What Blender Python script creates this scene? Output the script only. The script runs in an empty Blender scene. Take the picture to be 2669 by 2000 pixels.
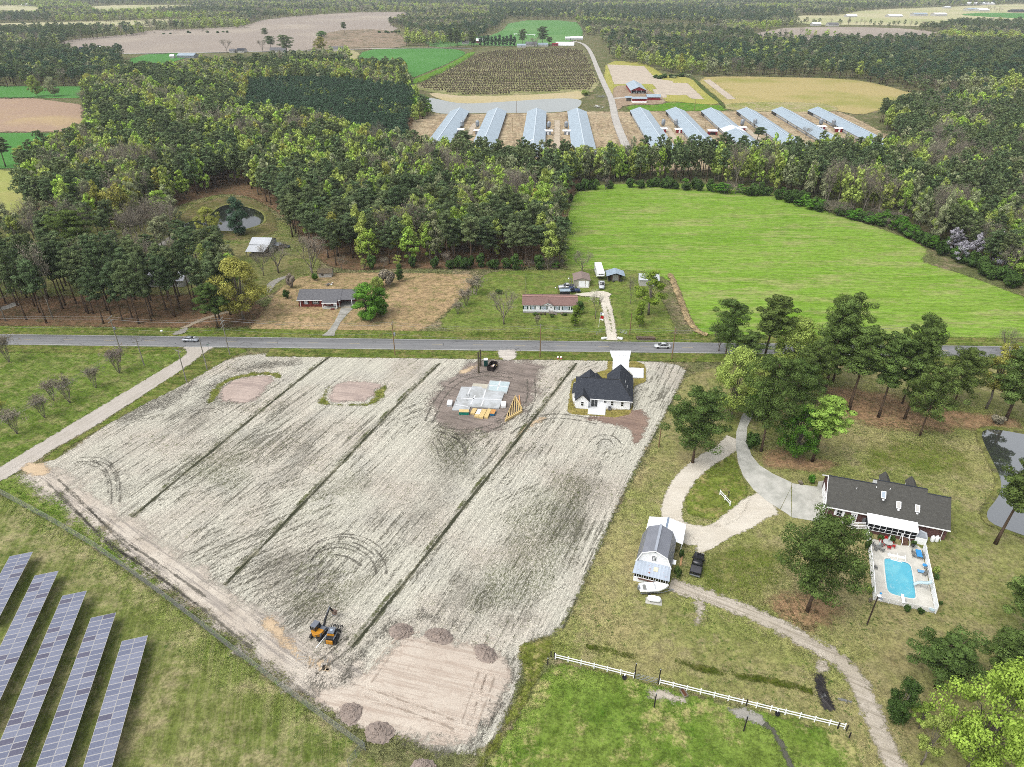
import bpy, bmesh, math, random
import numpy as np
from mathutils import Vector, Matrix
R = math.radians
SC = bpy.context.scene
COL = SC.collection
rng = np.random.default_rng(7)
random.seed(7)

# ------------------------------------------------------------------ camera
CAM_H, CAM_PITCH, FPX, PW, PH = 93.0, R(30.8), 1780.0, 2669.0, 2000.0
cd = bpy.data.cameras.new('camera'); cam = bpy.data.objects.new('camera', cd); COL.objects.link(cam)
cam.location = (0, 0, CAM_H); cam.rotation_euler = (math.pi/2 - CAM_PITCH, 0, 0)
cd.sensor_width = 36.0; cd.lens = FPX/PW*36.0; cd.clip_start = 1.0; cd.clip_end = 20000.0
SC.camera = cam
# ------------------------------------------------------------------ sky and sun: bright overcast
SUN_EL, SUN_AZ = R(58), R(235)
w = bpy.data.worlds.new('World'); SC.world = w; w.use_nodes = True
t = w.node_tree; bg = t.nodes['Background']
sky = t.nodes.new('ShaderNodeTexSky'); sky.sky_type = 'NISHITA'; sky.sun_disc = False
sky.sun_elevation = SUN_EL; sky.sun_rotation = SUN_AZ; sky.dust_density = 3.0
hs = t.nodes.new('ShaderNodeHueSaturation'); hs.inputs['Saturation'].default_value = 0.22
t.links.new(sky.outputs[0], hs.inputs['Color']); t.links.new(hs.outputs[0], bg.inputs['Color'])
bg.inputs['Strength'].default_value = 0.15
sd_ = bpy.data.lights.new('sun', 'SUN'); sd_.energy = 0.9; sd_.angle = R(35); sd_.color = (1, 0.97, 0.92)
sun = bpy.data.objects.new('sun', sd_); COL.objects.link(sun)
sun.rotation_euler = (math.pi/2 - SUN_EL, 0, math.pi - SUN_AZ)
SC.view_settings.view_transform = 'Standard'; SC.view_settings.look = 'None'
SC.view_settings.exposure = 1.0; SC.view_settings.gamma = 1.0
try: SC.view_settings.use_curve_mapping = False
except Exception: pass
SC.render.engine = 'CYCLES'
SC.cycles.max_bounces = 5; SC.cycles.diffuse_bounces = 2; SC.cycles.glossy_bounces = 2
SC.cycles.transmission_bounces = 3; SC.cycles.transparent_max_bounces = 24; SC.cycles.volume_bounces = 0
SC.cycles.use_denoising = False; SC.cycles.caustics_reflective = False; SC.cycles.caustics_refractive = False
SC.cycles.sample_clamp_indirect = 4.0; SC.cycles.filter_width = 0.9

# ------------------------------------------------------------------ pixel positions noted in views of the photograph -> metres on the ground
VW = {'F': (0,0,2212/2669), 'S': (0,0,1), 'Z1': (0,0,2.458), 'Z2': (850,0,2.458), 'Z3': (1700,0,2.283), 'Z4': (0,400,2.458), 'Z5': (800,400,2.458),
 'Z6': (1700,400,2.283), 'Z7': (0,850,2.458), 'Z8': (0,1400,2.458), 'Z9': (800,850,2.212), 'Z10': (700,1400,2.458), 'Z11': (1700,750,2.283), 'Z12': (1400,1300,2.369),
 'Z13': (2000,1150,3.015), 'Z14': (1900,1600,2.877), 'Y1': (1120,920,6.9125), 'Y2': (1460,900,8.288), 'Y3': (780,1570,12.757), 'Y4': (1620,1330,6.375),
 'Y5': (2120,1220,5.821), 'Y6': (2230,1370,6.376), 'Y7': (1330,690,6.703), 'Y8': (740,720,7.9), 'X1': (590,590,7.9), 'X2': (250,800,5.53), 'X3': (1600,180,8.848),
 'X4': (1080,260,4.608), 'X5': (1620,260,3.253), 'X6': (1100,60,4.424), 'X7': (1420,1680,6.506), 'X8': (0,1400,1.586)}
_c, _s = math.cos(CAM_PITCH), math.sin(CAM_PITCH)
def at(v, x, y, z=0.0):
    a, b, k = VW[v]; X = (a+x/k-PW/2)/FPX; Y = (PH/2-(b+y/k))/FPX
    d2 = -_s+Y*_c; t = (z-CAM_H)/d2
    return Vector((X*t, (_c+Y*_s)*t, z))
def pts(v, *l): return [at(v, *p) for p in l]
def height_at(base, v, y):
    a, b, k = VW[v]; q = (PH/2-(b+y/k))/FPX
    return (q*base[1]*_c-base[1]*_s)/(_c+q*_s)+CAM_H
def pxm(p):      # source pixels per metre at p
    return FPX/(p[1]*_c+CAM_H*_s)
def head(a, b): return math.atan2(b[1]-a[1], b[0]-a[0])

# ------------------------------------------------------------------ node helper
class NT:
    def __init__(s, name):
        s.m = bpy.data.materials.new(name); s.m.use_nodes = True; s.t = s.m.node_tree; s.t.nodes.clear()
        s.out = s.t.nodes.new('ShaderNodeOutputMaterial')
    def L(s, a, b):
        if isinstance(a, bpy.types.NodeSocket): s.t.links.new(a, b)
        elif a is not None:
            if b.type in ('RGBA',) and not hasattr(a, '__len__'): a = (a, a, a, 1)
            elif b.type == 'RGBA' and len(a) == 3: a = (*a, 1)
            b.default_value = a
    def n(s, typ, **kw):
        nd = s.t.nodes.new('ShaderNode'+typ)
        for k, v in kw.items(): setattr(nd, k, v)
        return nd
    def pos(s): return s.n('NewGeometry').outputs['Position']
    def obj(s): return s.n('TexCoord').outputs['Object']
    def rnd(s): return s.n('ObjectInfo').outputs['Random']
    def attr(s, name): return s.n('Attribute', attribute_name=name).outputs['Fac']
    def mapv(s, vec, rot=0, scale=(1,1,1), loc=(0,0,0)):
        if rot and tuple(scale) != (1,1,1): vec = s.mapv(vec, rot); rot = 0
        m = s.n('Mapping'); s.L(vec, m.inputs['Vector']); m.inputs['Rotation'].default_value = (0,0,rot)
        m.inputs['Scale'].default_value = scale; m.inputs['Location'].default_value = loc; return m.outputs[0]
    def noise(s, vec, scale, detail=3, rough=0.55, dist=0.0):
        m = s.n('TexNoise'); s.L(vec, m.inputs['Vector']); m.inputs['Scale'].default_value = scale
        m.inputs['Detail'].default_value = detail; m.inputs['Roughness'].default_value = rough; m.inputs['Distortion'].default_value = dist
        return m.outputs['Fac']
    def voro(s, vec, scale, out='Distance'):
        m = s.n('TexVoronoi'); s.L(vec, m.inputs['Vector']); m.inputs['Scale'].default_value = scale; return m.outputs[out]
    def wave(s, vec, scale, dist=0, dscale=1.0, detail=2):
        m = s.n('TexWave'); s.L(vec, m.inputs['Vector']); m.inputs['Scale'].default_value = scale
        m.inputs['Distortion'].default_value = dist; m.inputs['Detail Scale'].default_value = dscale; m.inputs['Detail'].default_value = detail
        return m.outputs['Fac']
    def math(s, op, a, b=None, c=None):
        m = s.n('Math', operation=op); s.L(a, m.inputs[0]); s.L(b, m.inputs[1])
        if c is not None: s.L(c, m.inputs[2])
        return m.outputs[0]
    def rng(s, v, a, b, c=0.0, d=1.0, smooth=True):
        m = s.n('MapRange'); m.interpolation_type = 'SMOOTHSTEP' if smooth else 'LINEAR'
        s.L(v, m.inputs[0])
        for i, q in enumerate((a, b, c, d)): s.L(q, m.inputs[i+1])
        return m.outputs[0]
    def mix(s, f, a, b, mode='MIX'):
        m = s.n('MixRGB', blend_type=mode); s.L(f, m.inputs[0]); s.L(a, m.inputs[1]); s.L(b, m.inputs[2]); return m.outputs[0]
    def bump(s, h, strength=0.4, dist=0.1):
        m = s.n('Bump'); m.inputs['Strength'].default_value = strength; m.inputs['Distance'].default_value = dist; s.L(h, m.inputs['Height']); return m.outputs[0]
    def bsdf(s, col, rough=0.85, spec=0.2, normal=None, metal=0.0, **kw):
        b = s.n('BsdfPrincipled'); s.L(col, b.inputs['Base Color']); s.L(rough, b.inputs['Roughness'])
        b.inputs['Specular IOR Level'].default_value = spec; s.L(metal, b.inputs['Metallic'])
        if normal is not None: s.L(normal, b.inputs['Normal'])
        for k, v in kw.items(): s.L(v, b.inputs[k.replace('_', ' ')])
        return b.outputs[0]
    def done(s, sh): s.L(sh, s.out.inputs['Surface']); return s.m
MATS = {}
def paint(name, col, rough=0.6, spec=0.3, metal=0.0, vary=0.12, vscale=1.5, streak=False, bump=0.0):
    """a plain built surface: colour with a little weathering in it"""
    if name in MATS: return MATS[name]
    n = NT(name); p = n.obj()
    v = n.mapv(p, 0, (1,1,0.15)) if streak else p
    a = n.noise(v, vscale, 4, 0.65); b = n.noise(p, vscale*7, 2)
    f = n.math('ADD', n.math('MULTIPLY', a, 0.7), n.math('MULTIPLY', b, 0.3))
    f = n.rng(f, 0.3, 0.7, 1-vary, 1+vary)
    h = n.n('HueSaturation'); n.L(f, h.inputs['Value']); n.L(col, h.inputs['Color'])
    nm = n.bump(b, bump, 0.05) if bump else None
    MATS[name] = n.done(n.bsdf(h.outputs[0], rough, spec, nm, metal)); return MATS[name]

# ------------------------------------------------------------------ mesh helper
class MB:
    def __init__(s): s.v = []; s.f = []
    def add(s, vs, fs):
        o = len(s.v); s.v += [tuple(q) for q in vs]; s.f += [tuple(o+i for i in f) for f in fs]; return s
    def box(s, x0, x1, y0, y1, z0, z1, M=None):
        vs = [Vector(q) for q in ((x0,y0,z0),(x1,y0,z0),(x1,y1,z0),(x0,y1,z0),(x0,y0,z1),(x1,y0,z1),(x1,y1,z1),(x0,y1,z1))]
        if M is not None: vs = [M @ q for q in vs]
        return s.add(vs, [(0,3,2,1),(4,5,6,7),(0,1,5,4),(1,2,6,5),(2,3,7,6),(3,0,4,7)])
    def cbox(s, x, y, z, sx, sy, sz, rz=0):
        M = Matrix.Translation((x,y,z)) @ Matrix.Rotation(rz, 4, 'Z')
        return s.box(-sx/2, sx/2, -sy/2, sy/2, 0, sz, M)
    def prism(s, poly, z0, z1):
        n = len(poly); vs = [(p[0],p[1],z0) for p in poly]+[(p[0],p[1],z1) for p in poly]
        return s.add(vs, [tuple(range(n-1,-1,-1)), tuple(range(n,2*n))]+[(i,(i+1)%n,n+(i+1)%n,n+i) for i in range(n)])
    def bar(s, a, b, wd, ht=None, up=(0,0,1)):
        """rectangular bar from a to b"""
        a, b = Vector(a), Vector(b); ht = ht or wd; d = (b-a).normalized(); u = Vector(up)
        if abs(d.dot(u)) > 0.95: u = Vector((1,0,0))
        x = d.cross(u).normalized(); y = x.cross(d)
        c = [x*i*wd/2+y*j*ht/2 for i, j in ((-1,-1),(1,-1),(1,1),(-1,1))]
        return s.add([a+q for q in c]+[b+q for q in c], [(0,1,2,3),(7,6,5,4),(0,4,5,1),(1,5,6,2),(2,6,7,3),(3,7,4,0)])
    def tube(s, ps, rs, n=6, cap=True):
        ps = [Vector(p) for p in ps]; o = len(s.v); rings = []
        if not hasattr(rs, '__len__'): rs = [rs]*len(ps)
        for i, p in enumerate(ps):
            d = (ps[min(i+1,len(ps)-1)]-ps[max(i-1,0)]).normalized(); u = Vector((0,0,1)) if abs(d.z) < 0.9 else Vector((1,0,0))
            x = d.cross(u).normalized(); y = x.cross(d)
            s.v += [tuple(p+(x*math.cos(a)+y*math.sin(a))*rs[i]) for a in (2*math.pi*k/n for k in range(n))]
        for i in range(len(ps)-1):
            for k in range(n):
                a, b = o+i*n+k, o+i*n+(k+1)%n; s.f.append((a, b, b+n, a+n))
        if cap: s.f.append(tuple(range(o+n-1, o-1, -1))); e = o+(len(ps)-1)*n; s.f.append(tuple(range(e, e+n)))
        return s
    def lathe(s, prof, n=12, c=(0,0,0)):
        o = len(s.v)
        for r, z in prof: s.v += [(c[0]+r*math.cos(2*math.pi*k/n), c[1]+r*math.sin(2*math.pi*k/n), c[2]+z) for k in range(n)]
        for i in range(len(prof)-1):
            for k in range(n):
                a, b = o+i*n+k, o+i*n+(k+1)%n; s.f.append((a, b, b+n, a+n))
        s.f.append(tuple(range(o+n-1, o-1, -1))); e = o+(len(prof)-1)*n; s.f.append(tuple(range(e, e+n))); return s
    def loft(s, secs, closed=True, cap=True):
        """secs: list of equal-length point rings"""
        o = len(s.v); n = len(secs[0])
        for r in secs: s.v += [tuple(p) for p in r]
        for i in range(len(secs)-1):
            for k in range(n if closed else n-1):
                a, b = o+i*n+k, o+i*n+(k+1)%n; s.f.append((a, b, b+n, a+n))
        if cap: s.f.append(tuple(range(o+n-1, o-1, -1))); e = o+(len(secs)-1)*n; s.f.append(tuple(range(e, e+n)))
        return s
    def slab(s, quad, t=0.12):
        """a sloping plate: quad is its top face, t its thickness downwards"""
        n = len(quad); q = [Vector(p) for p in quad]; d = Vector((0,0,-t))
        return s.add(q+[p+d for p in q], [tuple(range(n)), tuple(range(2*n-1,n-1,-1))]+[((i+1)%n, i, n+i, n+(i+1)%n) for i in range(n)])
    def mesh(s, name, mat, smooth=False):
        me = bpy.data.meshes.new(name); me.from_pydata(s.v, [], s.f)
        bm = bmesh.new(); bm.from_mesh(me); bmesh.ops.recalc_face_normals(bm, faces=bm.faces); bm.to_mesh(me); bm.free()
        if mat: me.materials.append(mat)
        if smooth: me.polygons.foreach_set('use_smooth', [True]*len(me.polygons))
        return me
    def build(s, name, mat, parent=None, smooth=False, bevel=0.0):
        o = bpy.data.objects.new(name, s.mesh(name, mat, smooth)); COL.objects.link(o); o.parent = parent
        if bevel: m = o.modifiers.new('bevel', 'BEVEL'); m.width = bevel; m.segments = 2; m.limit_method = 'ANGLE'
        return o
def tag(o, label, cat, group=None):
    o['label'] = label; o['category'] = cat
    if group: o['group'] = group
    return o
def struct(o, kind='structure'): o['kind'] = kind; return o
def thing(name, label, cat, loc=(0,0,0), rz=0.0, group=None):
    o = bpy.data.objects.new(name, None); COL.objects.link(o); o.location = loc; o.rotation_euler = (0,0,rz)
    o.empty_display_size = 0.5
    return tag(o, label, cat, group)
def child(name, data, parent, loc=(0,0,0), rz=0.0, scale=None):
    o = bpy.data.objects.new(name, data); COL.objects.link(o); o.parent = parent; o.location = loc; o.rotation_euler = (0,0,rz)
    if scale is not None: o.scale = scale
    return o
def dup(o, parent=None):
    c = o.copy(); COL.objects.link(c); c.parent = parent
    for k in o.children: dup(k, c)
    return c
# ================================================================== GROUND
SAND_ROT = -math.atan2(93.0, 42.0)      # across/along the lots
def ang(a, b): return -head(a, b)
def seg_dist(P, A, B):
    d = B-A; t = np.clip(((P-A)@d)/max((d@d), 1e-9), 0, 1); return np.linalg.norm(P-(A+t[:, None]*d), axis=1)
def inside(P, poly):
    x, y = P[:, 0], P[:, 1]; r = np.zeros(len(P), bool); n = len(poly)
    for i in range(n):
        x1, y1 = poly[i]; x2, y2 = poly[(i+1) % n]
        if y1 == y2: continue
        c = ((y1 > y) != (y2 > y)) & (x < (x2-x1)*(y-y1)/(y2-y1)+x1); r ^= c
    return r
def xy(l): return np.array([(p[0], p[1]) for p in l])
def smooth_poly(l, it=2, closed=True):
    P = xy(l)
    for _ in range(it):
        Q = np.roll(P, -1, 0) if closed else P[1:]; B = P if closed else P[:-1]
        N = np.empty((2*len(B), 2)); N[0::2] = B*.75+Q*.25; N[1::2] = B*.25+Q*.75
        if not closed: N = np.vstack([P[:1], N, P[-1:]])
        P = N
    return P
GROUND = {}
def ground_mat(name, fn, edge=0.0, escale=0.6, rough=1.0, bumpd=0.08, op=1.0, speck=None):
    """fn(nt, position) -> (colour, height); edge: metres over which the sheet's own border thins out"""
    if name in GROUND: return GROUND[name]
    n = NT(name); p = n.pos(); col, h = fn(n, p)
    sh = n.bsdf(col, rough, 0.05, n.bump(h, 0.6, bumpd) if h is not None else None)
    if edge:
        e = n.math('DIVIDE', n.attr('sd'), edge); e1 = n.noise(p, escale, 4, 0.65); e2 = n.noise(p, 2.6, 5, 0.85)
        e = n.math('ADD', e, n.math('MULTIPLY', n.math('SUBTRACT', e1, 0.5), 2.6)); e = n.math('ADD', e, n.math('MULTIPLY', n.math('SUBTRACT', e2, 0.5), 2.2))
        a = n.math('MULTIPLY', n.rng(e, -0.1, 0.6), op)
        if speck: a = n.math('MULTIPLY', a, n.rng(n.noise(n.mapv(p, SAND_ROT, (0.5, 1.5, 1)), 2.4, 5, 0.85), speck-0.09, speck+0.07))
        mx = n.n('MixShader'); n.L(a, mx.inputs[0]); n.L(n.n('BsdfTransparent').outputs[0], mx.inputs[1]); n.L(sh, mx.inputs[2]); sh = mx.outputs[0]
    GROUND[name] = n.done(sh); GROUND[name]['edge'] = edge; return GROUND[name]
def sheet(name, poly, z, mat, margin=1.0, step=None, smooth=2, zfn=None, kind='structure'):
    """a ground sheet with its signed distance to the border stored on the vertices"""
    P = smooth_poly(poly, smooth) if smooth else xy(poly); margin = max(margin, 1.35*mat.get('edge', 0))
    lo, hi = P.min(0)-margin, P.max(0)+margin; step = step or max(0.4, min(margin*0.6, 3.0))
    step = max(step, math.sqrt((hi-lo).prod()/60000))
    nx, ny = int((hi[0]-lo[0])/step)+2, int((hi[1]-lo[1])/step)+2
    gx, gy = np.meshgrid(lo[0]+np.arange(nx)*step, lo[1]+np.arange(ny)*step); Q = np.c_[gx.ravel(), gy.ravel()]
    D = np.full(len(Q), 1e9)
    for i in range(len(P)): D = np.minimum(D, seg_dist(Q, P[i], P[(i+1) % len(P)]))
    D = np.where(inside(Q, P), D, -D)
    idx = np.arange(nx*ny).reshape(ny, nx)
    quads = np.stack([idx[:-1, :-1], idx[:-1, 1:], idx[1:, 1:], idx[1:, :-1]], -1).reshape(-1, 4)
    keep = D[quads].max(1) > -margin; quads = quads[keep]
    used, inv = np.unique(quads, return_inverse=True)
    Z = np.full(len(used), z) if zfn is None else z+zfn(Q[used], D[used])
    return grid_obj(name, np.c_[Q[used], Z], inv.reshape(-1, 4), np.clip(D[used], -50, 50), mat, kind)
def grid_obj(name, V, quads, sd, mat, kind='structure'):
    me = bpy.data.meshes.new(name); me.vertices.add(len(V)); me.vertices.foreach_set('co', np.asarray(V, np.float32).ravel())
    q = np.asarray(quads, np.int32); me.loops.add(q.size); me.loops.foreach_set('vertex_index', q.ravel())
    me.polygons.add(len(q)); me.polygons.foreach_set('loop_start', np.arange(len(q), dtype=np.int32)*4)
    try: me.polygons.foreach_set('loop_total', np.full(len(q), 4, np.int32))
    except Exception: pass
    if sd is not None: a = me.attributes.new('sd', 'FLOAT', 'POINT'); a.data.foreach_set('value', np.asarray(sd, np.float32))
    me.polygons.foreach_set('use_smooth', [True]*len(q)); me.update(calc_edges=True); me.validate(); me.materials.append(mat)
    o = bpy.data.objects.new(name, me); COL.objects.link(o)
    if kind: o['kind'] = kind
    return o
def strip(name, line, prof, mat, smooth=2, step=2.0, kind='structure', taper=False):
    """a long strip along a line; prof: (offset, height, sd)"""
    P = smooth_poly(line, smooth, closed=False) if smooth else xy(line)
    d = np.r_[0, np.cumsum(np.linalg.norm(np.diff(P, axis=0), axis=1))]; n = max(3, int(d[-1]/step)); u = np.linspace(0, d[-1], n)
    C = np.c_[np.interp(u, d, P[:, 0]), np.interp(u, d, P[:, 1])]; T = np.gradient(C, axis=0); T /= np.linalg.norm(T, axis=1)[:, None]; N = np.c_[-T[:, 1], T[:, 0]]
    e_ = mat.get('edge', 0)*1.3
    if e_ and prof[0][2] < 0:
        prof = [(prof[0][0]-math.copysign(max(0, e_+prof[0][2]), prof[-1][0]-prof[0][0]), prof[0][1], min(-e_, prof[0][2]))]+list(prof[1:])
    if e_ and prof[-1][2] < 0:
        prof = list(prof[:-1])+[(prof[-1][0]+math.copysign(max(0, e_+prof[-1][2]), prof[-1][0]-prof[0][0]), prof[-1][1], min(-e_, prof[-1][2]))]
    m = len(prof); V = []; S = []
    for i in range(n):
        e = min(u[i], d[-1]-u[i])
        for off, z, s in prof: V.append((C[i, 0]+N[i, 0]*off, C[i, 1]+N[i, 1]*off, z)); S.append(min(s, e-0.6) if taper else s)
    q = [(i*m+k+1, i*m+k, (i+1)*m+k, (i+1)*m+k+1) for i in range(n-1) for k in range(m-1)]
    return grid_obj(name, V, q, S, mat, kind)
def flat(hw, z, ext=0.6): return [(-hw-ext, z, -ext), (-hw, z, 0), (-hw*.5, z, hw*.5), (0, z, hw), (hw*.5, z, hw*.5), (hw, z, 0), (hw+ext, z, -ext)]
def C(r, g, b): # sRGB 0-255 of a sunlit sample -> reflectance (the picture is exposed about 1.5 times over it)
    return tuple(((q/255)/12.92 if q/255 < 0.04045 else ((q/255+0.055)/1.055)**2.4)*EXPO for q in (r, g, b))
EXPO = 0.63
# ---- recipes
def gk(c): return None if c is None else tuple(q*(.66 if c[1] > c[0]*.95 else .9) for q in c)
def mottled(c1, c2, c3, s1=0.05, s2=0.35, s3=2.5, tuft=0.0, tuftc=None, stripe=None, k3=(0.48, 0.62), grain=1.0, con=0.5, stretch=1.0):
    c1, c2, c3, tuftc = gk(c1), gk(c2), gk(c3), gk(tuftc)
    def fn(n, p0):
        p = n.mapv(p0, stripe[0], (stretch, 1.0, 1)) if stripe and stretch != 1 else p0
        a = n.noise(p, s1, 5, 0.6); b = n.noise(p, s2, 8, 0.8); c = n.noise(p, 0.55*grain, 6, 0.85); c2_ = n.noise(p, 1.9*grain, 4, 0.8); g = n.noise(p, s1*3.1, 4, 0.6)
        col = n.mix(n.rng(a, 0.36, 0.64), c1, c2); col = n.mix(n.rng(g, 0.3, 0.7, 0, 0.6), col, tuple((x*1.2+y*.2) for x, y in zip(c2, c3)))
        col = n.mix(n.rng(b, k3[0], k3[1]), col, c3)
        if stripe:
            rot, fr, sc, amt = stripe
            st = n.noise(n.mapv(p0, rot, (fr, sc, 1)), 1.0, 6, 0.8); col = n.mix(n.math('MULTIPLY', n.rng(st, 0.46, 0.60), amt), col, c3); col = n.mix(n.math('MULTIPLY', n.rng(st, 0.46, 0.38), amt), col, tuple(q*.62 for q in c2))
        q = n.math('ADD', n.math('MULTIPLY', c, 0.6), n.math('MULTIPLY', c2_, 0.4))
        f = n.rng(q, 0.38, 0.62, 1-con, 1+con); h = n.n('HueSaturation'); n.L(f, h.inputs['Value']); n.L(col, h.inputs['Color']); col = h.outputs[0]
        if tuft:
            d = n.noise(p, 0.8*grain, 7, 0.88); dm = n.math('MULTIPLY', n.rng(d, 0.53, 0.60), n.rng(n.noise(p, 0.07, 4), 0.42, 0.58)); col = n.mix(n.math('MULTIPLY', dm, tuft), col, tuftc)
        return col, n.math('ADD', c, n.math('MULTIPLY', b, 1.5))
    return fn
def sandy(n, p):
    """harrowed sandy soil: pale crust, dark clods and furrows along the lots, weeds in patches"""
    al = n.mapv(p, SAND_ROT); a2 = n.mapv(p, SAND_ROT+0.5)
    big = n.noise(p, 0.028, 5, 0.62); fur = n.noise(n.mapv(al, 0, (0.05, 0.8, 1)), 1.0, 5, 0.7); fur2 = n.noise(n.mapv(al, 0, (0.12, 2.4, 1)), 1.0, 4, 0.75)
    fx = n.noise(n.mapv(a2, 0, (0.08, 1.1, 1)), 1.0, 5, 0.75); sel = n.rng(n.noise(p, 0.035, 3), 0.48, 0.56)
    clod = n.noise(n.mapv(al, 0, (0.8, 1.6, 1)), 1.25, 6, 0.9); fine = n.noise(p, 2.6, 6, 0.9); warm = n.noise(p, 0.05, 4)
    col = n.mix(n.rng(warm, 0.4, 0.65), C(220,216,199), C(214,205,190)); col = n.mix(n.rng(n.noise(p, 0.11, 4), 0.5, 0.72, 0, 0.6), col, C(200,196,184))
    lines = n.mix(sel, fur, fx)
    lo = n.math('SUBTRACT', 0.735, n.math('ADD', n.math('MULTIPLY', n.rng(big, 0.38, 0.64), 0.10), n.math('MULTIPLY', n.rng(lines, 0.36, 0.66), 0.15)))
    q = n.math('ADD', n.math('MULTIPLY', clod, 0.62), n.math('MULTIPLY', fur2, 0.38))
    dk = n.rng(q, n.math('SUBTRACT', lo, 0.085), n.math('SUBTRACT', lo, 0.025))
    col = n.mix(n.math('MULTIPLY', dk, 0.85), col, n.mix(n.rng(fine, 0.35, 0.65), C(128,124,110), C(92,90,78)))
    col = n.mix(n.math('MULTIPLY', n.rng(fine, 0.48, 0.68), 0.42), col, C(146,141,124))
    wd = n.math('MULTIPLY', n.rng(n.noise(p, 0.05, 5, 0.6), 0.50, 0.64), n.rng(n.noise(p, 0.9, 7, 0.88), 0.52, 0.60))
    col = n.mix(n.math('MULTIPLY', wd, 0.8), col, C(98,108,56))
    gr = n.rng(n.noise(n.mapv(al, 0, (0.75, 1.5, 1)), 2.2, 6, 0.92), 0.40, 0.60, 0.66, 1.12); lg = n.rng(n.noise(n.mapv(al, 0, (0.025, 1.9, 1)), 1.0, 4, 0.8), 0.42, 0.58, 0.80, 1.06)
    hs_ = n.n('HueSaturation'); n.L(n.math('MULTIPLY', gr, lg), hs_.inputs['Value']); n.L(col, hs_.inputs['Color']); col = hs_.outputs[0]
    h = n.math('ADD', n.math('MULTIPLY', clod, 1.4), n.math('MULTIPLY', lines, 1.6)); return col, n.math('ADD', h, n.math('MULTIPLY', dk, -0.4))
def gravel(c1, c2, c3=None, rot=0.0, k=1.0):
    def fn(n, p):
        a = n.noise(p, 0.14, 5, 0.65); b = n.noise(p, 5.0, 5, 0.85); st = n.noise(n.mapv(p, rot, (0.06, 1.2, 1)), 1.0, 5, 0.75); g = n.noise(p, 0.9, 6, 0.8)
        col = n.mix(n.rng(a, 0.38, 0.64), c1, c2); d3 = c3 or tuple(q*0.72 for q in c1)
        col = n.mix(n.math('MULTIPLY', n.rng(st, 0.47, 0.62), 0.75*k), col, d3); col = n.mix(n.math('MULTIPLY', n.rng(g, 0.52, 0.64), 0.5*k), col, d3)
        return n.mix(n.math('MULTIPLY', n.rng(b, 0.46, 0.68), 0.5*k), col, tuple(q*0.62 for q in d3)), n.math('ADD', b, st)
    return fn
def rows(c1, c2, rot, per, c3=None, s=0.02, amt=0.8):
    def fn(n, p):
        v = n.mapv(p, rot, (1, 1, 1)); wv = n.wave(n.mapv(v, 0, (0.0, 1/per, 0)), 0.31416*1.0, 1.2, 0.6); a = n.noise(p, s, 4, 0.6); b = n.noise(p, 0.5, 4, 0.7)
        col = n.mix(n.math('MULTIPLY', n.rng(wv, 0.35, 0.75), amt), c1, c2); col = n.mix(n.rng(a, 0.45, 0.65), col, c3 or c1)
        f = n.rng(b, 0.3, 0.7, 0.85, 1.12); h = n.n('HueSaturation'); n.L(f, h.inputs['Value']); n.L(col, h.inputs['Color']); return h.outputs[0], b
    return fn

# ---- base sheet out to the horizon
gm = ground_mat('field_ground', mottled(C(128,128,86), C(112,122,72), C(150,136,108), 0.012, 0.08, 0.8, 0.5, C(96,112,58)))
base = MB(); base.add([(-9000,-300,0),(9000,-300,0),(9000,14000,0),(-9000,14000,0)], [(0,1,2,3)])
struct(base.build('ground', gm))
ROADL = [at('S', -500, 879), at('S', 3200, 924.5)]
def roadp(x, off=0.0):
    d = (ROADL[1]-ROADL[0]).normalized(); a = ROADL[0]+d*((x-ROADL[0].x)/d.x); return a+Vector((-d.y, d.x, 0))*off
RH = head(*ROADL)

# ---- large sheets (soil, lawns, meadows); z grows with each layer
lawn = ground_mat('lawn_left', mottled(C(122,148,58), C(104,132,46), C(172,172,110), 0.05, 0.22, 2.2, 0.6, C(70,116,34), stripe=(-RH+0.5, 0.05, 0.5, 0.4)), 1.2)
lawn_tan = ground_mat('lawn_dry', mottled(C(168,154,112), C(146,154,84), C(160,152,108), 0.04, 0.2, 2.2, 0.95, C(82,116,40), grain=1.25, con=.45), 1.6)
lawn_solar = ground_mat('solar_grass', mottled(C(132,142,74), C(112,130,56), C(174,164,122), 0.045, 0.12, 1.8, 0.8, C(76,110,40), stripe=(1.33, 0.05, 0.8, 0.3), k3=(.46,.66), con=.4), 1.5)
meadow = ground_mat('meadow_grass', mottled(C(150,192,66), C(132,180,52), C(190,200,120), 0.03, 0.09, 1.2, 0.6, C(96,140,36), stripe=(-RH, 0.03, 0.6, 0.42), grain=1.15, con=.34, stretch=.35), 1.5)
paddock = ground_mat('paddock_grass', mottled(C(130,152,66), C(110,142,50), C(176,170,112), 0.07, 0.12, 2.2, 0.5, C(70,128,22), k3=(0.5, 0.62)), 1.2)
brown = ground_mat('brown_weeds', mottled(C(186,158,124), C(170,146,110), C(142,136,88), 0.05, 0.25, 1.6, 0.6, C(112,124,60)), 1.6)
litter = ground_mat('pine_straw', mottled(C(138,108,84), C(122,98,74), C(104,96,68), 0.06, 0.3, 1.6, 0.4, C(92,100,54)), 2.5)
home = ground_mat('home_lawn', mottled(C(118,148,58), C(132,152,70), C(160,160,96), 0.05, 0.2, 2.0, 0.4, C(84,130,36), stripe=(-RH, 0.03, 0.4, 0.4)), 1.2)
verge = ground_mat('verge_grass', mottled(C(120,146,54), C(104,124,50), C(142,136,84), 0.05, 0.3, 1.6, 0.9, C(62,100,24), stripe=(-RH, 0.06, 0.5, 0.5)), 0.7)
haul = ground_mat('haul_soil', gravel(C(222,212,196), C(206,194,178), C(158,150,142), ang(at('F',230,1150), at('F',700,1500))), 4.0, 0.22)
sandm = ground_mat('sandy_soil', sandy, 1.2, 0.9)
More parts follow.
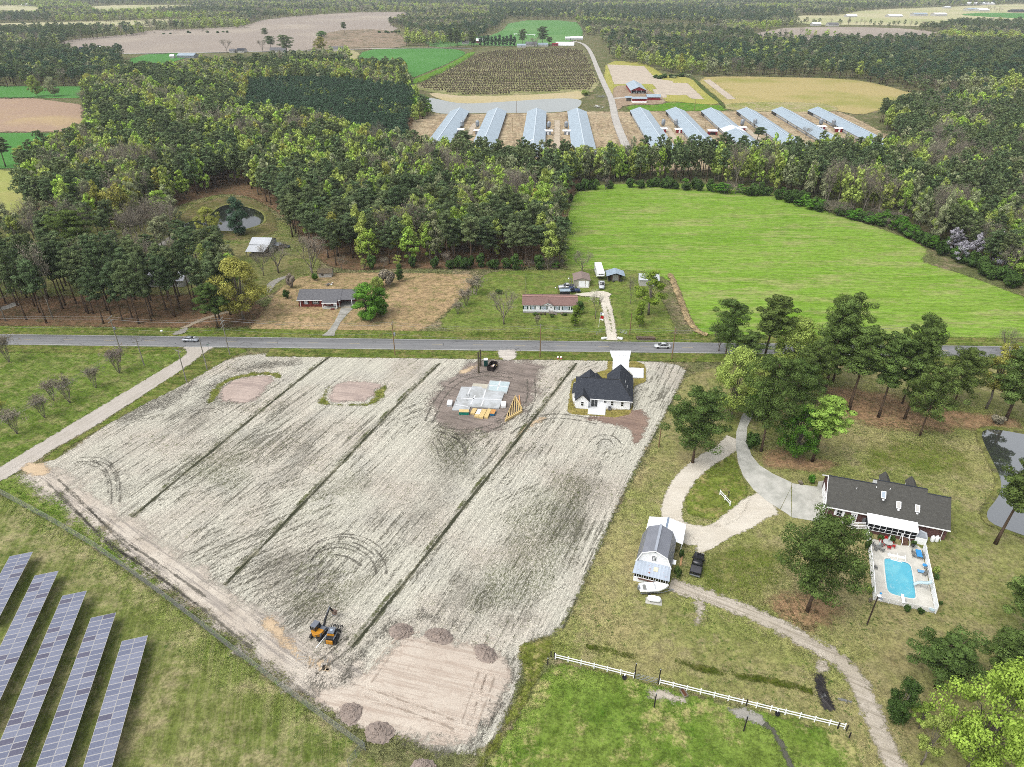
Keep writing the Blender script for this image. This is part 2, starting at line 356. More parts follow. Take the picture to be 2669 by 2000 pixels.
padm = ground_mat('pad_sand', gravel(C(220,208,192), C(212,198,182), C(186,168,152), 0.25, .9), 2.0, 0.4)
pinkm = ground_mat('pad_clay', gravel(C(204,186,174), C(192,174,162), C(166,150,142), 0.2), 1.6, 0.5)
muck = ground_mat('churned_soil', gravel(C(172,158,148), C(150,138,128), C(116,106,100), 0.4), 4.5, 0.22, op=.88)
darks = ground_mat('dark_soil', gravel(C(116,112,102), C(136,132,120), C(92,88,80), SAND_ROT), 3.2, 0.3, op=.85, speck=.5)
sod = ground_mat('new_sod', mottled(C(150,138,76), C(134,128,66), C(164,148,92), 0.15, 0.6, 3.0), 0.35, 1.2)
struct(sheet('lawn', pts('F', (-420,752),(395,752),(440,760),(405,800),(300,860),(160,945),(0,1045),(-300,1230),(-500,1330)), .012, lawn, 1.4))
struct(sheet('dry_lawn', pts('F', (1490,782),(1900,790),(2600,800),(2900,1300),(2600,1750),(1850,1720),(1780,1570),(1200,1440),(1140,1385),(1215,1370),(1320,1120),(1440,890)), .012, lawn_tan, 1.8))
struct(sheet('solar_field', pts('F', (-400,880),(0,1060),(220,1186),(430,1345),(600,1478),(800,1625),(900,1720),(800,1900),(-600,1900)), .012, lawn_solar, 1.6))
struct(sheet('fence_strip', pts('F', (-20,1040),(60,1015),(200,1120),(330,1250),(480,1370),(620,1480),(700,1560),(620,1510),(420,1345),(210,1188),(0,1070)), .02, lawn, 1.4))
struct(sheet('meadow', pts('F', (1215,590),(1216,520),(1225,470),(1235,425),(1262,402),(1340,396),(1530,397),(1640,410),(1745,440),(1800,462),(1900,492),(1985,525),(2010,545),(1985,565),(2060,585),(2212,640),(2500,760),(2480,800),(1500,735),(1490,700),(1455,595),(1300,580)), .012, meadow, 1.6, 1.2))
struct(sheet('paddock', pts('F', (1185,1425),(1300,1448),(1560,1515),(1835,1582),(1860,1640),(1900,1800),(950,1800),(1050,1650),(1120,1540)), .02, paddock, 1.4))
struct(sheet('yard', pts('S', (-300,560),(60,560),(300,520),(560,500),(720,550),(800,640),(860,700),(700,770),(560,840),(300,900),(-300,900)), .008, ground_mat('yard_grass', mottled(C(128,140,76), C(136,128,88), C(116,138,60), 0.05, 0.2, 1.6, 0.5, C(90,120,40)), 2.0), 2.2))
struct(sheet('grove_floor', pts('S', (-300,780),(200,770),(640,765),(690,800),(760,850),(500,858),(0,852),(-300,850)), .02, litter, 3.0))
struct(sheet('brown_weed_lot', pts('Z5', (-190,860),(0,770),(400,760),(900,770),(1115,775),(1020,900),(740,1165),(500,1150),(230,1150),(-160,1140),(-420,1150),(-260,1000)), .024, brown, 1.8))
struct(sheet('home_lawn', pts('Z5', (750,1165),(1000,930),(1110,790),(1200,750),(1650,745),(2090,750),(2190,760),(2240,860),(2320,1020),(2400,1190),(1800,1185)), .028, home, 1.3))
struct(sheet('wood_floor', pts('S', (860,710),(1060,700),(1480,705),(1475,560),(1500,490),(1560,470),(1300,430),(1100,410),(1100,250),(900,190),(400,190),(240,260),(230,380),(90,440),(60,560),(330,600),(500,520),(620,500),(740,560),(800,640)), .016, litter, 3.0, 3.0))
struct(sheet('sandy_lot', pts('F', (58,1010),(95,1000),(150,975),(215,925),(330,850),(420,800),(505,772),(560,763),(735,764),(960,768),(1180,772),(1320,775),(1490,786),(1470,830),(1440,890),(1380,1002),(1320,1122),(1260,1262),(1208,1375),(1140,1382),(1120,1480),(1080,1600),(1000,1640),(860,1600),(700,1480),(560,1370),(420,1260),(285,1150),(180,1080)), .036, sandm, 1.6, 1.0))
struct(sheet('haul_track', pts('F', (30,1035),(60,1003),(110,1000),(200,1055),(300,1122),(420,1215),(540,1298),(650,1375),(730,1418),(800,1440),(830,1500),(790,1580),(700,1540),(600,1466),(500,1390),(380,1298),(250,1188),(130,1095)), .044, haul, 2.2, 0.8))
struct(sheet('building_pad', pts('F', (870,1368),(960,1378),(1050,1395),(1110,1432),(1105,1480),(1060,1560),(1000,1620),(900,1600),(780,1580),(700,1535),(660,1490),(740,1480),(800,1440)), .052, padm, 1.6, 0.7, zfn=lambda P, D: np.clip(D, 0, 3)/3*0.35))
struct(sheet('clay_mound', pts('Z7', (1390,470),(1420,390),(1500,345),(1620,320),(1740,315),(1760,345),(1690,420),(1640,480),(1560,500),(1440,490)), .05, pinkm, 1.2, 0.5, zfn=lambda P, D: np.clip(D, 0, 2.5)/2.5*0.4))
struct(sheet('clay_mound', pts('Z9', (120,440),(125,390),(160,335),(230,318),(330,318),(420,330),(440,350),(395,375),(400,400),(330,440),(200,445)), .05, pinkm, 1.2, 0.5, zfn=lambda P, D: np.clip(D, 0, 2.5)/2.5*0.4))
grn = ground_mat('mound_weeds', mottled(C(132,140,62), C(112,124,50), C(160,152,98), 0.2, 0.6, 2.5), 1.5, 0.4)
struct(sheet('weed_ring', pts('Z7', (1310,500),(1340,420),(1420,350),(1560,300),(1700,290),(1820,305),(1790,345),(1740,318),(1620,322),(1500,345),(1420,395),(1390,480)), .047, grn, 0.9, 0.5))
struct(sheet('weed_ring', pts('Z9', (55,450),(80,390),(140,335),(120,390),(120,445),(200,450),(340,445),(395,405),(345,412),(400,368),(440,340),(465,335),(465,380),(430,430),(370,468),(230,462),(90,458)), .047, grn, 0.9, 0.5))
struct(sheet('churned_yard', pts('Z9', (690,430),(720,360),(830,290),(890,220),(1010,190),(1230,185),(1375,200),(1370,300),(1330,420),(1270,480),(1190,560),(1090,620),(950,640),(800,600),(720,540),(690,480)), .044, muck, 3.2, 0.8))
struct(sheet('bare_soil', pts('Z9', (1560,530),(1870,480),(1925,470),(1985,540),(1930,660),(1890,700),(1860,650),(1880,600),(1700,560)), .048, ground_mat('mauve_soil', gravel(C(166,142,126), C(150,128,116), C(130,110,100), 0.3), 1.6, 0.5), 1.8, 0.6))
struct(sheet('dark_soil', pts('Z7', (1280,480),(1320,380),(1480,280),(1700,215),(1950,200),(1990,240),(1800,265),(1550,295),(1400,370),(1320,470)), .045, darks, 2.4, 0.8))
struct(sheet('dark_soil', pts('Z7', (690,600),(900,470),(1120,400),(1270,330),(1250,420),(1150,490),(980,560),(820,640)), .041, darks, 2.6, 0.8))
struct(sheet('dark_soil', pts('Z10', (640,640),(760,510),(940,470),(1120,480),(1240,560),(1180,590),(980,560),(860,560),(760,640),(600,800),(420,900),(420,830)), .058, darks, 2.4, 0.6))
struct(sheet('dark_soil', pts('Z10', (1480,800),(1560,760),(1620,880),(1560,1060),(1440,1250),(1330,1400),(1000,1420),(800,1350),(860,1290),(1250,1330),(1340,1180)), .058, darks, 3.0, 0.6))
struct(sheet('dark_soil', pts('Z10', (150,960),(250,860),(420,880),(560,800),(640,830),(480,980),(300,1040),(180,1020)), .06, darks, 2.6, 0.5))
struct(sheet('sod_border', pts('Y2', (1015,262),(1118,262),(1135,330),(1125,560),(1040,640),(1040,740),(880,720),(640,800),(300,800),(262,1040),(275,1210),(340,1365),(600,1385),(1510,1395),(1570,1210),(1575,720),(1800,715),(1800,500),(1485,485),(1490,380),(1530,262),(1610,300),(1640,345),(1820,420),(1860,520),(1860,790),(1670,860),(1600,905),(1585,1350),(1500,1500),(1180,1570),(840,1540),(260,1500),(140,1440),(240,800),(300,720),(830,580),(1015,520)), .06, sod, 0.4, 0.3, smooth=0))
reed = ground_mat('dry_reeds', mottled(C(180,160,124), C(160,140,104), C(132,120,86), 0.2, 0.6, 2.0, con=.7), 0.9, 0.5)
struct(strip('reed_strip', pts('Z6', (105,725),(140,800),(175,900),(215,1000),(270,1070),(330,1085)), [(-1.6,.05,-.8),(-.8,.5,.6),(0,.9,1),(.8,.5,.6),(1.6,.05,-.8)], reed, 2, .7))
# ---- road, verges, ditches
asp = NT('asphalt'); p = asp.pos(); v = asp.mapv(p, -RH, (1,1,1)); a = asp.noise(asp.mapv(v, 0, (0.02, 1.6, 1)), 1.0, 4, 0.6); b = asp.noise(p, 6, 3, 0.8); c = asp.noise(p, 0.08, 3)
col = asp.mix(asp.rng(a, 0.35, 0.65), C(150,150,150), C(130,131,132)); col = asp.mix(asp.math('MULTIPLY', asp.rng(c, 0.5, 0.7), 0.4), col, C(122,122,122))
crk = asp.voro(asp.mapv(v, 0, (0.22, 0.5, 1)), 1.0); ck = asp.n('TexVoronoi', feature='DISTANCE_TO_EDGE'); asp.L(asp.mapv(v, 0, (0.16, 0.6, 1)), ck.inputs['Vector']); ck.inputs['Scale'].default_value = 1.0
col = asp.mix(asp.math('MULTIPLY', asp.rng(ck.outputs['Distance'], 0.0, 0.025, 1, 0), asp.rng(c, 0.42, 0.55)), col, C(84,84,84))
asphalt = asp.done(asp.bsdf(asp.mix(asp.math('MULTIPLY', b, 0.25), col, C(104,104,104)), 0.85, 0.25, asp.bump(b, 0.3, 0.01)))
def along(x0, x1, off, n=2): return [roadp(x0+(x1-x0)*i/(n-1), off) for i in range(n)]
struct(strip('verge', along(-420, 420, 5.6, 6), [(-2.6,.03,3),(-1.2,.10,3),(0,-.0,3),(.9,.16,3),(2.6,.16,1),(4.0,.05,-.8)], verge, 0, 3))
struct(strip('verge', along(-70, 420, -6.0, 6), [(2.9,.03,3),(1.6,.10,3),(.3,.05,3),(-.6,.17,3),(-1.9,.17,1),(-3.2,.05,-.8)][::-1], verge, 0, 3))
struct(strip('verge', along(-420, -97, -5.0, 6), [(1.9,.03,3),(0,.08,3),(-2.4,.05,.8),(-3.6,.04,-.8)][::-1], verge, 0, 3))
struct(strip('road', along(-1500, 1500, 0, 3), [(-3.35,.0,1),(-3.3,.12,1),(0,.16,1),(3.3,.12,1),(3.35,.0,1)], asphalt, 0, 60))
edgep = paint('edge_paint', C(205,205,200), 0.7, vary=0.25, vscale=0.7); yel = paint('centre_paint', C(196,180,138), 0.7, vary=0.25)
for s in (-1, 1): struct(strip('road_edge_line', along(-700, 700, s*3.05, 3), [(-.07,.132,1),(.07,.132,1)], edgep, 0, 100))
k = 0
for x in np.arange(-170, 130, 12.2):
    struct(strip('centre_dash', along(x, x+3.1, 0, 2), [(-.07,.168,1),(.07,.168,1)], yel, 0, 3))
struct(sheet('roadside_grass', pts('Z7', (1400,135),(1560,140),(1600,165),(1480,200),(1380,262),(1150,395),(900,515),(600,685),(430,785),(385,850),(275,872),(268,850),(400,762),(600,652),(800,522),(1000,392),(1200,264),(1300,185)), .046, verge, 0.9, 0.6))
# gravel side road
grvl = ground_mat('gravel_road', gravel(C(206,198,188), C(196,188,176), C(176,168,156), ang(at('Z7',1100,260), at('Z7',100,880)), .5), 0.6, 0.7)
struct(sheet('gravel_road', pts('Z7', (1150,128),(1200,160),(1180,195),(1090,248),(900,362),(700,482),(400,662),(200,782),(-60,940),(-300,1080),(-300,1180),(0,1000),(160,910),(265,850),(285,825),(400,760),(600,650),(800,520),(1000,390),(1200,262),(1290,190),(1360,140),(1420,126)), .05, grvl, 0.8, 0.6, smooth=1))
tan = ground_mat('spilled_sand', gravel(C(226,202,168), C(214,190,158), C(200,176,146)), 1.3, 0.6)
struct(sheet('sand_spill', pts('Z7', (110,900),(230,865),(330,900),(320,950),(180,970)), .058, tan, 1.4, 0.5))
struct(sheet('sand_spill', pts('Z10', (0,480),(80,560),(180,720),(300,770),(420,800),(380,900),(250,830),(100,720),(-60,560)), .06, tan, 1.8, 0.5))
struct(sheet('sand_spill', pts('Z9', (870,265),(930,235),(1000,222),(960,250),(900,285)), .056, tan, 0.8, 0.4))
struct(sheet('sand_spill', pts('Z9', (1190,640),(1250,580),(1340,520),(1390,530),(1280,590),(1220,650)), .054, tan, 1.0, 0.4))
struct(sheet('gravel_apron', pts('Z9', (1090,140),(1200,138),(1215,160),(1200,200),(1130,205),(1110,180)), .20, ground_mat('pale_gravel', gravel(C(226,218,206), C(212,204,194), C(190,182,172)), 0.9, 0.7), 1.0, 0.5))
# drives on the far side
cream = ground_mat('crushed_stone', gravel(C(232,224,208), C(222,213,196), C(200,191,172), k=.45), 0.6, 0.9)
gdrive = [at('Y7',1780,1330), at('Y7',1760,1150), at('Y7',1720,900), at('Y7',1670,680), at('Y7',1640,580), at('Y7',1620,500)]
struct(strip('gravel_drive', gdrive, flat(1.7, .2, .5), cream, 2, 1))
struct(sheet('grass_median', pts('Y7', (1660,740),(1690,720),(1740,900),(1775,1080),(1775,1220),(1755,1100),(1705,900)), .21, home, 0.4, 0.25))
struct(sheet('gravel_turnaround', pts('Y7', (1080,520),(1300,500),(1560,470),(1640,470),(1780,520),(1740,570),(1640,600),(1450,570),(1200,560)), .206, cream, 0.8, 0.5))
struct(sheet('gravel_drive', pts('X2', (1060,415),(1200,340),(1310,290),(1340,330),(1240,412)), .20, ground_mat('grey_gravel', gravel(C(178,174,166), C(164,160,150), C(140,136,126)), 0.6, 0.8), 0.7, 0.4))
gg = GROUND['grey_gravel']
struct(sheet('gravel_drive', pts('X1', (800,1230),(900,1140),(1080,1060),(1260,1010),(1280,1050),(1120,1120),(1000,1210),(920,1350),(850,1420)), .05, gg, 0.8, 0.5))
struct(strip('dirt_track', pts('Z4', (1150,1130),(1300,1060),(1480,1010)), flat(1.0, .03), ground_mat('bare_track', gravel(C(182,168,146), C(166,152,130)), 0.7, 0.6), 2, 1))
struct(strip('dirt_track', pts('Z4', (950,620),(1050,580),(1130,520),(1280,512)), flat(2.2, .03), gg, 2, 1))
struct(strip('dirt_track', pts('Z4', (-60,1010),(40,990),(110,960)), flat(1.8, .04), gg, 2, 1))
conc = NT('concrete'); p = conc.pos(); a = conc.noise(p, 0.35, 5, 0.65); b = conc.noise(p, 4, 3); col = conc.mix(conc.rng(a, 0.35, 0.68), C(216,214,204), C(182,182,172))
concrete = conc.done(conc.bsdf(conc.mix(conc.math('MULTIPLY', conc.rng(b, 0.4, 0.7), 0.3), col, C(176,172,160)), 0.8, 0.2))
conc = NT('old_concrete'); p = conc.pos(); a = conc.noise(p, 0.5, 5, 0.7); col = conc.mix(conc.rng(a, 0.3, 0.7), C(186,184,176), C(148,146,136)); oldconc = conc.done(conc.bsdf(col, 0.85, 0.2))
newconc = paint('new_concrete', C(238,240,240), 0.75, vary=0.05, vscale=0.5)
def solid(name, poly, z0, z1, mat, smooth=0, parent=None, kind='structure'):
    P = smooth_poly(poly, smooth) if smooth else xy(poly); o = MB().prism([tuple(q) for q in P], z0, z1).build(name, mat, parent)
    if kind and not parent: o['kind'] = kind
    return o
# new house drive in slabs, patio
for q in ([(1075,132),(1535,132),(1512,240),(1100,240)], [(1100,242),(1512,242),(1500,300),(1483,370),(1143,370),(1135,300)], [(1143,372),(1483,372),(1486,490),(1480,560),(1132,560)], [(1488,498),(1800,512),(1798,718),(1560,712),(1575,660),(1488,560)]):
    solid('concrete_drive', pts('Y2', *q), 0.0, 0.21, newconc)
solid('house_patio', pts('Y2', (612,1330),(985,1348),(970,1522),(592,1495)), 0, .16, newconc)
# old ranch drive: broken slabs
rd = [(1180,650,1450,650),(1120,800,1300,800),(1040,960,1160,965),(960,1080,1100,1090),(900,1150,1060,1150),(790,1240,1040,1240)]
for q in range(5):
    a, b = rd[q], rd[q+1]; solid('concrete_drive', pts('Y8', (a[0],a[1]),(a[2],a[3]),(b[2],b[3]-6),(b[0],b[1]-6)), 0, (.09,.11,.13,.2,.2)[q], oldconc)
# brick house: curved concrete drive and apron, gravel loop
cdr_l = [(660,620),(590,680),(530,770),(500,860),(497,940),(510,1040),(540,1120),(600,1200),(680,1270),(760,1320)]
cdr_r = [(740,600),(650,680),(600,760),(565,830),(560,900),(590,1000),(640,1060),(720,1110),(828,1160),(828,1185)]
for i in range(9):
    q = [cdr_l[i], cdr_r[i], cdr_r[i+1], cdr_l[i+1]]
    solid('concrete_drive', pts('Z11', *q), 0, .09, concrete)
solid('concrete_apron', pts('Z11', (832,1166),(1040,1195),(1025,1400),(830,1368)), 0, .09, concrete)
solid('concrete_apron', pts('Z11', (763,1322),(826,1192),(827.5,1366),(800,1345)), 0, .085, concrete)
solid('concrete_drive', pts('Z11', (740,598),(660,618),(700,590),(800,530),(860,480),(930,470),(870,520)), 0, .08, concrete)
solid('concrete_walk', pts('Z13', (455,580),(545,640),(690,690),(715,700),(712,660),(650,640),(560,628),(480,600)), 0, .08, concrete)
solid('concrete_walk', pts('Z13', (390,375),(400,320),(450,312),(455,335),(430,372)), 0, .08, concrete)
loop = pts('Z11', (495,900),(420,975),(300,1040),(190,1140),(130,1250),(110,1340),(130,1430),(230,1500),(330,1480),(430,1430),(520,1350),(590,1290),(640,1270))
struct(strip('gravel_loop', loop, flat(2.15, .05, .6), cream, 2, 1))
struct(sheet('gravel_loop', pts('Z12', (830,120),(1000,170),(1150,170),(1260,110),(1300,20),(1345,-40),(1400,-30),(1480,60),(1500,105),(1440,110),(1340,180),(1180,250),(1100,300),(1010,345),(975,330),(985,270),(920,215)), .058, cream, 0.9, 0.5))
trk = ground_mat('sandy_track', gravel(C(214,204,188), C(196,186,168), C(164,154,136), ang(at('Z12',900,580), at('Z12',1700,900))), 1.3, 0.7)
struct(strip('sandy_track', pts('Z12', (820,530),(980,580),(1200,660),(1450,760),(1700,900),(1850,980),(1980,1120),(2060,1300),(2130,1500),(2250,1700)), flat(1.7, .05, 1.2), trk, 2, 1))
struct(sheet('sand_patch', pts('Z12', (960,640),(1050,620),(1040,700),(1000,780),(960,770),(985,700)), .056, trk, 1.2, 0.5))
struct(sheet('sand_patch', pts('Z12', (660,1180),(760,1160),(850,1210),(950,1250),(880,1270),(700,1240)), .056, trk, 1.2, 0.4))
struct(sheet('sand_patch', pts('Z12', (1170,1290),(1260,1280),(1360,1320),(1450,1400),(1420,1420),(1300,1380),(1200,1340)), .056, ground_mat('grey_sand', gravel(C(184,180,170), C(166,162,152)), 1.0, 0.6), 1.2, 0.4))
struct(strip('wet_trickle', pts('Z12', (1400,1390),(1480,1450),(1520,1560),(1580,1680)), flat(0.5, .06, .5), ground_mat('mud', gravel(C(110,110,98), C(96,94,84)), 0.7, 0.9), 2, 0.6))
blackm = ground_mat('burnt_soil', gravel(C(62,60,60), C(48,46,46), C(90,86,84), 1.2), 1.2, 0.6)
struct(sheet('burn_scar', pts('Z14', (610,490),(650,440),(720,440),(745,540),(760,620),(830,740),(760,745),(660,680),(640,590)), .062, blackm, 1.2, 0.35))
struct(sheet('sand_patch', pts('Z14', (630,350),(720,340),(760,420),(740,470),(640,440)), .058, trk, 1.0, 0.4))
wet = paint('puddle_water', (0.10,0.11,0.11), 0.08, 0.5, vary=0.2)
struct(sheet('puddle', pts('Z14', (810,625),(900,640),(935,660),(900,675),(830,655)), .066, ground_mat('puddle_mud', lambda n, p: (n.mix(n.noise(p, 2), C(150,150,150), C(120,122,120)), None), 0.5, 1.2, 0.25), 0.6, 0.3))
struct(sheet('puddle', pts('Z14', (670,610),(720,605),(735,625),(690,635)), .066, GROUND['puddle_mud'], 0.5, 0.3))
straw = ground_mat('straw_ring', mottled(C(182,146,112), C(168,136,104), C(154,138,96), 0.1, 0.4, 2.2), 4.5, 0.2, op=.85)
struct(sheet('pine_straw', pts('Z12', (1400,620),(1560,560),(1800,590),(1900,700),(1850,800),(1640,830),(1450,740)), .03, straw, 2.6, 0.8))
struct(sheet('pine_straw', pts('Z11', (620,960),(760,950),(900,1000),(1100,1020),(1150,1080),(900,1130),(720,1080),(620,1020)), .03, straw, 2.6, 0.8))
struct(sheet('pine_straw', pts('Z11', (960,600),(1250,580),(1600,680),(1950,740),(2212,780),(2212,850),(1800,860),(1500,880),(1200,800),(1000,700)), .03, straw, 3.2, 0.9))
grs = ground_mat('lush_grass', mottled(C(140,152,70), C(124,144,54), C(160,156,96), 0.08, 0.3, 2.4, 0.8, C(80,118,34)), 5.0, 0.16, op=.75, speck=.46)
grs2 = ground_mat('island_grass', mottled(C(140,152,70), C(124,144,54), C(160,150,96), 0.08, 0.3, 2.4, 0.8, C(80,118,34)), 1.0, 0.4)
struct(sheet('lawn_island', pts('Z11', (490,975),(400,1010),(270,1110),(200,1220),(190,1310),(230,1365),(340,1380),(450,1370),(530,1300),(575,1230),(560,1180),(520,1080)), .036, grs2, 1.2, 0.5))
struct(sheet('lush_grass', pts('Z12', (1010,420),(1150,260),(1350,260),(1600,330),(1560,480),(1400,560),(1500,740),(1300,660),(1050,590)), .03, grs, 2.6, 0.7))
struct(sheet('lush_grass', pts('Z11', (1250,950),(1500,880),(1900,980),(1960,1090),(1800,1140),(1500,1080),(1250,1080)), .03, grs, 2.8, 0.8))
struct(sheet('lush_grass', pts('Z12', (100,870),(300,900),(600,960),(620,1000),(400,960),(150,930)), .034, grs, 1.6, 0.5))
drk = ground_mat('rank_grass', mottled(C(92,106,34), C(78,94,28), C(120,124,56), 0.1, 0.4, 2.4), 1.0, 0.25, op=.85)
struct(strip('ditch_bank', pts('Z12', (850,1000),(1000,1050),(1200,1090),(1450,1130),(1700,1190)), [(-1.1,.03,-.8),(-.5,.12,.2),(0,.05,.5),(.5,.15,.2),(1.1,.03,-.8)], drk, 2, 0.8))
struct(strip('ditch_bank', pts('Z12', (300,915),(450,940),(610,985)), [(-.9,.03,-.8),(-.4,.11,.1),(0,.05,.3),(.4,.12,.1),(.9,.03,-.8)], drk, 2, 0.8))
struct(sheet('rough_edge', pts('Z10', (1560,700),(1750,630),(1840,650),(1820,740),(1760,880),(1640,1080),(1500,1300),(1380,1475),(1330,1475),(1440,1260),(1560,1060),(1640,880)), .05, grn, 1.8, 0.6))
# field drains between the lots
dm = ground_mat('drain_soil', gravel(C(176,170,148), C(140,138,116), C(92,96,70), SAND_ROT), 0.7, 0.35)
dm2 = ground_mat('drain_weeds', mottled(C(108,116,64), C(130,132,96), C(86,98,48), 0.15, 0.5, 2.0), 0.8, 0.16, op=.9)
dm3 = ground_mat('trench_shade_soil', gravel(C(92,92,76), C(74,76,60), C(60,62,46), SAND_ROT), 0.5, 0.12)  # dark soil with the trench's shade painted into its colour
for l in ([(720,765),(640,826),(520,924),(400,1022),(285,1118)], [(950,785),(860,872),(730,1010),(610,1135),(485,1265)], [(1245,785),(1130,935),(1010,1085),(890,1240),(760,1400)]):
    P = pts('F', *l)
    struct(strip('drain', P, [(-1.3,.04,-.9),(-.7,.11,-.2),(-.3,.12,.2),(-.08,.045,.45),(.14,.045,.45),(.36,.11,.2),(.8,.09,-.2),(1.4,.04,-.9)], dm, 2, 1.2))
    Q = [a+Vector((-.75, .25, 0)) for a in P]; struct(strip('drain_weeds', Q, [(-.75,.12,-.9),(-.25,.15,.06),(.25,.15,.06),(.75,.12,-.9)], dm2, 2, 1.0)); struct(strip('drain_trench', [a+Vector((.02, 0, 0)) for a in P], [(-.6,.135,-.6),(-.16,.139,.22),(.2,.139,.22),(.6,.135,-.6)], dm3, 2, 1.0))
weedp = ground_mat('weedy_soil', mottled(C(120,128,76), C(132,134,96), C(104,116,60), 0.1, 0.4, 2.0), 9.0, 0.09, op=.5, speck=.52)
for l in ([(1080,1120),(1200,1000),(1300,1020),(1260,1180),(1180,1320),(1020,1330),(960,1280)], [(560,1290),(640,1180),(760,1160),(830,1220),(800,1310),(680,1340)], [(890,960),(960,900),(1050,900),(1080,980),(960,1040)], [(380,1000),(460,930),(560,940),(520,1040),(420,1090)], [(600,1130),(720,1010),(820,1000),(760,1120),(640,1190)]): struct(sheet('weedy_patch', pts('F', *l), .0405, weedp, 8, 1.5))
greyp = ground_mat('grey_clods', gravel(C(132,128,116), C(150,145,132), C(108,104,94), SAND_ROT), 10.0, 0.08, op=.36, speck=.47)
for l in ([(930,1000),(1010,880),(1080,900),(1000,1060),(900,1180),(840,1190)], [(1160,1180),(1260,980),(1330,960),(1300,1120),(1220,1290)], [(180,1010),(260,960),(330,1000),(290,1090),(210,1080)], [(340,900),(480,820),(560,830),(470,930),(360,980)], [(500,1230),(600,1150),(720,1200),(760,1330),(620,1360)], [(900,1300),(1000,1200),(1150,1280),(1180,1370),(1000,1360)], [(560,1040),(660,930),(720,940),(650,1060)]): struct(sheet('clod_patch', pts('F', *l), .0395, greyp, 9, 1.5))
struct(strip('lot_edge', pts('F', (1488,790),(1440,892),(1380,1004),(1320,1124),(1260,1264),(1208,1374)), [(-.6,.04,-.65),(-.12,.12,.0),(.12,.05,.0),(.6,.04,-.65)], ground_mat('edge_shade_soil', gravel(C(104,102,84), C(84,92,58)), 0.5, 0.25), 2, 1))  # thin dark soil line, shade along the lot edge painted in
# tyre tracks
tyre = ground_mat('tyre_track', gravel(C(112,108,98), C(128,124,112)), 0.45, 0.5, op=.6)
ptrk = ground_mat('pad_rut', gravel(C(196,178,160), C(186,168,150)), 0.4, 0.6, op=.55)
def arc(v, pl, gap=1.9, hw=.24, z=.066, mt=None):
    P = smooth_poly(pts(v, *pl), 3, False); T = np.gradient(P, axis=0); T /= np.linalg.norm(T, axis=1)[:, None]; N = np.c_[-T[:, 1], T[:, 0]]
    for s in (-.5, .5): struct(strip('tyre_track', [Vector((q[0], q[1], 0)) for q in P+N*s*gap], flat(hw, z, .35), mt or tyre, 0, 0.8, taper=True))
for l in ([(230,160),(300,70),(400,25),(520,20),(640,80),(720,170),(720,260)], [(280,190),(340,110),(430,85),(540,110),(640,180)], [(250,130),(330,40),(460,0),(600,20),(720,110)]): arc('Z10', l)
for l in ([(740,620),(820,640),(880,690),(895,755)], [(730,650),(770,700),(780,760)], [(800,610),(900,650),(940,700),(940,760)]): arc('Z9', l, 1.6)
for l in ([(480,860),(620,850),(700,900),(745,1000),(740,1150)], [(560,870),(680,900),(720,980),(720,1080)]): arc('Z7', l, 1.6)
for l in ([(1200,580),(1280,540),(1390,540),(1420,570)],): arc('Z7', l, 1.4)
for l in ([(1180,640),(1300,545),(1420,515),(1560,530),(1700,560)], [(1640,690),(1680,640),(1760,640),(1800,700)]): arc('Z9', l, 1.8)
for l in ([(700,560),(760,420),(850,320),(1000,270),(1200,290)], [(740,590),(900,620),(1080,590),(1200,500)], [(1290,300),(1300,420),(1240,520)]): arc('Z9', l, 2.0)
for l in ([(720,1000),(790,1080),(900,1140)], [(250,880),(420,760),(560,640)]): arc('Z10', l, 1.8)
for l in ([(620,960),(820,660),(1000,640)],[(1310,640),(1480,700)],[(600,1000),(900,1100),(1230,1230)],[(1250,1250),(1380,860)],[(1290,1260),(1430,880)]): arc('Z10', l, 1.3, .16, .44, ptrk)
for l in ([(330,990),(480,1120),(640,1300),(820,1480)], [(380,1050),(520,1180),(700,1340),(860,1470)]): arc('Z7', l, 1.9, .3, .07)
for l in ([(620,40),(900,215),(1250,470),(1600,760)], [(780,60),(1000,200),(1300,420)]): arc('Z8', l, 2.0, .3, .07)

# ---- farther fields
def fld(name, v, poly, mat, z=.05, margin=4.0, step=None, smooth=1): return struct(sheet(name, pts(v, *poly), z, mat, margin, step, smooth))
plow = ground_mat('ploughed_soil', rows(C(166,154,142), C(140,130,120), ang(at('S',600,120), at('S',250,112)), 16.0, C(180,168,152), 0.004, .8), 5.0, 0.05)
plow2 = ground_mat('ploughed_brown', rows(C(178,152,130), C(160,136,118), 0.0, 7.0, C(190,166,128), 0.012, .7), 3.0, 0.08)
crop = ground_mat('green_crop', rows(C(84,140,66), C(72,126,58), 0.0, 9.0, C(94,148,76), 0.01, .7), 3.0, 0.08)
pale = ground_mat('pale_field', rows(C(196,190,150), C(182,178,138), 0.0, 12.0, C(176,180,128), 0.004, .5), 6.0, 0.04)
gold = ground_mat('yellow_field', rows(C(186,170,116), C(172,162,100), ang(at('S',2000,230), at('S',2300,225)), 6.0, C(160,158,88), 0.012, .6), 2.5, 0.1)
ygrn = ground_mat('yellow_green_field', rows(C(166,172,98), C(154,162,84), 0.2, 5.0, C(176,172,108), 0.02, .6), 2.5, 0.1)
sandf = ground_mat('sandy_field', gravel(C(216,202,182), C(204,190,172), C(182,170,154), 0.9), 1.2, 0.1)
yardm = ground_mat('farmyard_soil', mottled(C(186,164,134), C(168,148,120), C(200,184,152), 0.03, 0.1, 0.7, 0.8, C(150,152,88), stripe=(-math.atan2(1,.05), .02, .12, .6), grain=.5), 2.5, 0.2)
farmg = ground_mat('farm_grass', mottled(C(116,166,48), C(104,158,40), C(150,168,76), 0.02, 0.1, 0.8), 2.0, 0.2)
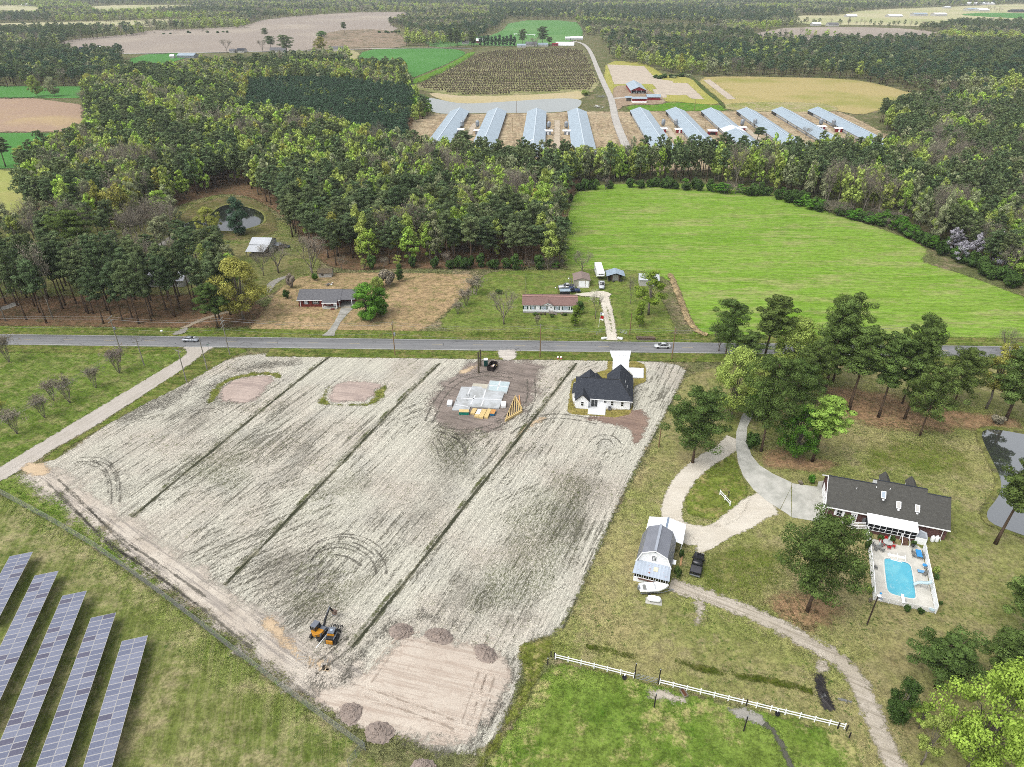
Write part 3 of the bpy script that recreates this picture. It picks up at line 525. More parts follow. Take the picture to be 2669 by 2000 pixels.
fld('ploughed_field', 'S', [(150,115),(185,103),(245,98),(340,90),(390,79),(480,77),(635,70),(690,49),(900,33),(1045,31),(1080,38),(1010,61),(1050,80),(900,110),(860,130),(600,136),(345,142),(200,138)], plow, .3, 12)
fld('cutover_ground', 'S', [(850,80),(1010,76),(1060,100),(1060,128),(860,132),(800,125)], ground_mat('cutover', mottled(C(170,148,128), C(150,134,112), C(118,116,86), 0.01, 0.05, 0.3), 4.0, 0.08), .36, 8)
fld('crop_field', 'S', [(340,142),(530,139),(440,165),(380,195),(330,200)], crop, .3, 6)
fld('crop_field', 'S', [(0,225),(290,226),(262,256),(0,258),(-200,258),(-200,225)], crop, .2, 4)
fld('ploughed_field', 'S', [(-300,257),(212,255),(222,345),(60,347),(-300,347)], plow2, .2, 4)
fld('crop_field', 'S', [(-300,347),(222,346),(232,390),(120,430),(70,442),(-300,445)], crop, .2, 4)
fld('hay_field', 'S', [(-300,442),(78,440),(66,500),(62,560),(-10,575),(-300,580)], ygrn, .2, 4)
fld('crop_field', 'Z2', [(240,318),(500,312),(820,312),(912,340),(840,380),(760,420),(510,520),(300,560),(100,480),(180,400)], crop, .2, 4)
fld('grass_margin', 'Z2', [(912,335),(975,335),(845,420),(640,520),(520,555),(515,525),(700,455),(840,385)], farmg, .22, 4)
fld('orchard_ground', 'Z2', [(975,338),(1100,322),(1640,300),(1700,420),(1775,592),(1500,600),(940,632),(700,600),(530,565),(640,522),(845,420)], ground_mat('orchard_grass', mottled(C(170,166,120), C(152,160,96), C(180,166,132), 0.02, 0.1, 0.8, grain=.3), 2.0, 0.1), .22, 4)
fld('pond_bank', 'Z2', [(630,590),(940,625),(1500,600),(1650,580),(1660,640),(1500,650),(1150,665),(850,668),(720,640)], ground_mat('bank_grass', rows(C(196,182,138), C(170,172,96), 0.1, 4, C(200,184,150), 0.02, .6), 2.0, 0.15), .24, 3)
fld('crop_field', 'Z2', [(1185,132),(1595,132),(1650,190),(1640,262),(1300,300),(900,290),(680,310),(620,260),(900,240),(1100,225)], ground_mat('far_crop', rows(C(98,146,80), C(90,136,76), 0.1, 14, C(112,154,90), 0.006, .7), 5.0, 0.06), .26, 6)
fld('farm_verge', 'Z2', [(0,325),(230,322),(180,420),(100,440),(0,400)], ground_mat('dry_verge', mottled(C(176,168,128), C(164,160,112), C(190,176,140), 0.01, 0.06, 0.4), 4.0, 0.08), .24, 5)
fld('poultry_yard', 'S', [(1062,400),(1062,346),(1085,297),(1300,291),(1500,291),(1640,292),(1700,291),(2150,291),(2200,292),(2330,360),(2350,400),(2200,430),(1700,450),(1300,450)], yardm, .16, 3)
fld('farm_grass', 'X3', [(265,860),(600,835),(1000,835),(1230,780),(1400,770),(2000,810),(2600,860),(2650,960),(2400,975),(1600,970),(700,980),(330,960)], farmg, .2, 3)
fld('dry_grass', 'X3', [(-200,-200),(700,-150),(1000,30),(1170,160),(1780,190),(2212,540),(2500,800),(2212,840),(1230,740),(900,800),(0,780),(-250,400)], ground_mat('dry_green', rows(C(176,170,92), C(186,178,108), 0.1, 5, C(164,166,80), 0.02, .6), 2.5, 0.12), .18, 4)
fld('sandy_field', 'X3', [(-160,-100),(700,-60),(880,140),(1140,255),(1350,280),(1370,325),(1700,330),(2100,712),(1780,690),(1650,600),(1500,615),(1210,600),(1240,670),(960,675),(880,480),(980,465),(890,360),(690,350),(260,360),(0,360)], sandf, .24, 2.5, smooth=0)
fld('farmyard', 'X3', [(0,400),(280,380),(690,420),(950,590),(1060,600),(1220,760),(1100,830),(250,830),(100,980),(-60,900),(-40,600)], ground_mat('yard_soil', mottled(C(172,150,126), C(158,138,114), C(186,166,142), 0.04, 0.15, 0.8), 2.0, 0.2), .28, 2.5)
fld('yellow_field', 'Z3', [(245,462),(500,455),(800,462),(1150,470),(1350,500),(1560,560),(1660,578),(2212,572),(2600,572),(2600,612),(2212,608),(1700,610),(1380,650),(1240,690),(1120,665),(900,640),(450,640),(380,580)], gold, .2, 3)
fld('sandy_field', 'Z3', [(300,478),(345,475),(500,592),(450,595)], sandf, .26, 2.5, smooth=0)
fld('dry_grass', 'Z3', [(420,610),(1000,610),(1130,650),(1050,670),(430,665)], ground_mat('patchy_dry', mottled(C(186,172,132), C(160,168,86), C(190,176,140), 0.03, 0.1, 0.6), 2.5, 0.15), .24, 3)
fld('ditch_line', 'Z3', [(225,462),(250,462),(330,540),(400,590),(440,640),(430,660),(405,620),(320,560)], ground_mat('ditch_grass', mottled(C(96,120,52), C(80,96,48), C(120,130,70), 0.05, 0.2, 0.9), 1.2, 0.3), .26, 2)
fld('brown_field', 'Z3', [(600,200),(700,185),(800,163),(1400,163),(1700,190),(1700,215),(1500,250),(1000,260),(600,240)], plow, .3, 8)
fld('pale_field', 'Z3', [(1240,62),(1500,50),(1800,42),(2212,20),(2500,20),(2500,90),(2212,130),(1760,120),(1700,160),(1300,150),(850,150),(840,90),(1100,95)], pale, .3, 10)
fld('green_field', 'Z3', [(1780,88),(2000,75),(2400,85),(2400,120),(2100,108)], crop, .4, 8)
fld('pale_field', 'Z1', [(0,32),(240,38),(260,75),(0,84),(-300,84),(-300,32)], pale, .3, 12)
fld('pale_field', 'Z1', [(560,36),(1230,30),(1250,48),(900,75),(640,75)], pale, .3, 12)
fld('pale_field', 'Z1', [(-300,160),(330,143),(700,135),(1220,118),(1220,150),(900,180),(0,200),(-300,200)], pale, .3, 12)
farm_road = ground_mat('farm_road', gravel(C(208,204,196), C(194,190,182), C(180,174,164)), 0.8, 0.4)
struct(strip('farm_road', pts('Z2', (1950,1000),(1890,870),(1850,760),(1830,640),(1790,560),(1740,450),(1710,370),(1680,310),(1640,278),(1580,265)), flat(3.0, .34, 1.0), farm_road, 2, 6))
struct(strip('farm_road', pts('Z2', (1840,635),(1900,628),(1960,625)), flat(3.0, .35, 1.0), farm_road, 2, 4))
struct(strip('country_road', pts('S', (320,141),(600,137),(860,131),(1060,126),(1230,127)), flat(4.0, .5, 1.0), farm_road, 2, 10))
for v, l in (('X4', [(1715,250),(1715,400),(1710,560),(1740,680)]), ('X4', [(740,290),(690,350),(640,450)]), ('X5', [(375,230),(420,290),(480,370)]), ('X5', [(1040,235),(1120,310),(1220,380)]), ('X5', [(1720,240),(1800,300),(1880,350)])):
    struct(strip('gravel_lane', pts(v, *l), flat(2.4, .3, 1.2), ground_mat('lane_gravel', gravel(C(214,200,178), C(200,184,160)), 1.2, 0.3), 2, 4))
# ---- water
wm = NT('pond_water'); p = wm.pos(); nz = wm.noise(p, 0.5, 3); mx = wm.n('MixShader'); mx.inputs[0].default_value = .42; gl = wm.n('BsdfGlossy'); gl.inputs['Roughness'].default_value = .03; wm.L(wm.bump(nz, 0.06, 0.02), gl.inputs['Normal']); wm.L(wm.bsdf(wm.mix(wm.noise(p, .05), (.035,.04,.035), (.05,.055,.045)), 0.1, 0.5), mx.inputs[1]); wm.L(gl.outputs[0], mx.inputs[2]); pond_w = wm.done(mx.outputs[0])
wm = NT('farm_pond_water'); p = wm.pos(); nz = wm.noise(p, 0.4, 3); farm_w = wm.done(wm.bsdf(wm.mix(wm.noise(p, .02), C(138,142,134), C(124,130,122)), 0.2, 0.4, wm.bump(nz, 0.15, 0.05)))
bankm = ground_mat('shore_grass', mottled(C(150,146,90), C(126,136,66), C(112,108,78), 0.1, 0.4, 2.0), 0.6, 0.8)
def pond(v, poly, wmat, hb=.35):
    P = pts(v, *poly); S = smooth_poly(P, 2)
    o = MB(); o.add([(q[0], q[1], .06 if hb < .5 else .4) for q in S], [tuple(range(len(S)))]); struct(o.build('pond', wmat))
    L = [Vector((q[0], q[1], 0)) for q in S]+[Vector((S[0][0], S[0][1], 0)), Vector((S[1][0], S[1][1], 0))]
    ar = sum(S[i][0]*S[(i+1) % len(S)][1]-S[(i+1) % len(S)][0]*S[i][1] for i in range(len(S))); q = -1 if ar > 0 else 1; hb *= .6
    pf = [(q*-.4,.03,1),(q*.1,hb,1),(q*.7,hb*.8,.4),(q*1.6,.03,-.7)]; struct(strip('pond_shore', L, pf if q > 0 else pf[::-1], bankm, 0, 1.5))
pond('Z11', [(1945,850),(2010,838),(2080,845),(2212,870),(2400,900),(2500,1200),(2400,1560),(2212,1480),(2060,1430),(1985,1390),(1975,1330),(2030,1270),(2070,1200),(2060,1120),(2010,1020),(1960,920)], pond_w)
pond('Z4', [(1140,470),(1240,425),(1300,435),(1400,340),(1480,325),(1600,345),(1690,380),(1700,440),(1640,470),(1500,505),(1300,490),(1200,485)], paint('dark_pond_water', (.012,.014,.012), .05, .5, vary=.2))
pond('Z2', [(640,625),(720,640),(850,668),(1000,665),(1300,645),(1520,632),(1630,640),(1640,665),(1610,700),(1500,725),(1200,728),(900,730),(700,735),(650,690)], farm_w, .6)
struct(sheet('pond_bank', pts('Z4', (1090,500),(1130,410),(1280,310),(1480,268),(1650,300),(1760,380),(1790,500),(1700,540),(1480,560),(1200,530)), .04, ground_mat('bank_soil', mottled(C(140,122,92), C(122,120,72), C(108,116,60), 0.08, 0.3, 1.6), 2.0, 0.5), 2.2, 0.8))
# ================================================================== TREES
def leaf_mat(name, c1, c2, dark=0.55, transl=0.33, hue=0.02, vs=0.45):
    n = NT(name); r = n.rnd(); p = n.obj()
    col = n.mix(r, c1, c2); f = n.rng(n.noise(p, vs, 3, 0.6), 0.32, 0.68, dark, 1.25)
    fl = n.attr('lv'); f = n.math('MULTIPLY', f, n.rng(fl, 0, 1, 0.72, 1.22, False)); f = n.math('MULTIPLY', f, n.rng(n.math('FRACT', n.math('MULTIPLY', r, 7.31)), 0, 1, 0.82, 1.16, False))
    h = n.n('HueSaturation'); n.L(f, h.inputs['Value']); n.L(n.rng(n.math('FRACT', n.math('MULTIPLY', r, 3.7)), 0, 1, 0.492, 0.505, False), h.inputs['Hue']); n.L(col, h.inputs['Color'])
    d = n.n('BsdfDiffuse'); n.L(h.outputs[0], d.inputs['Color']); t = n.n('BsdfTranslucent'); n.L(h.outputs[0], t.inputs['Color'])
    m = n.n('MixShader'); m.inputs[0].default_value = transl; n.L(d.outputs[0], m.inputs[1]); n.L(t.outputs[0], m.inputs[2]); return n.done(m.outputs[0])
def K(r, g, b, k=2.0): return tuple(q*k for q in C(r, g, b))
LEAF = {'pine': leaf_mat('pine_needles', K(104,116,78), K(84,102,70)), 'plant': leaf_mat('young_pine_needles', K(78,102,78), K(68,90,70)),
 'nearpine': leaf_mat('pine_needles_near', K(96,114,60), K(86,106,56), 0.55), 'limepine': leaf_mat('new_needles', K(136,164,78), K(120,150,68)),
 'lime': leaf_mat('lime_leaves', K(142,168,74), K(130,156,74), 0.65), 'yg': leaf_mat('yellow_green_leaves', K(148,160,84), K(136,152,80), 0.65),
 'olive': leaf_mat('olive_leaves', K(146,146,76), K(136,140,70), 0.65), 'grey': leaf_mat('pale_leaves', K(132,140,104), K(128,132,100), 0.7),
 'bud': leaf_mat('bud_haze', K(132,122,110), K(124,120,102), 0.75), 'green': leaf_mat('bright_leaves', K(94,136,52,1.6), K(84,126,48,1.6), 0.6),
 'shrub': leaf_mat('evergreen_leaves', K(78,102,52,1.7), K(68,92,48,1.7), 0.6), 'lilac': leaf_mat('lilac_blossom', K(160,156,164), K(150,148,156), 0.8),
 'white': leaf_mat('white_blossom', K(226,224,206), K(216,214,194), 0.85), 'pear': leaf_mat('pear_leaves', K(108,128,50), K(98,118,44), 0.6)}
bark_p = paint('pine_bark', C(104,88,74), 0.95, 0.05, vary=0.3, vscale=2); bark_d = paint('grey_bark', C(138,130,118), 0.95, 0.05, vary=0.3, vscale=2)
def quads_obj(c, nrm, size, lv, asp=1.0, rs=rng):
    """leaf faces: centres, normals, sizes"""
    n = len(c); t = rs.normal(size=(n, 3)); u = np.cross(nrm, t); u /= np.linalg.norm(u, axis=1)[:, None]+1e-9; v = np.cross(nrm, u)
    u = u*(size*0.5)[:, None]; v = v*(size*0.5*asp)[:, None]
    bend = nrm*(size*0.18)[:, None]
    return np.stack([c-u-v, c+u-v*0.6+bend, c+u*0.8+v, c-u*0.7+v*0.9+bend], 1)
def leaf_mesh(name, Q, lv, mat):
    n = len(Q); me = bpy.data.meshes.new(name); me.vertices.add(4*n); me.vertices.foreach_set('co', Q.astype(np.float32).ravel())
    me.loops.add(4*n); me.loops.foreach_set('vertex_index', np.arange(4*n, dtype=np.int32)); me.polygons.add(n); me.polygons.foreach_set('loop_start', np.arange(n, dtype=np.int32)*4)
    try: me.polygons.foreach_set('loop_total', np.full(n, 4, np.int32))
    except Exception: pass
    a = me.attributes.new('lv', 'FLOAT', 'POINT'); a.data.foreach_set('value', np.repeat(lv, 4).astype(np.float32))
    me.update(calc_edges=True); me.materials.append(mat); return me
def clumps(cen, rad, k, size, rs, asp=1.0, shell=0.45, up=0.35):
    m = len(cen); d = rs.normal(size=(m*k, 3)); d /= np.linalg.norm(d, axis=1)[:, None]; rr = rs.uniform(shell, 1, m*k)**0.7
    off = d*rr[:, None]*np.repeat(rad, k, 0); c = np.repeat(cen, k, 0)+off
    nr = d+rs.normal(size=d.shape)*0.38; nr[:, 2] += up; nr /= np.linalg.norm(nr, axis=1)[:, None]
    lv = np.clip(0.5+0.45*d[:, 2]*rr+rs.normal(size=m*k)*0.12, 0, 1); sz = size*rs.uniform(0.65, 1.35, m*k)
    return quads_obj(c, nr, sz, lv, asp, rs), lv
def pine_shape(seed, detail=1, H=20.0, cf=0.5, W=3.6, n=26, lean=0.5, spread=1.0, leafk=1.0):
    """trunk mesh and needle faces of a tall pine with a bare lower trunk and flat tufted boughs"""
    rs = np.random.default_rng(seed); t = MB(); bx, by = rs.normal(size=2)*lean*0.5
    def ax(z): u = z/H; return np.array([bx*u*u+0.15*math.sin(3*u+seed), by*u*u+0.15*math.cos(2.5*u+seed), z])
    zs = np.linspace(0, H*0.97, 7); t.tube([ax(z) for z in zs], [0.30*(1-0.85*z/H)+(0.08 if z == 0 else 0) for z in zs], 6 if detail else 4)
    cen = []; rad = []
    for i in range(n):
        u = (i+rs.uniform(0, 1))/n; z = H*(1-cf+cf*u*0.97); prof = math.sqrt(max(0.05, 1-((u-0.38)/0.66)**2)); L = W*prof*rs.uniform(0.55, 1.12)
        a = i*2.4+rs.normal()*0.4; e = ax(z)+np.array([math.cos(a)*L, math.sin(a)*L, L*rs.uniform(0.0, 0.35)])
        if detail: t.tube([ax(z-0.3), (ax(z)+e)/2+np.array([0, 0, .1]), e], [0.07, 0.05, 0.02], 3, False)
        for q in range(3 if detail else 2):
            f = 1-0.33*q+rs.normal()*0.08; c = ax(z)*(1-f)+e*f+rs.normal(size=3)*[.5, .5, .25]; s = spread*(0.55+0.55*prof)*rs.uniform(0.75, 1.25)
            cen.append(c); rad.append([1.05*s, 1.05*s, 0.55*s])
    cen.append(ax(H*0.985)); rad.append([0.7, 0.7, 0.6])
    k = {0: 12, 1: 70, 2: 230}[detail]; size = {0: 0.95, 1: 0.42, 2: 0.27}[detail]*leafk
    Q, lv = clumps(np.array(cen), np.array(rad), k, size, rs, 0.55)
    return t, Q, lv
def branchy(t, p, d, L, r, lev, rs, ends, spread=0.6, kids=4, upb=0.25):
    d = d/np.linalg.norm(d); mid = p+d*L*0.5+rs.normal(size=3)*L*0.04; e = p+d*L+np.array([0, 0, L*upb*0.3])
    t.tube([p, mid, e], [r, r*0.8, r*0.55], 5 if lev > 2 else 3, False)
    if lev == 0: ends.append(e); return
    for i in range(kids):
        nd = d*1.0+rs.normal(size=3)*spread; nd[2] += upb; s = rs.uniform(0.55, 0.8); st = p+(e-p)*rs.uniform(0.55, 1.0)
        branchy(t, st, nd, L*s, r*0.52, lev-1, rs, ends, spread, kids, upb)
def leafy_shape(seed, detail=1, H=16.0, W=4.2, cf=0.7, dens=1.0, nblob=26, leaf=None, oval=1.0, blob=0.27):
    """trunk with limbs and a crown of leaf clumps spread through an uneven dome"""
    rs = np.random.default_rng(seed); t = MB(); ends = []
    th = H*(1-cf)+H*0.1
    t.tube([(0, 0, 0), (rs.normal()*.1, rs.normal()*.1, th*.5), (rs.normal()*.2, rs.normal()*.2, th)], [0.30, 0.24, 0.2], 6)
    cen = []; rad = []; zc = H*(1-cf/2)
    for i in range(nblob):
        u = rs.uniform(-1, 1); a = i*2.4+rs.normal()*0.3; pr = math.sqrt(max(0.02, 1-u*u)); rr = rs.uniform(0.35, 0.95)
        z = zc+u*H*cf*0.5*0.9; wq = W*(0.85-0.25*u)*pr*rr*oval; c = np.array([math.cos(a)*wq, math.sin(a)*wq, z])
        cen.append(c); s = rs.uniform(0.6, 1.15)*W*blob; rad.append([s, s, s*0.85])
        if detail and i % 2 == 0: t.tube([(0, 0, min(th, z*0.75)), c*0.55+np.array([0, 0, z*0.4]), c], [0.10, 0.06, 0.02], 3, False)
    k = int({0: 15, 1: 85, 2: 300}[detail]*dens); size = leaf or {0: 1.0, 1: 0.42, 2: 0.26}[detail]
    Q, lv = clumps(np.array(cen), np.array(rad), k, size, rs, 0.8, 0.3)
    return t, Q, lv
def bare_shape(seed, detail=1, H=11.0, W=4.0, stems=1, buds=0.3):
    rs = np.random.default_rng(seed); t = MB(); ends = []; lev = 3 if detail else 2
    if stems > 1:
        for i in range(stems):
            a = 2*math.pi*i/stems+rs.normal()*.2; branchy(t, np.array([math.cos(a)*.15, math.sin(a)*.15, 0]), np.array([math.cos(a)*W/H*0.9, math.sin(a)*W/H*0.9, 1.0]), H*0.42, 0.07, 2, rs, ends, 0.33, 4, 0.5)
    else:
        t.tube([(0, 0, 0), (rs.normal()*.1, rs.normal()*.1, H*.16), (rs.normal()*.15, rs.normal()*.15, H*.3)], [0.27, 0.21, 0.18], 6)
        for i in range(5):
            a = i*1.26+rs.normal()*.25; branchy(t, np.array([0, 0, H*(.2+.03*i)]), np.array([math.cos(a)*W/H*1.5, math.sin(a)*W/H*1.5, 1.0]), H*0.36, 0.12, lev, rs, ends, 0.5, 4, 0.3)
    E = np.array(ends); k = {0: 1, 1: 2, 2: 6}[detail]
    c = np.repeat(E, k, 0)+rs.normal(size=(len(E)*k, 3))*0.35; nr = rs.normal(size=c.shape); nr /= np.linalg.norm(nr, axis=1)[:, None]
    Q = quads_obj(c, nr, np.full(len(c), (0.34 if detail else 0.7)*buds/0.3*0.5)*rs.uniform(.5, 1.4, len(c)), None, 0.4, rs); return t, Q, rs.uniform(0.3, 0.8, len(c))
def bush_shape(seed, detail=1, H=2.0, W=1.2):
    rs = np.random.default_rng(seed); t = MB(); t.tube([(0, 0, 0), (0.03, 0, H*.4), (0, 0.02, H*.7)], [0.06, 0.05, 0.02], 4); nb = 14
    u = rs.normal(size=(nb, 3)); u /= np.linalg.norm(u, axis=1)[:, None]; cen = u*[W*.55, W*.55, H*.3]+[0, 0, H*.55]; rad = np.full((nb, 3), 0.45)*[W*.8, W*.8, H*.5]
    Q, lv = clumps(cen, rad, {0: 14, 1: 70, 2: 130}[detail], {0: .5, 1: .22, 2: .16}[detail]*max(1, W/1.2), rs, 0.8); return t, Q, lv
SHAPES = {}
def shape(key, fn, *a, **kw):
    """shared trunk and crown meshes"""
    if key not in SHAPES:
        t, Q, lv = fn(*a, **kw); SHAPES[key] = (t.mesh('trunk', bark_p if 'pine' in key[0] else bark_d, True), leaf_mesh('crown', Q, lv, LEAF['pine']))
    return SHAPES[key]
def plant(name, shp, leaf, x, y, sc, label, cat, group=None, rz=None, bark=None):
    o = bpy.data.objects.new(name, None); COL.objects.link(o); o.location = (x, y, 0); o.rotation_euler = (0, 0, random.uniform(0, 6.28) if rz is None else rz); o.scale = sc
    tr = child('trunk', shp[0], o); cr = child('crown', shp[1], o); cr.material_slots[0].link = 'OBJECT'; cr.material_slots[0].material = LEAF[leaf]
    return tag(o, label, cat, group)
# ---- single trees that stand on their own, each from where its trunk meets the ground
HPINE, HLEAF, HBARE = 20.0, 16.0, 11.0
def lone(kind, v, bx, by, ty, wpx, label, leaf=None, var=0, cat=None, name=None, **kw):
    b = at(v, bx, by); h = max(1.0, height_at(b, v, ty)*0.97); wd = wpx/VW[v][2]/pxm(b)
    if kind == 'pine' and wd > 11: s = shape(('pine', 3, var), pine_shape, 150+var, 2, cf=.68, W=6.8, n=44, spread=1.35, leafk=1.0); H0, W0 = HPINE, 15.6
    elif kind == 'pine': s = shape(('pine', 2, var), pine_shape, 100+var, 2, cf=(0.62, 0.5, 0.56, 0.7)[var % 4], W=(3.9, 3.4, 3.7, 3.6)[var % 4], n=(34, 30, 34, 36)[var % 4]); H0, W0 = HPINE, 8.0
    elif kind == 'leafy' and wd > 12: s = shape(('leafy', 3, var), leafy_shape, 250+var, 2, W=8.0, nblob=80, blob=.2, dens=.75, cf=.86); H0, W0 = HLEAF, 16.0
    elif kind == 'leafy': s = shape(('leafy', 2, var), leafy_shape, 200+var, 2, dens=(1, .55, .8, 1.1)[var % 4], cf=(.72, .75, .7, .96)[var % 4], nblob=(34, 30, 32, 44)[var % 4], blob=(.29, .29, .29, .36)[var % 4]); H0, W0 = HLEAF, 8.8
    elif kind == 'bare': s = shape(('bare', 2, var), bare_shape, 300+var, 2, stems=(1, 11, 1)[var % 3], buds=(.3, .8, .3)[var % 3], H=HBARE, W=(4., 2.6, 3.4)[var % 3]); H0, W0 = HBARE, (8.0, 6.0, 7.0)[var % 3]
    elif kind == 'cone': s = shape(('cone', 2, var), leafy_shape, 400+var, 2, H=16., W=3.2, cf=.9, nblob=44, blob=.42); H0, W0 = 16.0, 7.4
    else: s = shape(('bush', 2, var), bush_shape, 500+var, 2); H0, W0 = 2.0, 2.6
    nm = name or {'pine': 'pine_tree', 'leafy': 'leafy_tree', 'bare': 'bare_tree', 'cone': 'leafy_tree', 'bush': 'shrub'}[kind]
    ct = cat or {'pine': 'pine tree', 'leafy': 'tree', 'bare': 'bare tree', 'cone': 'tree', 'bush': 'shrub'}[kind]
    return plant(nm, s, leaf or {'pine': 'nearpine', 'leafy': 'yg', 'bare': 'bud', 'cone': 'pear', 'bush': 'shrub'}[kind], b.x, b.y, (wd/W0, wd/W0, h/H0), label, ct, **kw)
Z = 'Z11'
lone('pine', Z, 430, 440, 70, 250, 'round-topped pine beside the road, leftmost of the pines above the curved drive', var=0)
lone('pine', Z, 655, 480, 37, 220, 'tall pine by the road with its crown against the meadow, second from the left', var=1)
lone('pine', Z, 560, 500, 265, 240, 'low dark pine in front of the road behind the lime-leaved tree', var=2)
lone('pine', Z, 1018, 625, 78, 230, 'leaning tall pine with bare dark trunk in the middle of the roadside grove', var=3)
lone('pine', Z, 1072, 560, 22, 290, 'tallest pine of the roadside grove with crown against the meadow', var=0)
lone('pine', Z, 1172, 735, 240, 250, 'pine with long bare trunk on straw between two taller pines', var=1)
lone('pine', Z, 1342, 772, 272, 220, 'slim pine with straight bare trunk and a ring of red straw at its foot', var=2)
lone('pine', Z, 1505, 782, 225, 180, 'narrow pine with thin trunk right of the slim straight pine', var=3)
lone('pine', Z, 1490, 692, 165, 260, 'broad pine with crown against the meadow above the thin-trunked pine', var=0)
lone('pine', Z, 1592, 882, 465, 290, 'bright green pine leaning right at the edge of the open lawn', var=1)
lone('pine', Z, 1790, 700, 360, 300, 'grey-green broad pine behind the bright leaning pine', var=2)
lone('pine', Z, 2095, 790, 305, 260, 'pine with leaning trunk and brush at its foot left of the pond', var=3)
lone('pine', Z, 645, 972, 405, 380, 'big pine standing inside the bend of the concrete drive', var=0)
lone('pine', Z, 240, 1040, 612, 400, 'broad low pine between the sandy lots and the gravel loop', var=3)
lone('pine', Z, 955, 1036, 640, 240, 'half-dead pine with lime needles above grey bare limbs', leaf='limepine', var=1)
lone('pine', Z, 820, 760, 430, 300, 'grey-green pine standing beside the big pine in the drive bend', var=2)
lone('leafy', Z, 470, 770, 350, 370, 'lime-leaved tree at the roadside end of the sandy lots', leaf='yg', var=1)
lone('leafy', Z, 830, 480, 170, 370, 'thin yellow-green tree in front of the road among the pines', leaf='yg', var=2)
lone('leafy', Z, 950, 560, 390, 190, 'small yellow-green tree below the thin roadside tree', leaf='yg', var=1)
lone('leafy', Z, 850, 1015, 690, 320, 'dense bright green tree beside the half-dead pine', leaf='green', var=3)
lone('leafy', Z, 1985, 720, 300, 220, 'wispy straw-coloured tree between the pines and the pond', leaf='olive', var=1)
lone('leafy', Z, 700, 600, 400, 260, 'leafy yellow-green tree hiding the upper end of the concrete drive', leaf='yg', var=2)
lone('pine', Z, 900, 700, 330, 260, 'dark pine crowding the middle of the drive grove', var=0)
lone('leafy', Z, 620, 790, 560, 220, 'dark leafy tree over the upper bend of the drive', leaf='green', var=2)
lone('leafy', Z, 600, 715, 560, 170, 'dark shrub mass beside the upper end of the concrete drive', leaf='shrub', var=3, cat='shrub', name='shrub')
lone('bush', Z, 590, 960, 860, 110, 'dark evergreen shrub at the foot of the big drive pine', var=1)
lone('bush', Z, 2050, 810, 755, 100, 'low brown brush heap around the leaning pond pine', leaf='bud', var=2)
lone('bush', Z, 945, 1165, 1115, 55, 'bright green garden shrub at the top of the concrete apron', leaf='green', var=1)
lone('bush', Z, 880, 1170, 1148, 40, 'small brown garden shrub at the top of the concrete apron', leaf='bud', var=2)
lone('bare', Z, 395, 380, 235, 110, 'grey leafless tree beside the roadside pines', leaf='bud', var=0)
lone('bare', Z, 2085, 420, 260, 110, 'grey leafless tree by the road near the right edge of the meadow', var=2)
Z = 'Z12'
lone('pine', Z, 1670, 700, 140, 560, 'large lone pine on the lawn left of the swimming pool', var=3)
lone('bush', Z, 862, 490, 415, 60, 'tall clipped evergreen shrub at the right front of the white barn', var=0)
lone('bush', Z, 888, 366, 312, 38, 'small round evergreen shrub at the right side of the white barn', var=1)
Z = 'Z13'
lone('pine', Z, 1795, 812, 125, 360, 'tall pine on the pond bank right of the brick house', var=1)
lone('pine', Z, 1990, 1560, 1100, 420, 'pine crown at the right edge below the brick house lawn', var=2)
for q, (x, y, ty, w_, lab) in enumerate([(480,628,572,60,'shrub at the left corner of the brick house below the window'),(540,640,598,44,'smallest shrub under the shuttered window of the brick house'),(615,660,602,84,'shrub left of the white door of the brick house'),
    (882,785,732,58,'round shrub left of the closed umbrella under the screened porch'),(968,802,742,62,'round shrub right of the closed umbrella under the screened porch'),(1142,826,775,52,'leafy shrub right of the porch steps'),(775,860,768,62,'tall shrub outside the left pool fence by the porch end'),
    (1092,1340,1290,66,'left of two round shrubs below the wire pool fence'),(1197,1358,1308,66,'right of two round shrubs below the wire pool fence'),(790,1190,1135,64,'yellow-green shrub outside the left pool fence near the lamp post'),(1316,1045,985,70,'light green shrub outside the right pool fence'),
    (1322,1085,1045,50,'dark shrub outside the right pool fence below the light green one'),(1356,1290,1255,36,'small shrub outside the right pool fence near the lower corner'),(805,1265,1230,40,'brown shrub at the lower left corner of the pool fence')]):
    lone('bush', Z, x, y, ty, w_, lab, leaf='yg' if 'green one' not in lab and ('yellow' in lab or 'light green' in lab) else 'bud' if 'brown' in lab else 'shrub', var=q % 3)
Z = 'Z14'
lone('pine', Z, 1560, 560, 215, 420, 'pine crown above the big lime tree at the lower right', var=0)
lone('pine', Z, 2060, 560, 165, 460, 'pine crown at the right edge behind the big lime tree', var=3)
lone('leafy', Z, 1780, 1180, 400, 800, 'big lime-green tree at the lower right corner', leaf='lime', var=2)
lone('leafy', Z, 1440, 1130, 740, 260, 'pale yellow-green tree below the big lime tree beside the sandy track', leaf='yg', var=1)
lone('leafy', Z, 2180, 1330, 760, 400, 'pale grey-leaved tree in the lower right corner', leaf='grey', var=1)
lone('leafy', Z, 1250, 800, 480, 240, 'dark evergreen thicket left of the big lime tree', leaf='shrub', var=3, cat='shrub', name='shrub')
lone('leafy', Z, 1420, 860, 660, 220, 'lime shrub between the dark thicket and the lime tree', leaf='lime', var=1, cat='shrub', name='shrub')
Z = 'Z5'
lone('bare', Z, 1262, 1095, 905, 190, 'wide leafless tree on the lawn left of the white mobile home', var=0)
lone('cone', Z, 1717, 1105, 968, 95, 'small round evergreen tree in front of the mobile home', leaf='pear', var=0)
lone('cone', Z, 1745, 1030, 945, 80, 'dark cedar behind the small evergreen at the mobile home corner', leaf='shrub', var=1)
lone('bare', Z, 1848, 1062, 885, 85, 'white blossoming tree beside the mobile home gravel drive', leaf='white', var=0)
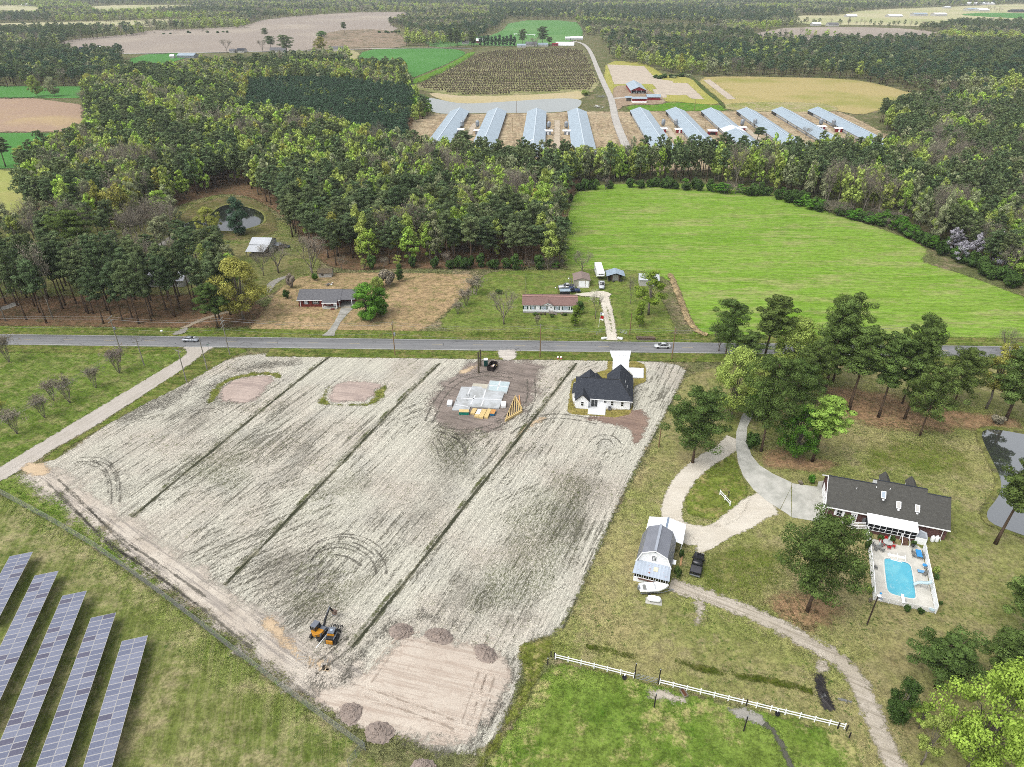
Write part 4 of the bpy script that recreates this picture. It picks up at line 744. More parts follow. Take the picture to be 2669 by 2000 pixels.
lone('cone', Z, 2130, 1112, 940, 90, 'upright pear tree on the lawn near the road, right of the gravel drive', leaf='pear', var=0)
lone('leafy', Z, 2188, 1035, 725, 240, 'leafing tree beside the meadow edge right of the gravel drive', leaf='pear', var=1)
lone('bare', Z, 2072, 965, 805, 50, 'slim leafless tree right of the pole shed', var=2)
lone('bare', Z, 1762, 768, 640, 130, 'grey leafless tree behind the tan garage', var=0)
lone('bare', Z, 1475, 1105, 1040, 44, 'tiny leafless tree in front of the mobile home', var=1)
for x, y, ty, w_, lab in [(1022,975,875,100,'middle of three leafless shrubs along the brown weed lot'),(1082,905,800,120,'upper of three leafless shrubs along the brown weed lot'),(966,1030,958,76,'lowest of three leafless shrubs along the brown weed lot')]: lone('bare', Z, x, y, ty, w_, lab, var=1, cat='shrub', name='bare_shrub')
lone('bush', Z, 1230, 900, 870, 60, 'dark low shrub in the middle of the mobile home lawn', var=0)
lone('leafy', Z, 395, 1065, 825, 230, 'dense bright green tree beside the red brick ranch house', leaf='green', var=3)
lone('leafy', Z, 475, 1030, 850, 150, 'right half of the bright green clump beside the ranch house', leaf='green', var=3)
lone('bush', Z, 515, 850, 735, 130, 'grey leafless thicket behind the bright green clump', leaf='bud', var=0)
lone('bush', Z, 455, 870, 790, 110, 'pale green shrub behind the bright green clump', leaf='yg', var=1)
lone('cone', Z, 596, 820, 705, 75, 'dark cedar at the edge of the wood behind the grey thicket', leaf='shrub', var=1)
for x, y, w_, lab in [(1465,1038,50,'green shrub under the left windows of the mobile home'),(1650,1040,40,'green shrub by the right windows of the mobile home'),(1570,1050,36,'green shrub in front of the mobile home steps')]: lone('bush', Z, x, y, y-18, w_, lab, var=2)
for x, y, w_, lab in [(1500,1035,22,'dark red shrub left of the mobile home steps'),(1523,1036,20,'second dark red shrub left of the mobile home steps'),(1635,1036,30,'dark red shrub right of the mobile home steps')]: lone('bush', Z, x, y, y-20, w_, lab, leaf='bud', var=1)
Z = 'Z4'
lone('leafy', Z, 1560, 1062, 665, 420, 'big olive-gold oak between the pine grove and the red brick ranch house', leaf='olive', var=0)
lone('pine', Z, 1398, 1122, 830, 190, 'dark pine at the roadside in front of the olive-gold oak', var=0)
lone('bare', Z, 1786, 767, 585, 190, 'leafless tree with forked dark trunk below the white barn in the yard', var=0)
lone('bare', Z, 2005, 795, 555, 200, 'leafless grey tree beside the weathered white shed', var=2)
lone('bare', Z, 1690, 785, 640, 110, 'smaller leafless tree left of the forked one in the yard', var=0)
lone('bush', Z, 1838, 928, 872, 58, 'round dark shrub left of the ranch house', var=0)
lone('bush', Z, 1868, 862, 765, 70, 'brown leafless shrub behind the ranch house', leaf='bud', var=2)
lone('bush', Z, 2020, 815, 768, 48, 'bright green shrub at the weathered white shed', leaf='green', var=1)
lone('leafy', Z, 1350, 520, 340, 190, 'olive-yellow tree standing in front of the wood pond', leaf='olive', var=0)
lone('leafy', Z, 1540, 520, 265, 150, 'grey-green cedar at the edge of the wood pond', leaf='plant', var=3)
lone('pine', Z, 500, 640, 360, 320, 'broad dark pine beside the left yard clearing', var=3)
lone('leafy', Z, 1050, 440, 225, 150, 'lime tree left of the wood pond', leaf='lime', var=0)
lone('leafy', Z, 90, 800, 560, 150, 'bright green tree left of the small tan roof', leaf='green', var=0)
Z = 'Z7'
for i, (x, y, ty, w_, lab) in enumerate([(58,232,60,110,'leafless shrub at the far left of the lawn by the road'),(765,303,150,130,'leafless vase-shaped shrub nearest the gravel road junction'),(615,396,270,95,'leafless shrub on the lawn, second from the junction'),(345,478,355,90,'small leafless shrub left of the bigger one mid-lawn'),
    (448,493,335,120,'big leafless shrub in the middle of the lawn row'),(286,588,450,110,'leafless shrub on the lawn below the mid-lawn pair'),(112,692,540,120,'leafless shrub lowest on the lawn beside the gravel road'),(12,590,480,100,'orange-budded leafless shrub at the left edge of the lawn')]):
    lone('bare', Z, x, y, ty, w_, lab, leaf='olive' if 'orange' in lab else 'bud', var=1, cat='shrub', name='bare_shrub')
Z = 'Z1'
for kind, x, y, ty, w_, leaf, lab in [('pine',1700,240,178,50,'pine','tall thin pine by the far houses on the country road'),('pine',1735,310,228,80,'pine','left of two round pines at the far houses'),('pine',1838,345,222,110,'pine','right of two round pines at the far houses'),('leafy',2062,240,198,90,'green','green tree behind the yellow tree by the far road'),('leafy',2058,325,232,100,'olive','yellow tree by the far road'),
    ('bare',1455,335,255,70,'bud','leafless tree at the left end of the far houses'),('bare',1685,335,258,60,'bud','leafless tree between the far houses'),('pine',640,830,690,150,'pine','left of two dark pines at the corner of the brown field'),('pine',715,858,690,120,'pine','right of two dark pines at the corner of the brown field'),
    ('leafy',365,1000,865,150,'olive','gold tree on the green field edge at the left'),('leafy',170,1075,930,130,'yg','yellow-green tree on the left green field edge'),('pine',40,1070,880,110,'pine','tall pine at the left frame edge by the green field'),('leafy',240,620,480,110,'yg','left of two pale trees on the green strip'),('leafy',350,620,490,110,'grey','right of two pale trees on the green strip'),('leafy',590,600,470,140,'olive','gold tree at the end of the green strip'),
    ('bare',600,720,580,140,'bud','leafless tree at the upper corner of the brown field'),('leafy',2170,130,140,40,'pine','lone bush')][:-1]:
    lone(kind, Z, x, y, ty, w_, lab, leaf=leaf, var=random.randrange(3) if kind != 'bare' else 0)
Z = 'Z2'
for kind, x, y, ty, w_, leaf, lab in [('pine',800,305,180,70,'pine','left of two dark pines on the far farm lane'),('pine',840,308,190,70,'pine','right of two dark pines on the far farm lane'),('pine',932,300,193,66,'pine','flat-topped pine on the far farm lane'),('pine',945,300,250,40,'pine','small pine under the flat-topped pine'),('pine',1258,290,185,64,'pine','broken-topped pine beside the far farmhouse'),
    ('pine',1384,290,168,88,'pine','spreading tall pine behind the far farmhouse'),('pine',1432,295,235,42,'pine','small round pine right of the far farmhouse'),('bare',1335,300,245,60,'bud','leafless tree at the far farmhouse'),('bare',655,305,190,70,'bud','leafless tree at the edge of the cutover ground'),('pine',118,215,140,36,'pine','lone pine in the middle of the far ploughed field'),
    ('pine',885,950,835,110,'pine','dark pine standing between the first two poultry houses')]:
    lone(kind, Z, x, y, ty, w_, lab, leaf=leaf, var=random.randrange(3) if kind != 'bare' else 0)
for i, x in enumerate(range(990, 1225, 24)): lone('cone', 'Z2', x, 297, 232-6*(i % 3), 36, 'dark cedar in the clipped row beside the far farmhouse', leaf='plant', var=1, group='cedar row at the far farm')
lone('pine', 'X5', 1150, 355, 230, 110, 'dark pine rising in front of the fourth right poultry house', leaf='pine', var=1)
lone('bare', 'X5', 1560, 330, 235, 80, 'leafless tree in front of the fifth right poultry house', var=0)
lone('bush', 'Z2', 1660, 612, 575, 70, 'pale green shrub at the right end of the farm pond', leaf='yg', var=0)

# ---- woods
def sxy(l): return xy(pts('S', *l))
def nz(x, y, s): return np.sin(x/s*1.7+1.3)*np.cos(y/s*1.3+.7)+.6*np.sin((x+y)/s*.9+2.1)+.5*np.sin((x*.6-y)/s*2.3)
WOODS = []
def jgrid(P, sp, jit=0.48):
    lo, hi = P.min(0), P.max(0); nx, ny = int((hi[0]-lo[0])/sp)+2, int((hi[1]-lo[1])/sp)+2
    gx, gy = np.meshgrid(np.arange(nx), np.arange(ny)); q = np.c_[gx.ravel()+(gy.ravel() % 2)*.5, gy.ravel()]*sp+lo; q = q+rng.uniform(-jit, jit, q.shape)*sp
    return q[inside(q, P)]
def in_view(q, mx=1.12, mb=30):
    dep = q[:, 1]*_c+CAM_H*_s; return (np.abs(q[:, 0]) < dep*(PW/2/FPX)*mx+mb) & (q[:, 1] > 40)
HOLES = [sxy(h) for h in ([(440,600),(480,545),(540,525),(600,508),(690,540),(728,590),(740,625),(800,650),(850,690),(850,760),(700,800),(690,760),(620,690),(520,640)],
   [(-60,690),(110,650),(140,690),(110,720),(0,730)], [(395,712),(540,712),(545,765),(400,770)], [(10,575),(60,565),(60,600),(10,610)])]
def wood(zone, poly, sp, mix, hh, ww, grp, holes=HOLES):
    q = jgrid(sxy(poly) if not isinstance(poly, np.ndarray) else poly, sp); q = q[in_view(q)]
    for h in holes: q = q[~inside(q, h)]
    ks, pr = zip(*mix.items()); cum = np.cumsum(pr)/sum(pr); f = (np.argsort(np.argsort(nz(q[:, 0], q[:, 1], 22)+rng.normal(size=len(q))*.8))+.5)/max(1, len(q))
    for (x, y), u in zip(q, f): WOODS.append((ks[int(np.searchsorted(cum, u))], x, y, rng.uniform(*hh), rng.uniform(*ww), zone, grp))
G1, G2, G3, G4, G5 = 'trees of the central wood', 'pines of the roadside grove at left', 'trees of the right-hand wood', 'trees of the belt behind the meadow', 'trees of the left-hand wood'
mixed = {'pine': .46, 'grey': .1, 'yg': .2, 'lime': .18, 'olive': .02, 'bud': .06}
wood('central wood', [(865,700),(1060,692),(1250,695),(1465,700),(1466,640),(1466,560),(1485,505),(1520,480),(1500,462),(1300,448),(1150,438),(1080,428),(1040,420),(960,400),(820,420),(700,450),(640,480),(735,560),(745,625),(800,645)], 5.2, mixed, (14,20), (6.4,9.6), G1)
wood('left wood', [(640,480),(700,450),(820,420),(960,400),(800,340),(640,330),(600,250),(420,205),(300,215),(230,260),(245,345),(240,385),(110,440),(75,500),(75,570),(200,600),(330,600),(430,545),(520,510)], 5.4, {'pine': .44, 'lime': .18, 'yg': .2, 'olive': .03, 'grey': .1, 'bud': .05}, (14,20), (6.8,10), G5)
wood('young pine stand', [(960,400),(1040,420),(1075,415),(1058,345),(1075,300),(1085,262),(1062,250),(900,235),(760,228),(650,238),(640,330),(800,340)], 4.3, {'plant': .93, 'pine': .03, 'yg': .04}, (10,13), (4.2,5.4), 'pines of the dense young stand')
wood('wood top', [(1062,250),(1110,300),(1100,330),(1085,262),(1060,215),(1053,190),(900,190),(700,190),(540,185),(420,205),(600,250),(640,330),(650,238),(760,228),(900,235)], 6.2, {'pine': .3, 'yg': .25, 'olive': .12, 'grey': .15, 'lime': .12, 'bud': .06}, (13,18), (6.4,9), G1)
wood('pond corner', [(1062,300),(1085,262),(1110,280),(1125,300),(1080,322)], 6, {'green': .5, 'lime': .3, 'yg': .2}, (8,12), (6,8), G1)
wood('roadside grove', [(-160,785),(60,775),(250,765),(400,775),(560,768),(635,775),(645,830),(500,842),(300,846),(-160,846)], 5.6, {'pine': .95, 'bud': .05}, (18,23), (6,7.8), G2)
wood('left yard edge', [(-200,600),(60,580),(200,600),(330,605),(320,650),(150,640),(150,690),(300,690),(400,690),(540,710),(640,765),(400,775),(250,765),(-160,785),(-220,700)], 7.0, {'pine': .45, 'bud': .25, 'yg': .1, 'grey': .15, 'lime': .05}, (11,17), (6,8), G5)
wood('pond wood', [(330,600),(440,545),(470,575),(455,640),(400,650),(320,640)], 6.5, {'bud': .6, 'grey': .4}, (10,13), (6,8), G5, [])
wood('yard front', [(455,660),(560,660),(640,690),(630,720),(540,720),(440,700)], 7.5, {'pine': .75, 'grey': .25}, (11,15), (6.5,8), G5, [])
wood('meadow belt', [(1500,485),(1540,478),(1700,479),(1860,480),(2000,500),(2120,530),(2220,558),(2350,580),(2430,650),(2500,560),(2400,440),(2300,434),(2200,434),(2000,440),(1760,446),(1600,456),(1540,462)], 5.2, {'pine': .42, 'lime': .16, 'grey': .12, 'yg': .2, 'bud': .08}, (15,20.5), (5.8,8.2), G4, [])
wood('belt gap', [(1480,474),(1505,432),(1600,420),(1700,432),(1680,470),(1560,474)], 5.4, {'yg': .3, 'lime': .2, 'pine': .2, 'grey': .15, 'bud': .15}, (9,13.5), (6,8.5), G4, [])
wood('right wood', [(2395,600),(2440,640),(2540,690),(2669,752),(2900,850),(3300,860),(3300,300),(2700,292),(2420,290),(2340,300),(2290,320),(2330,360),(2360,420),(2300,470),(2500,560)], 5.4, {'pine': .58, 'bud': .1, 'grey': .12, 'yg': .1, 'lime': .1}, (13,18), (5.8,8), G3, [])
wood('wood edge thicket', [(1500,495),(1700,485),(2010,507),(2220,562),(2340,582),(2400,622),(2560,700),(2690,765),(2690,775),(2550,715),(2390,635),(2330,600),(2200,572),(2000,516),(1700,489),(1500,500)], 3.1, {'shrub': .6, 'green': .28, 'bud': .12}, (3,6), (4.6,7), 'shrubs along the meadow edge', [])
wood('central thicket', [(860,708),(1060,700),(1470,708),(1478,640),(1476,560),(1490,510),(1484,510),(1466,640),(1462,700),(1250,695),(1060,692)], 3.0, {'shrub': .5, 'bud': .25, 'green': .1, 'yg': .15}, (2.6,6), (3.4,5.5), 'shrubs along the central wood', [])
wood('wisteria', [(2440,655),(2500,690),(2560,715),(2640,750),(2700,760),(2660,700),(2560,640),(2470,600)], 7, {'lilac': .55, 'bud': .25, 'yg': .2}, (8,13), (5,7), 'wisteria-hung trees by the meadow', [])
wood('right lime edge', [(2560,690),(2660,740),(2720,740),(2700,620),(2600,600)], 7, {'lime': .9, 'yg': .1}, (12,15), (6,8), G3, [])
# far country: forest wherever no field, yard, road or water lies
OPEN = [sxy(o) for o in ([(120,140),(185,110),(245,104),(340,95),(390,84),(480,80),(635,74),(690,52),(900,35),(1045,32),(1080,40),(1010,66),(1060,85),(1060,130),(1010,140),(850,160),(760,165),(540,195),(380,230),(330,222),(320,150),(180,150)],
  [(-300,228),(300,228),(250,262),(240,350),(240,390),(130,440),(80,470),(75,600),(-400,640)], [(905,165),(944,128),(1060,120),(1230,120),(1260,100),(1330,52),(1500,52),(1520,80),(1520,110),(1530,120),(1560,190),(1590,260),(1640,262),(1640,292),(1560,470),(1080,430),(1058,345),(1085,270),(1050,225),(960,215),(900,190)],
  [(1500,262),(1560,190),(1540,150),(1575,150),(1640,165),(1720,185),(1800,200),(1950,200),(2200,205),(2300,222),(2400,250),(2440,255),(2700,252),(3400,250),(3400,275),(2600,272),(2440,275),(2330,300),(2290,320),(2370,400),(2300,460),(1500,460)],
  [(1960,90),(2040,72),(2320,72),(2450,88),(2440,112),(2300,118),(2100,118),(1960,112)], [(2240,30),(2500,16),(2720,12),(3300,12),(3300,70),(2669,68),(2500,66),(2440,78),(2080,75),(2070,42),(2180,42)],
  [(-600,14),(100,18),(110,42),(-600,48)], [(225,16),(500,14),(510,26),(260,40)], [(-600,68),(300,58),(500,50),(500,62),(360,82),(-600,90)], [(1610,62),(1760,60),(1860,70),(1900,80),(1830,88),(1620,80)],
  [(1500,95),(1560,95),(1590,150),(1545,160)])]
NEARW = [sxy([(640,480),(1520,480),(1470,700),(860,700),(-400,860),(-400,560),(75,600),(80,470),(240,380),(230,260),(420,195),(1060,195),(1120,300),(1060,400),(1500,460),(2300,470),(2360,420),(2290,320),(2340,295),(3400,285),(3400,900),(2669,800),(2200,560),(1900,560),(1520,480)])]
PINEZ = [sxy(o) for o in ([(1275,52),(1500,58),(1500,20),(1275,15)], [(1700,125),(2100,125),(2450,130),(2700,170),(3200,175),(3200,240),(2400,240),(1950,196),(1720,180)], [(1520,60),(1900,70),(2060,60),(2060,30),(1520,20)], [(-100,170),(330,150),(350,220),(280,228),(-100,228)], [(1080,100),(1330,55),(1340,90),(1200,110)])]
d = 430.0; FP = []
while d < 5200:
    s = max(6.8, 5+d*0.0062); dep = d*_c+CAM_H*_s; hw = dep*(PW/2/FPX)*1.15+40; x = np.arange(-hw, hw, s); FP.append(np.c_[x+rng.uniform(-.48, .48, len(x))*s, d+rng.uniform(-.48, .48, len(x))*s]); d += s
FP = np.vstack(FP)
for o in OPEN+NEARW: FP = FP[~inside(FP, o)]
pz = np.zeros(len(FP), bool)
for o in PINEZ: pz |= inside(FP, o)
nf = nz(FP[:, 0], FP[:, 1], 160)+.7*nz(FP[:, 0]+500, FP[:, 1], 60)+rng.normal(size=len(FP))*.55
for (x, y), z_, f in zip(FP, pz, nf):
    u = rng.uniform(); far = min(1.5, 1+y/5000)
    k = ('pine' if u < .4 else 'plant') if z_ and u < .72 else 'pine' if f < -.6 else 'plant' if f < -.4 else 'bud' if f < .0 else 'grey' if f < .7 else 'yg' if f < 1.5 else 'lime' if u < .3 else 'olive' if u < .45 else 'yg'
    WOODS.append((k, x, y, rng.uniform(13, 18.5), rng.uniform(6.5, 9)*far, 'far woods', None))
# hedgerow and field trees far off
for v, a, b, n_, kk in (('Z1',(850,170),(1560,150),26,('yg','bud','grey')),('Z1',(0,110),(420,90),14,('bud','grey')),('Z3',(600,215),(1100,225),14,('yg','bud','lime')),('Z3',(870,150),(1000,150),6,('pine',)),('Z3',(1060,150),(1700,170),24,('bud','grey','pine')),('Z3',(1990,70),(2080,72),6,('bud',)),('Z2',(480,150),(700,300),12,('grey','pine','bud')),('Z2',(340,215),(480,210),6,('shrub',)),('Z3',(2,470),(220,455),10,('shrub','grey')),('Z1',(820,225),(1500,205),14,('shrub','bud'))):
    for i in range(n_):
        q = at(v, a[0]+(b[0]-a[0])*(i+rng.uniform())/n_, a[1]+(b[1]-a[1])*i/n_+rng.normal()*3); WOODS.append((kk[rng.integers(len(kk))], q.x, q.y, rng.uniform(8, 15) if kk[0] != 'shrub' else rng.uniform(2, 4), rng.uniform(6, 9), 'far woods', None))
# the largest in the picture stand as trees of their own, the rest is forest
CATS = {'pine': 'pine', 'plant': 'pine', 'lime': 'leafy', 'yg': 'leafy', 'olive': 'leafy', 'grey': 'leafy', 'green': 'leafy', 'lilac': 'leafy', 'bud': 'bare', 'shrub': 'shrub'}
NAMES = {'pine': ('pine_tree', 'pine tree'), 'leafy': ('leafy_tree', 'tree'), 'bare': ('bare_tree', 'bare tree'), 'shrub': ('shrub', 'shrub')}
LIM = {'pine': 262, 'leafy': 252, 'bare': 230, 'shrub': 250}
WORD = {'pine': 'dark pine', 'plant': 'young dense pine', 'lime': 'lime-green tree', 'yg': 'yellow-green tree', 'olive': 'olive-gold tree', 'grey': 'pale grey-green tree', 'green': 'bright green tree', 'lilac': 'lilac wisteria-hung tree', 'bud': 'leafless brown tree', 'shrub': 'green shrub'}
PLACE = {'central wood': 'in the central wood behind the mobile home', 'left wood': 'in the wood around the hidden pond at left', 'young pine stand': 'in the dense young stand left of the poultry houses', 'wood top': 'along the far edge of the central wood', 'pond corner': 'at the left end of the farm pond',
 'roadside grove': 'in the roadside grove at left', 'left yard edge': 'around the yards behind the roadside grove', 'pond wood': 'in the clearing left of the hidden pond', 'meadow belt': 'in the belt between meadow and poultry houses', 'right wood': 'in the wood right of the meadow',
 'wood edge thicket': 'along the far edge of the meadow', 'central thicket': 'at the foot of the central wood', 'belt gap': 'where the farm road meets the belt of trees', 'yard front': 'between the roadside grove and the white yard barn', 'wisteria': 'at the right edge of the meadow', 'right lime edge': 'at the wood edge right of the meadow', 'far woods': 'in the far woods'}
def fill_shape(cat, v, det):  # shared shapes of the woods
    if cat == 'pine': return shape(('pine', det, 10+v), pine_shape, 20+v, det, cf=(.55, .5, .62, .48)[v], W=(3.6, 3.3, 3.7, 3.4)[v], n=(24, 22, 26, 20)[v]), HPINE, 8.4
    if cat == 'leafy': return shape(('leafy', det, 10+v), leafy_shape, 40+v, det, dens=(1.1, .8, .9, 1.1)[v], cf=(.82, .92, .78, .88)[v], nblob=(30, 28, 26, 32)[v], blob=(.34, .31, .35, .33)[v]), HLEAF, 8.8
    if cat == 'bare': return shape(('bare', det, 10+v), bare_shape, 60+v, det, H=HBARE, W=(3.6, 3.2, 3.8, 3.0)[v], buds=.5), HBARE, 7.4
    return shape(('bush', det, 10+v), bush_shape, 80+v, det), 2.0, 2.6
WOODS.sort(key=lambda q: q[1]**2*.15+q[2]**2)
cnt = {k: 0 for k in LIM}; REST = []
for kd, x, y, h, wd, zone, grp in WOODS:
    ct = CATS[kd]
    if cnt[ct] >= LIM[ct] or not in_view(np.array([[x, y]]), 1.0, 4)[0] or zone == 'far woods': REST.append((kd, x, y, h, wd)); continue
    cnt[ct] += 1; s, H0, W0 = fill_shape(ct, random.randrange(4), 1)
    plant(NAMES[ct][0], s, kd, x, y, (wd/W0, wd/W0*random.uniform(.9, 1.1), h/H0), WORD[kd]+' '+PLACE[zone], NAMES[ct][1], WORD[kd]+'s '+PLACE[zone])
def forest(name, label, cat, kinds, det=0):
    items = [r for r in REST if r[0] in kinds]
    if not items: return
    pc = bpy.data.collections.new(name+'_kinds'); idx = {}; n = 0
    for kd in kinds:
        for v in range(3 if CATS[kd] != 'pine' else 4):
            s, H0, W0 = fill_shape(CATS[kd], v, det); me = s[1].copy(); me.materials.clear(); me.materials.append(LEAF[kd]); bm = bmesh.new(); bm.from_mesh(me); k0 = len(bm.faces)
            bm.from_mesh(s[0]); bm.faces.ensure_lookup_table()
            for f in bm.faces[k0:]: f.material_index = 1
            bm.to_mesh(me); bm.free(); me.materials.append(s[0].materials[0]); o = bpy.data.objects.new('kind_%02d' % n, me); pc.objects.link(o); idx[(kd, v)] = (n, H0, W0); n += 1
    N = len(items); V = np.array([(r[1], r[2], 0) for r in items]); pi = np.empty(N, np.int32); sc = np.empty((N, 3))
    for i, r in enumerate(items):
        a, H0, W0 = idx[(r[0], random.randrange(3))]; pi[i] = a; sc[i] = (r[4]/W0, r[4]/W0, r[3]/H0)
    me = bpy.data.meshes.new(name); me.vertices.add(N); me.vertices.foreach_set('co', V.astype(np.float32).ravel())
    for nm, ty, arr in (('pi', 'INT', pi), ('sc', 'FLOAT_VECTOR', sc.astype(np.float32).ravel()), ('rz', 'FLOAT', rng.uniform(0, 6.28, N).astype(np.float32))):
        a = me.attributes.new(nm, ty, 'POINT'); a.data.foreach_set('vector' if ty == 'FLOAT_VECTOR' else 'value', arr)
    o = bpy.data.objects.new(name, me); COL.objects.link(o); o['kind'] = 'stuff'; tag(o, label, cat)
    g = bpy.data.node_groups.new(name, 'GeometryNodeTree'); g.interface.new_socket('Geometry', in_out='INPUT', socket_type='NodeSocketGeometry'); g.interface.new_socket('Geometry', in_out='OUTPUT', socket_type='NodeSocketGeometry')
    gi, go = g.nodes.new('NodeGroupInput'), g.nodes.new('NodeGroupOutput'); ip = g.nodes.new('GeometryNodeInstanceOnPoints'); ci = g.nodes.new('GeometryNodeCollectionInfo')
    ci.inputs['Collection'].default_value = pc; ci.inputs['Separate Children'].default_value = True; ci.inputs['Reset Children'].default_value = True
    def na(nm, ty): q = g.nodes.new('GeometryNodeInputNamedAttribute'); q.data_type = ty; q.inputs['Name'].default_value = nm; return q.outputs['Attribute']
    cx = g.nodes.new('ShaderNodeCombineXYZ'); g.links.new(na('rz', 'FLOAT'), cx.inputs['Z']); g.links.new(gi.outputs[0], ip.inputs['Points']); g.links.new(ci.outputs[0], ip.inputs['Instance'])
    ip.inputs['Pick Instance'].default_value = True; g.links.new(na('pi', 'INT'), ip.inputs['Instance Index']); g.links.new(na('sc', 'FLOAT_VECTOR'), ip.inputs['Scale']); g.links.new(cx.outputs[0], ip.inputs['Rotation']); g.links.new(ip.outputs[0], go.inputs[0])
    m = o.modifiers.new('scatter', 'NODES'); m.node_group = g
forest('pine_forest', 'distant dark green pine woods reaching to the horizon', 'forest', ['pine', 'plant'])
forest('leafy_forest', 'distant pale spring-green broadleaf woods between the fields', 'forest', ['lime', 'yg', 'olive', 'grey', 'green'])
forest('bare_forest', 'distant brown-grey leafless woods between the fields', 'forest', ['bud'])
forest('thicket', 'low shrubs scattered along far field edges', 'shrubs', ['shrub', 'lilac'])
# ================================================================== BUILDINGS
def shingle(name, c1, c2, sx=0.9, rowh=0.35):
    n = NT(name); p = n.obj(); a = n.noise(n.mapv(p, 0, (1.1, 1.1, 2.2)), 1.6, 3, 0.8); b = n.noise(p, 0.35, 3); c = n.noise(p, 9, 2)
    col = n.mix(n.rng(a, 0.35, 0.65), c1, c2); col = n.mix(n.math('MULTIPLY', n.rng(b, 0.4, 0.7), 0.3), col, tuple(q*1.25 for q in c2)); col = n.mix(n.math('MULTIPLY', c, 0.3), col, tuple(q*.6 for q in c1)); return n.done(n.bsdf(col, 0.9, 0.15, n.bump(c, .4, .02)))
def metal(name, col, rot=0.0, per=0.6, rust=0.0, rough=0.45, m=0.25):
    n = NT(name); p = n.obj(); w_ = n.wave(n.mapv(p, rot, (1/per, 0, 0)), 0.31416*1.0, 0); a = n.noise(p, 0.3, 4, 0.6)
    c = n.mix(n.rng(a, 0.35, 0.65), col, tuple(q*.86 for q in col)); c = n.mix(n.math('MULTIPLY', n.rng(w_, 0.8, 1.0), 0.35), c, tuple(q*.7 for q in col))
    if rust: c = n.mix(n.math('MULTIPLY', n.rng(n.noise(p, 1.4, 3, .8), .62, .68), rust), c, (.22,.07,.04))
    return n.done(n.bsdf(c, rough, 0.4, n.bump(w_, .4, .03), m))
def brickm(name, c1, c2, mort):
    n = NT(name); b = n.n('TexBrick'); p = n.obj(); sx = n.n('SeparateXYZ'); n.L(p, sx.inputs[0]); cx = n.n('CombineXYZ'); n.L(n.math('ADD', sx.outputs[0], sx.outputs[1]), cx.inputs[0]); n.L(sx.outputs[2], cx.inputs[1]); n.L(cx.outputs[0], b.inputs['Vector'])
    n.L(c1, b.inputs['Color1']); n.L(c2, b.inputs['Color2']); n.L(mort, b.inputs['Mortar']); b.inputs['Scale'].default_value = 2.3; b.inputs['Mortar Size'].default_value = .012; f = n.rng(n.noise(p, 1.2, 4, .7), .3, .7, .75, 1.2); h = n.n('HueSaturation'); n.L(f, h.inputs['Value']); n.L(b.outputs[0], h.inputs['Color'])
    return n.done(n.bsdf(h.outputs[0], 0.9, 0.1))
def siding(name, col, per=0.2):
    n = NT(name); p = n.obj(); sx = n.n('SeparateXYZ'); n.L(p, sx.inputs[0]); f = n.math('FRACT', n.math('MULTIPLY', sx.outputs[2], 1/per)); a = n.noise(p, .6, 3); c = n.mix(n.rng(f, .86, .98), n.mix(a, col, tuple(q*.9 for q in col)), tuple(q*.62 for q in col)); return n.done(n.bsdf(c, .55, .3, n.bump(f, .5, .03)))
M_ = dict(white=paint('white_trim', (.80,.81,.81), .5, vary=.06), wsid=siding('white_siding', (.82,.83,.84)), shg=shingle('charcoal_shingles', C(74,78,86), C(58,62,70)), shb=shingle('grey_brown_shingles', C(98,97,92), C(84,83,79)), shr=shingle('mauve_shingles', C(152,122,114), C(132,106,100)), sho=shingle('old_grey_shingles', C(128,128,130), C(104,104,108)),
 sht=shingle('tan_shingles', C(160,142,134), C(144,128,120)), brick=brickm('brown_brick', C(122,84,80), C(96,68,66), C(128,112,106)), rbrick=brickm('red_brick', C(142,66,56), C(112,52,46), C(120,90,80)), glass=paint('window_glass', (.015,.018,.02), .06, .6, vary=.2), lglass=paint('pale_glass', (.30,.36,.42), .1, .6, vary=.15),
 galv=metal('galvalume_roof', C(186,204,216), 0, 0.9), wmet=metal('white_metal_roof', (.80,.82,.84), 0, .6, m=.05), gmet=metal('grey_metal_roof', C(150,152,160), 0, .45), bmet=metal('weathered_blue_metal', C(176,196,212), 0, .6, .9), omet=metal('old_white_metal', C(216,220,224), 0, .7, .25, m=.1), red=paint('barn_red', C(148,34,44), .7, vary=.15), dark=paint('black_gap', (.012,.012,.014), .7), black=paint('black_trim', (.02,.02,.022), .5), wood=paint('grey_wood', C(148,140,128), .9, vary=.25, streak=True), bwood=paint('brown_wood', C(112,84,70), .85, vary=.2),
 tan=siding('tan_siding', C(206,200,180), .25), gwall=siding('grey_metal_wall', C(150,156,164), .3), owhite=siding('weathered_white_boards', C(208,206,200), .28), green=paint('green_shutter', C(44,76,66), .6), conc=concrete, skirt=paint('block_skirt', C(170,166,160), .9, vary=.15), steel=paint('galvanised_steel', C(176,182,188), .4, .5, .6, vary=.12), tarp=paint('dark_opening', (.03,.028,.026), .9))
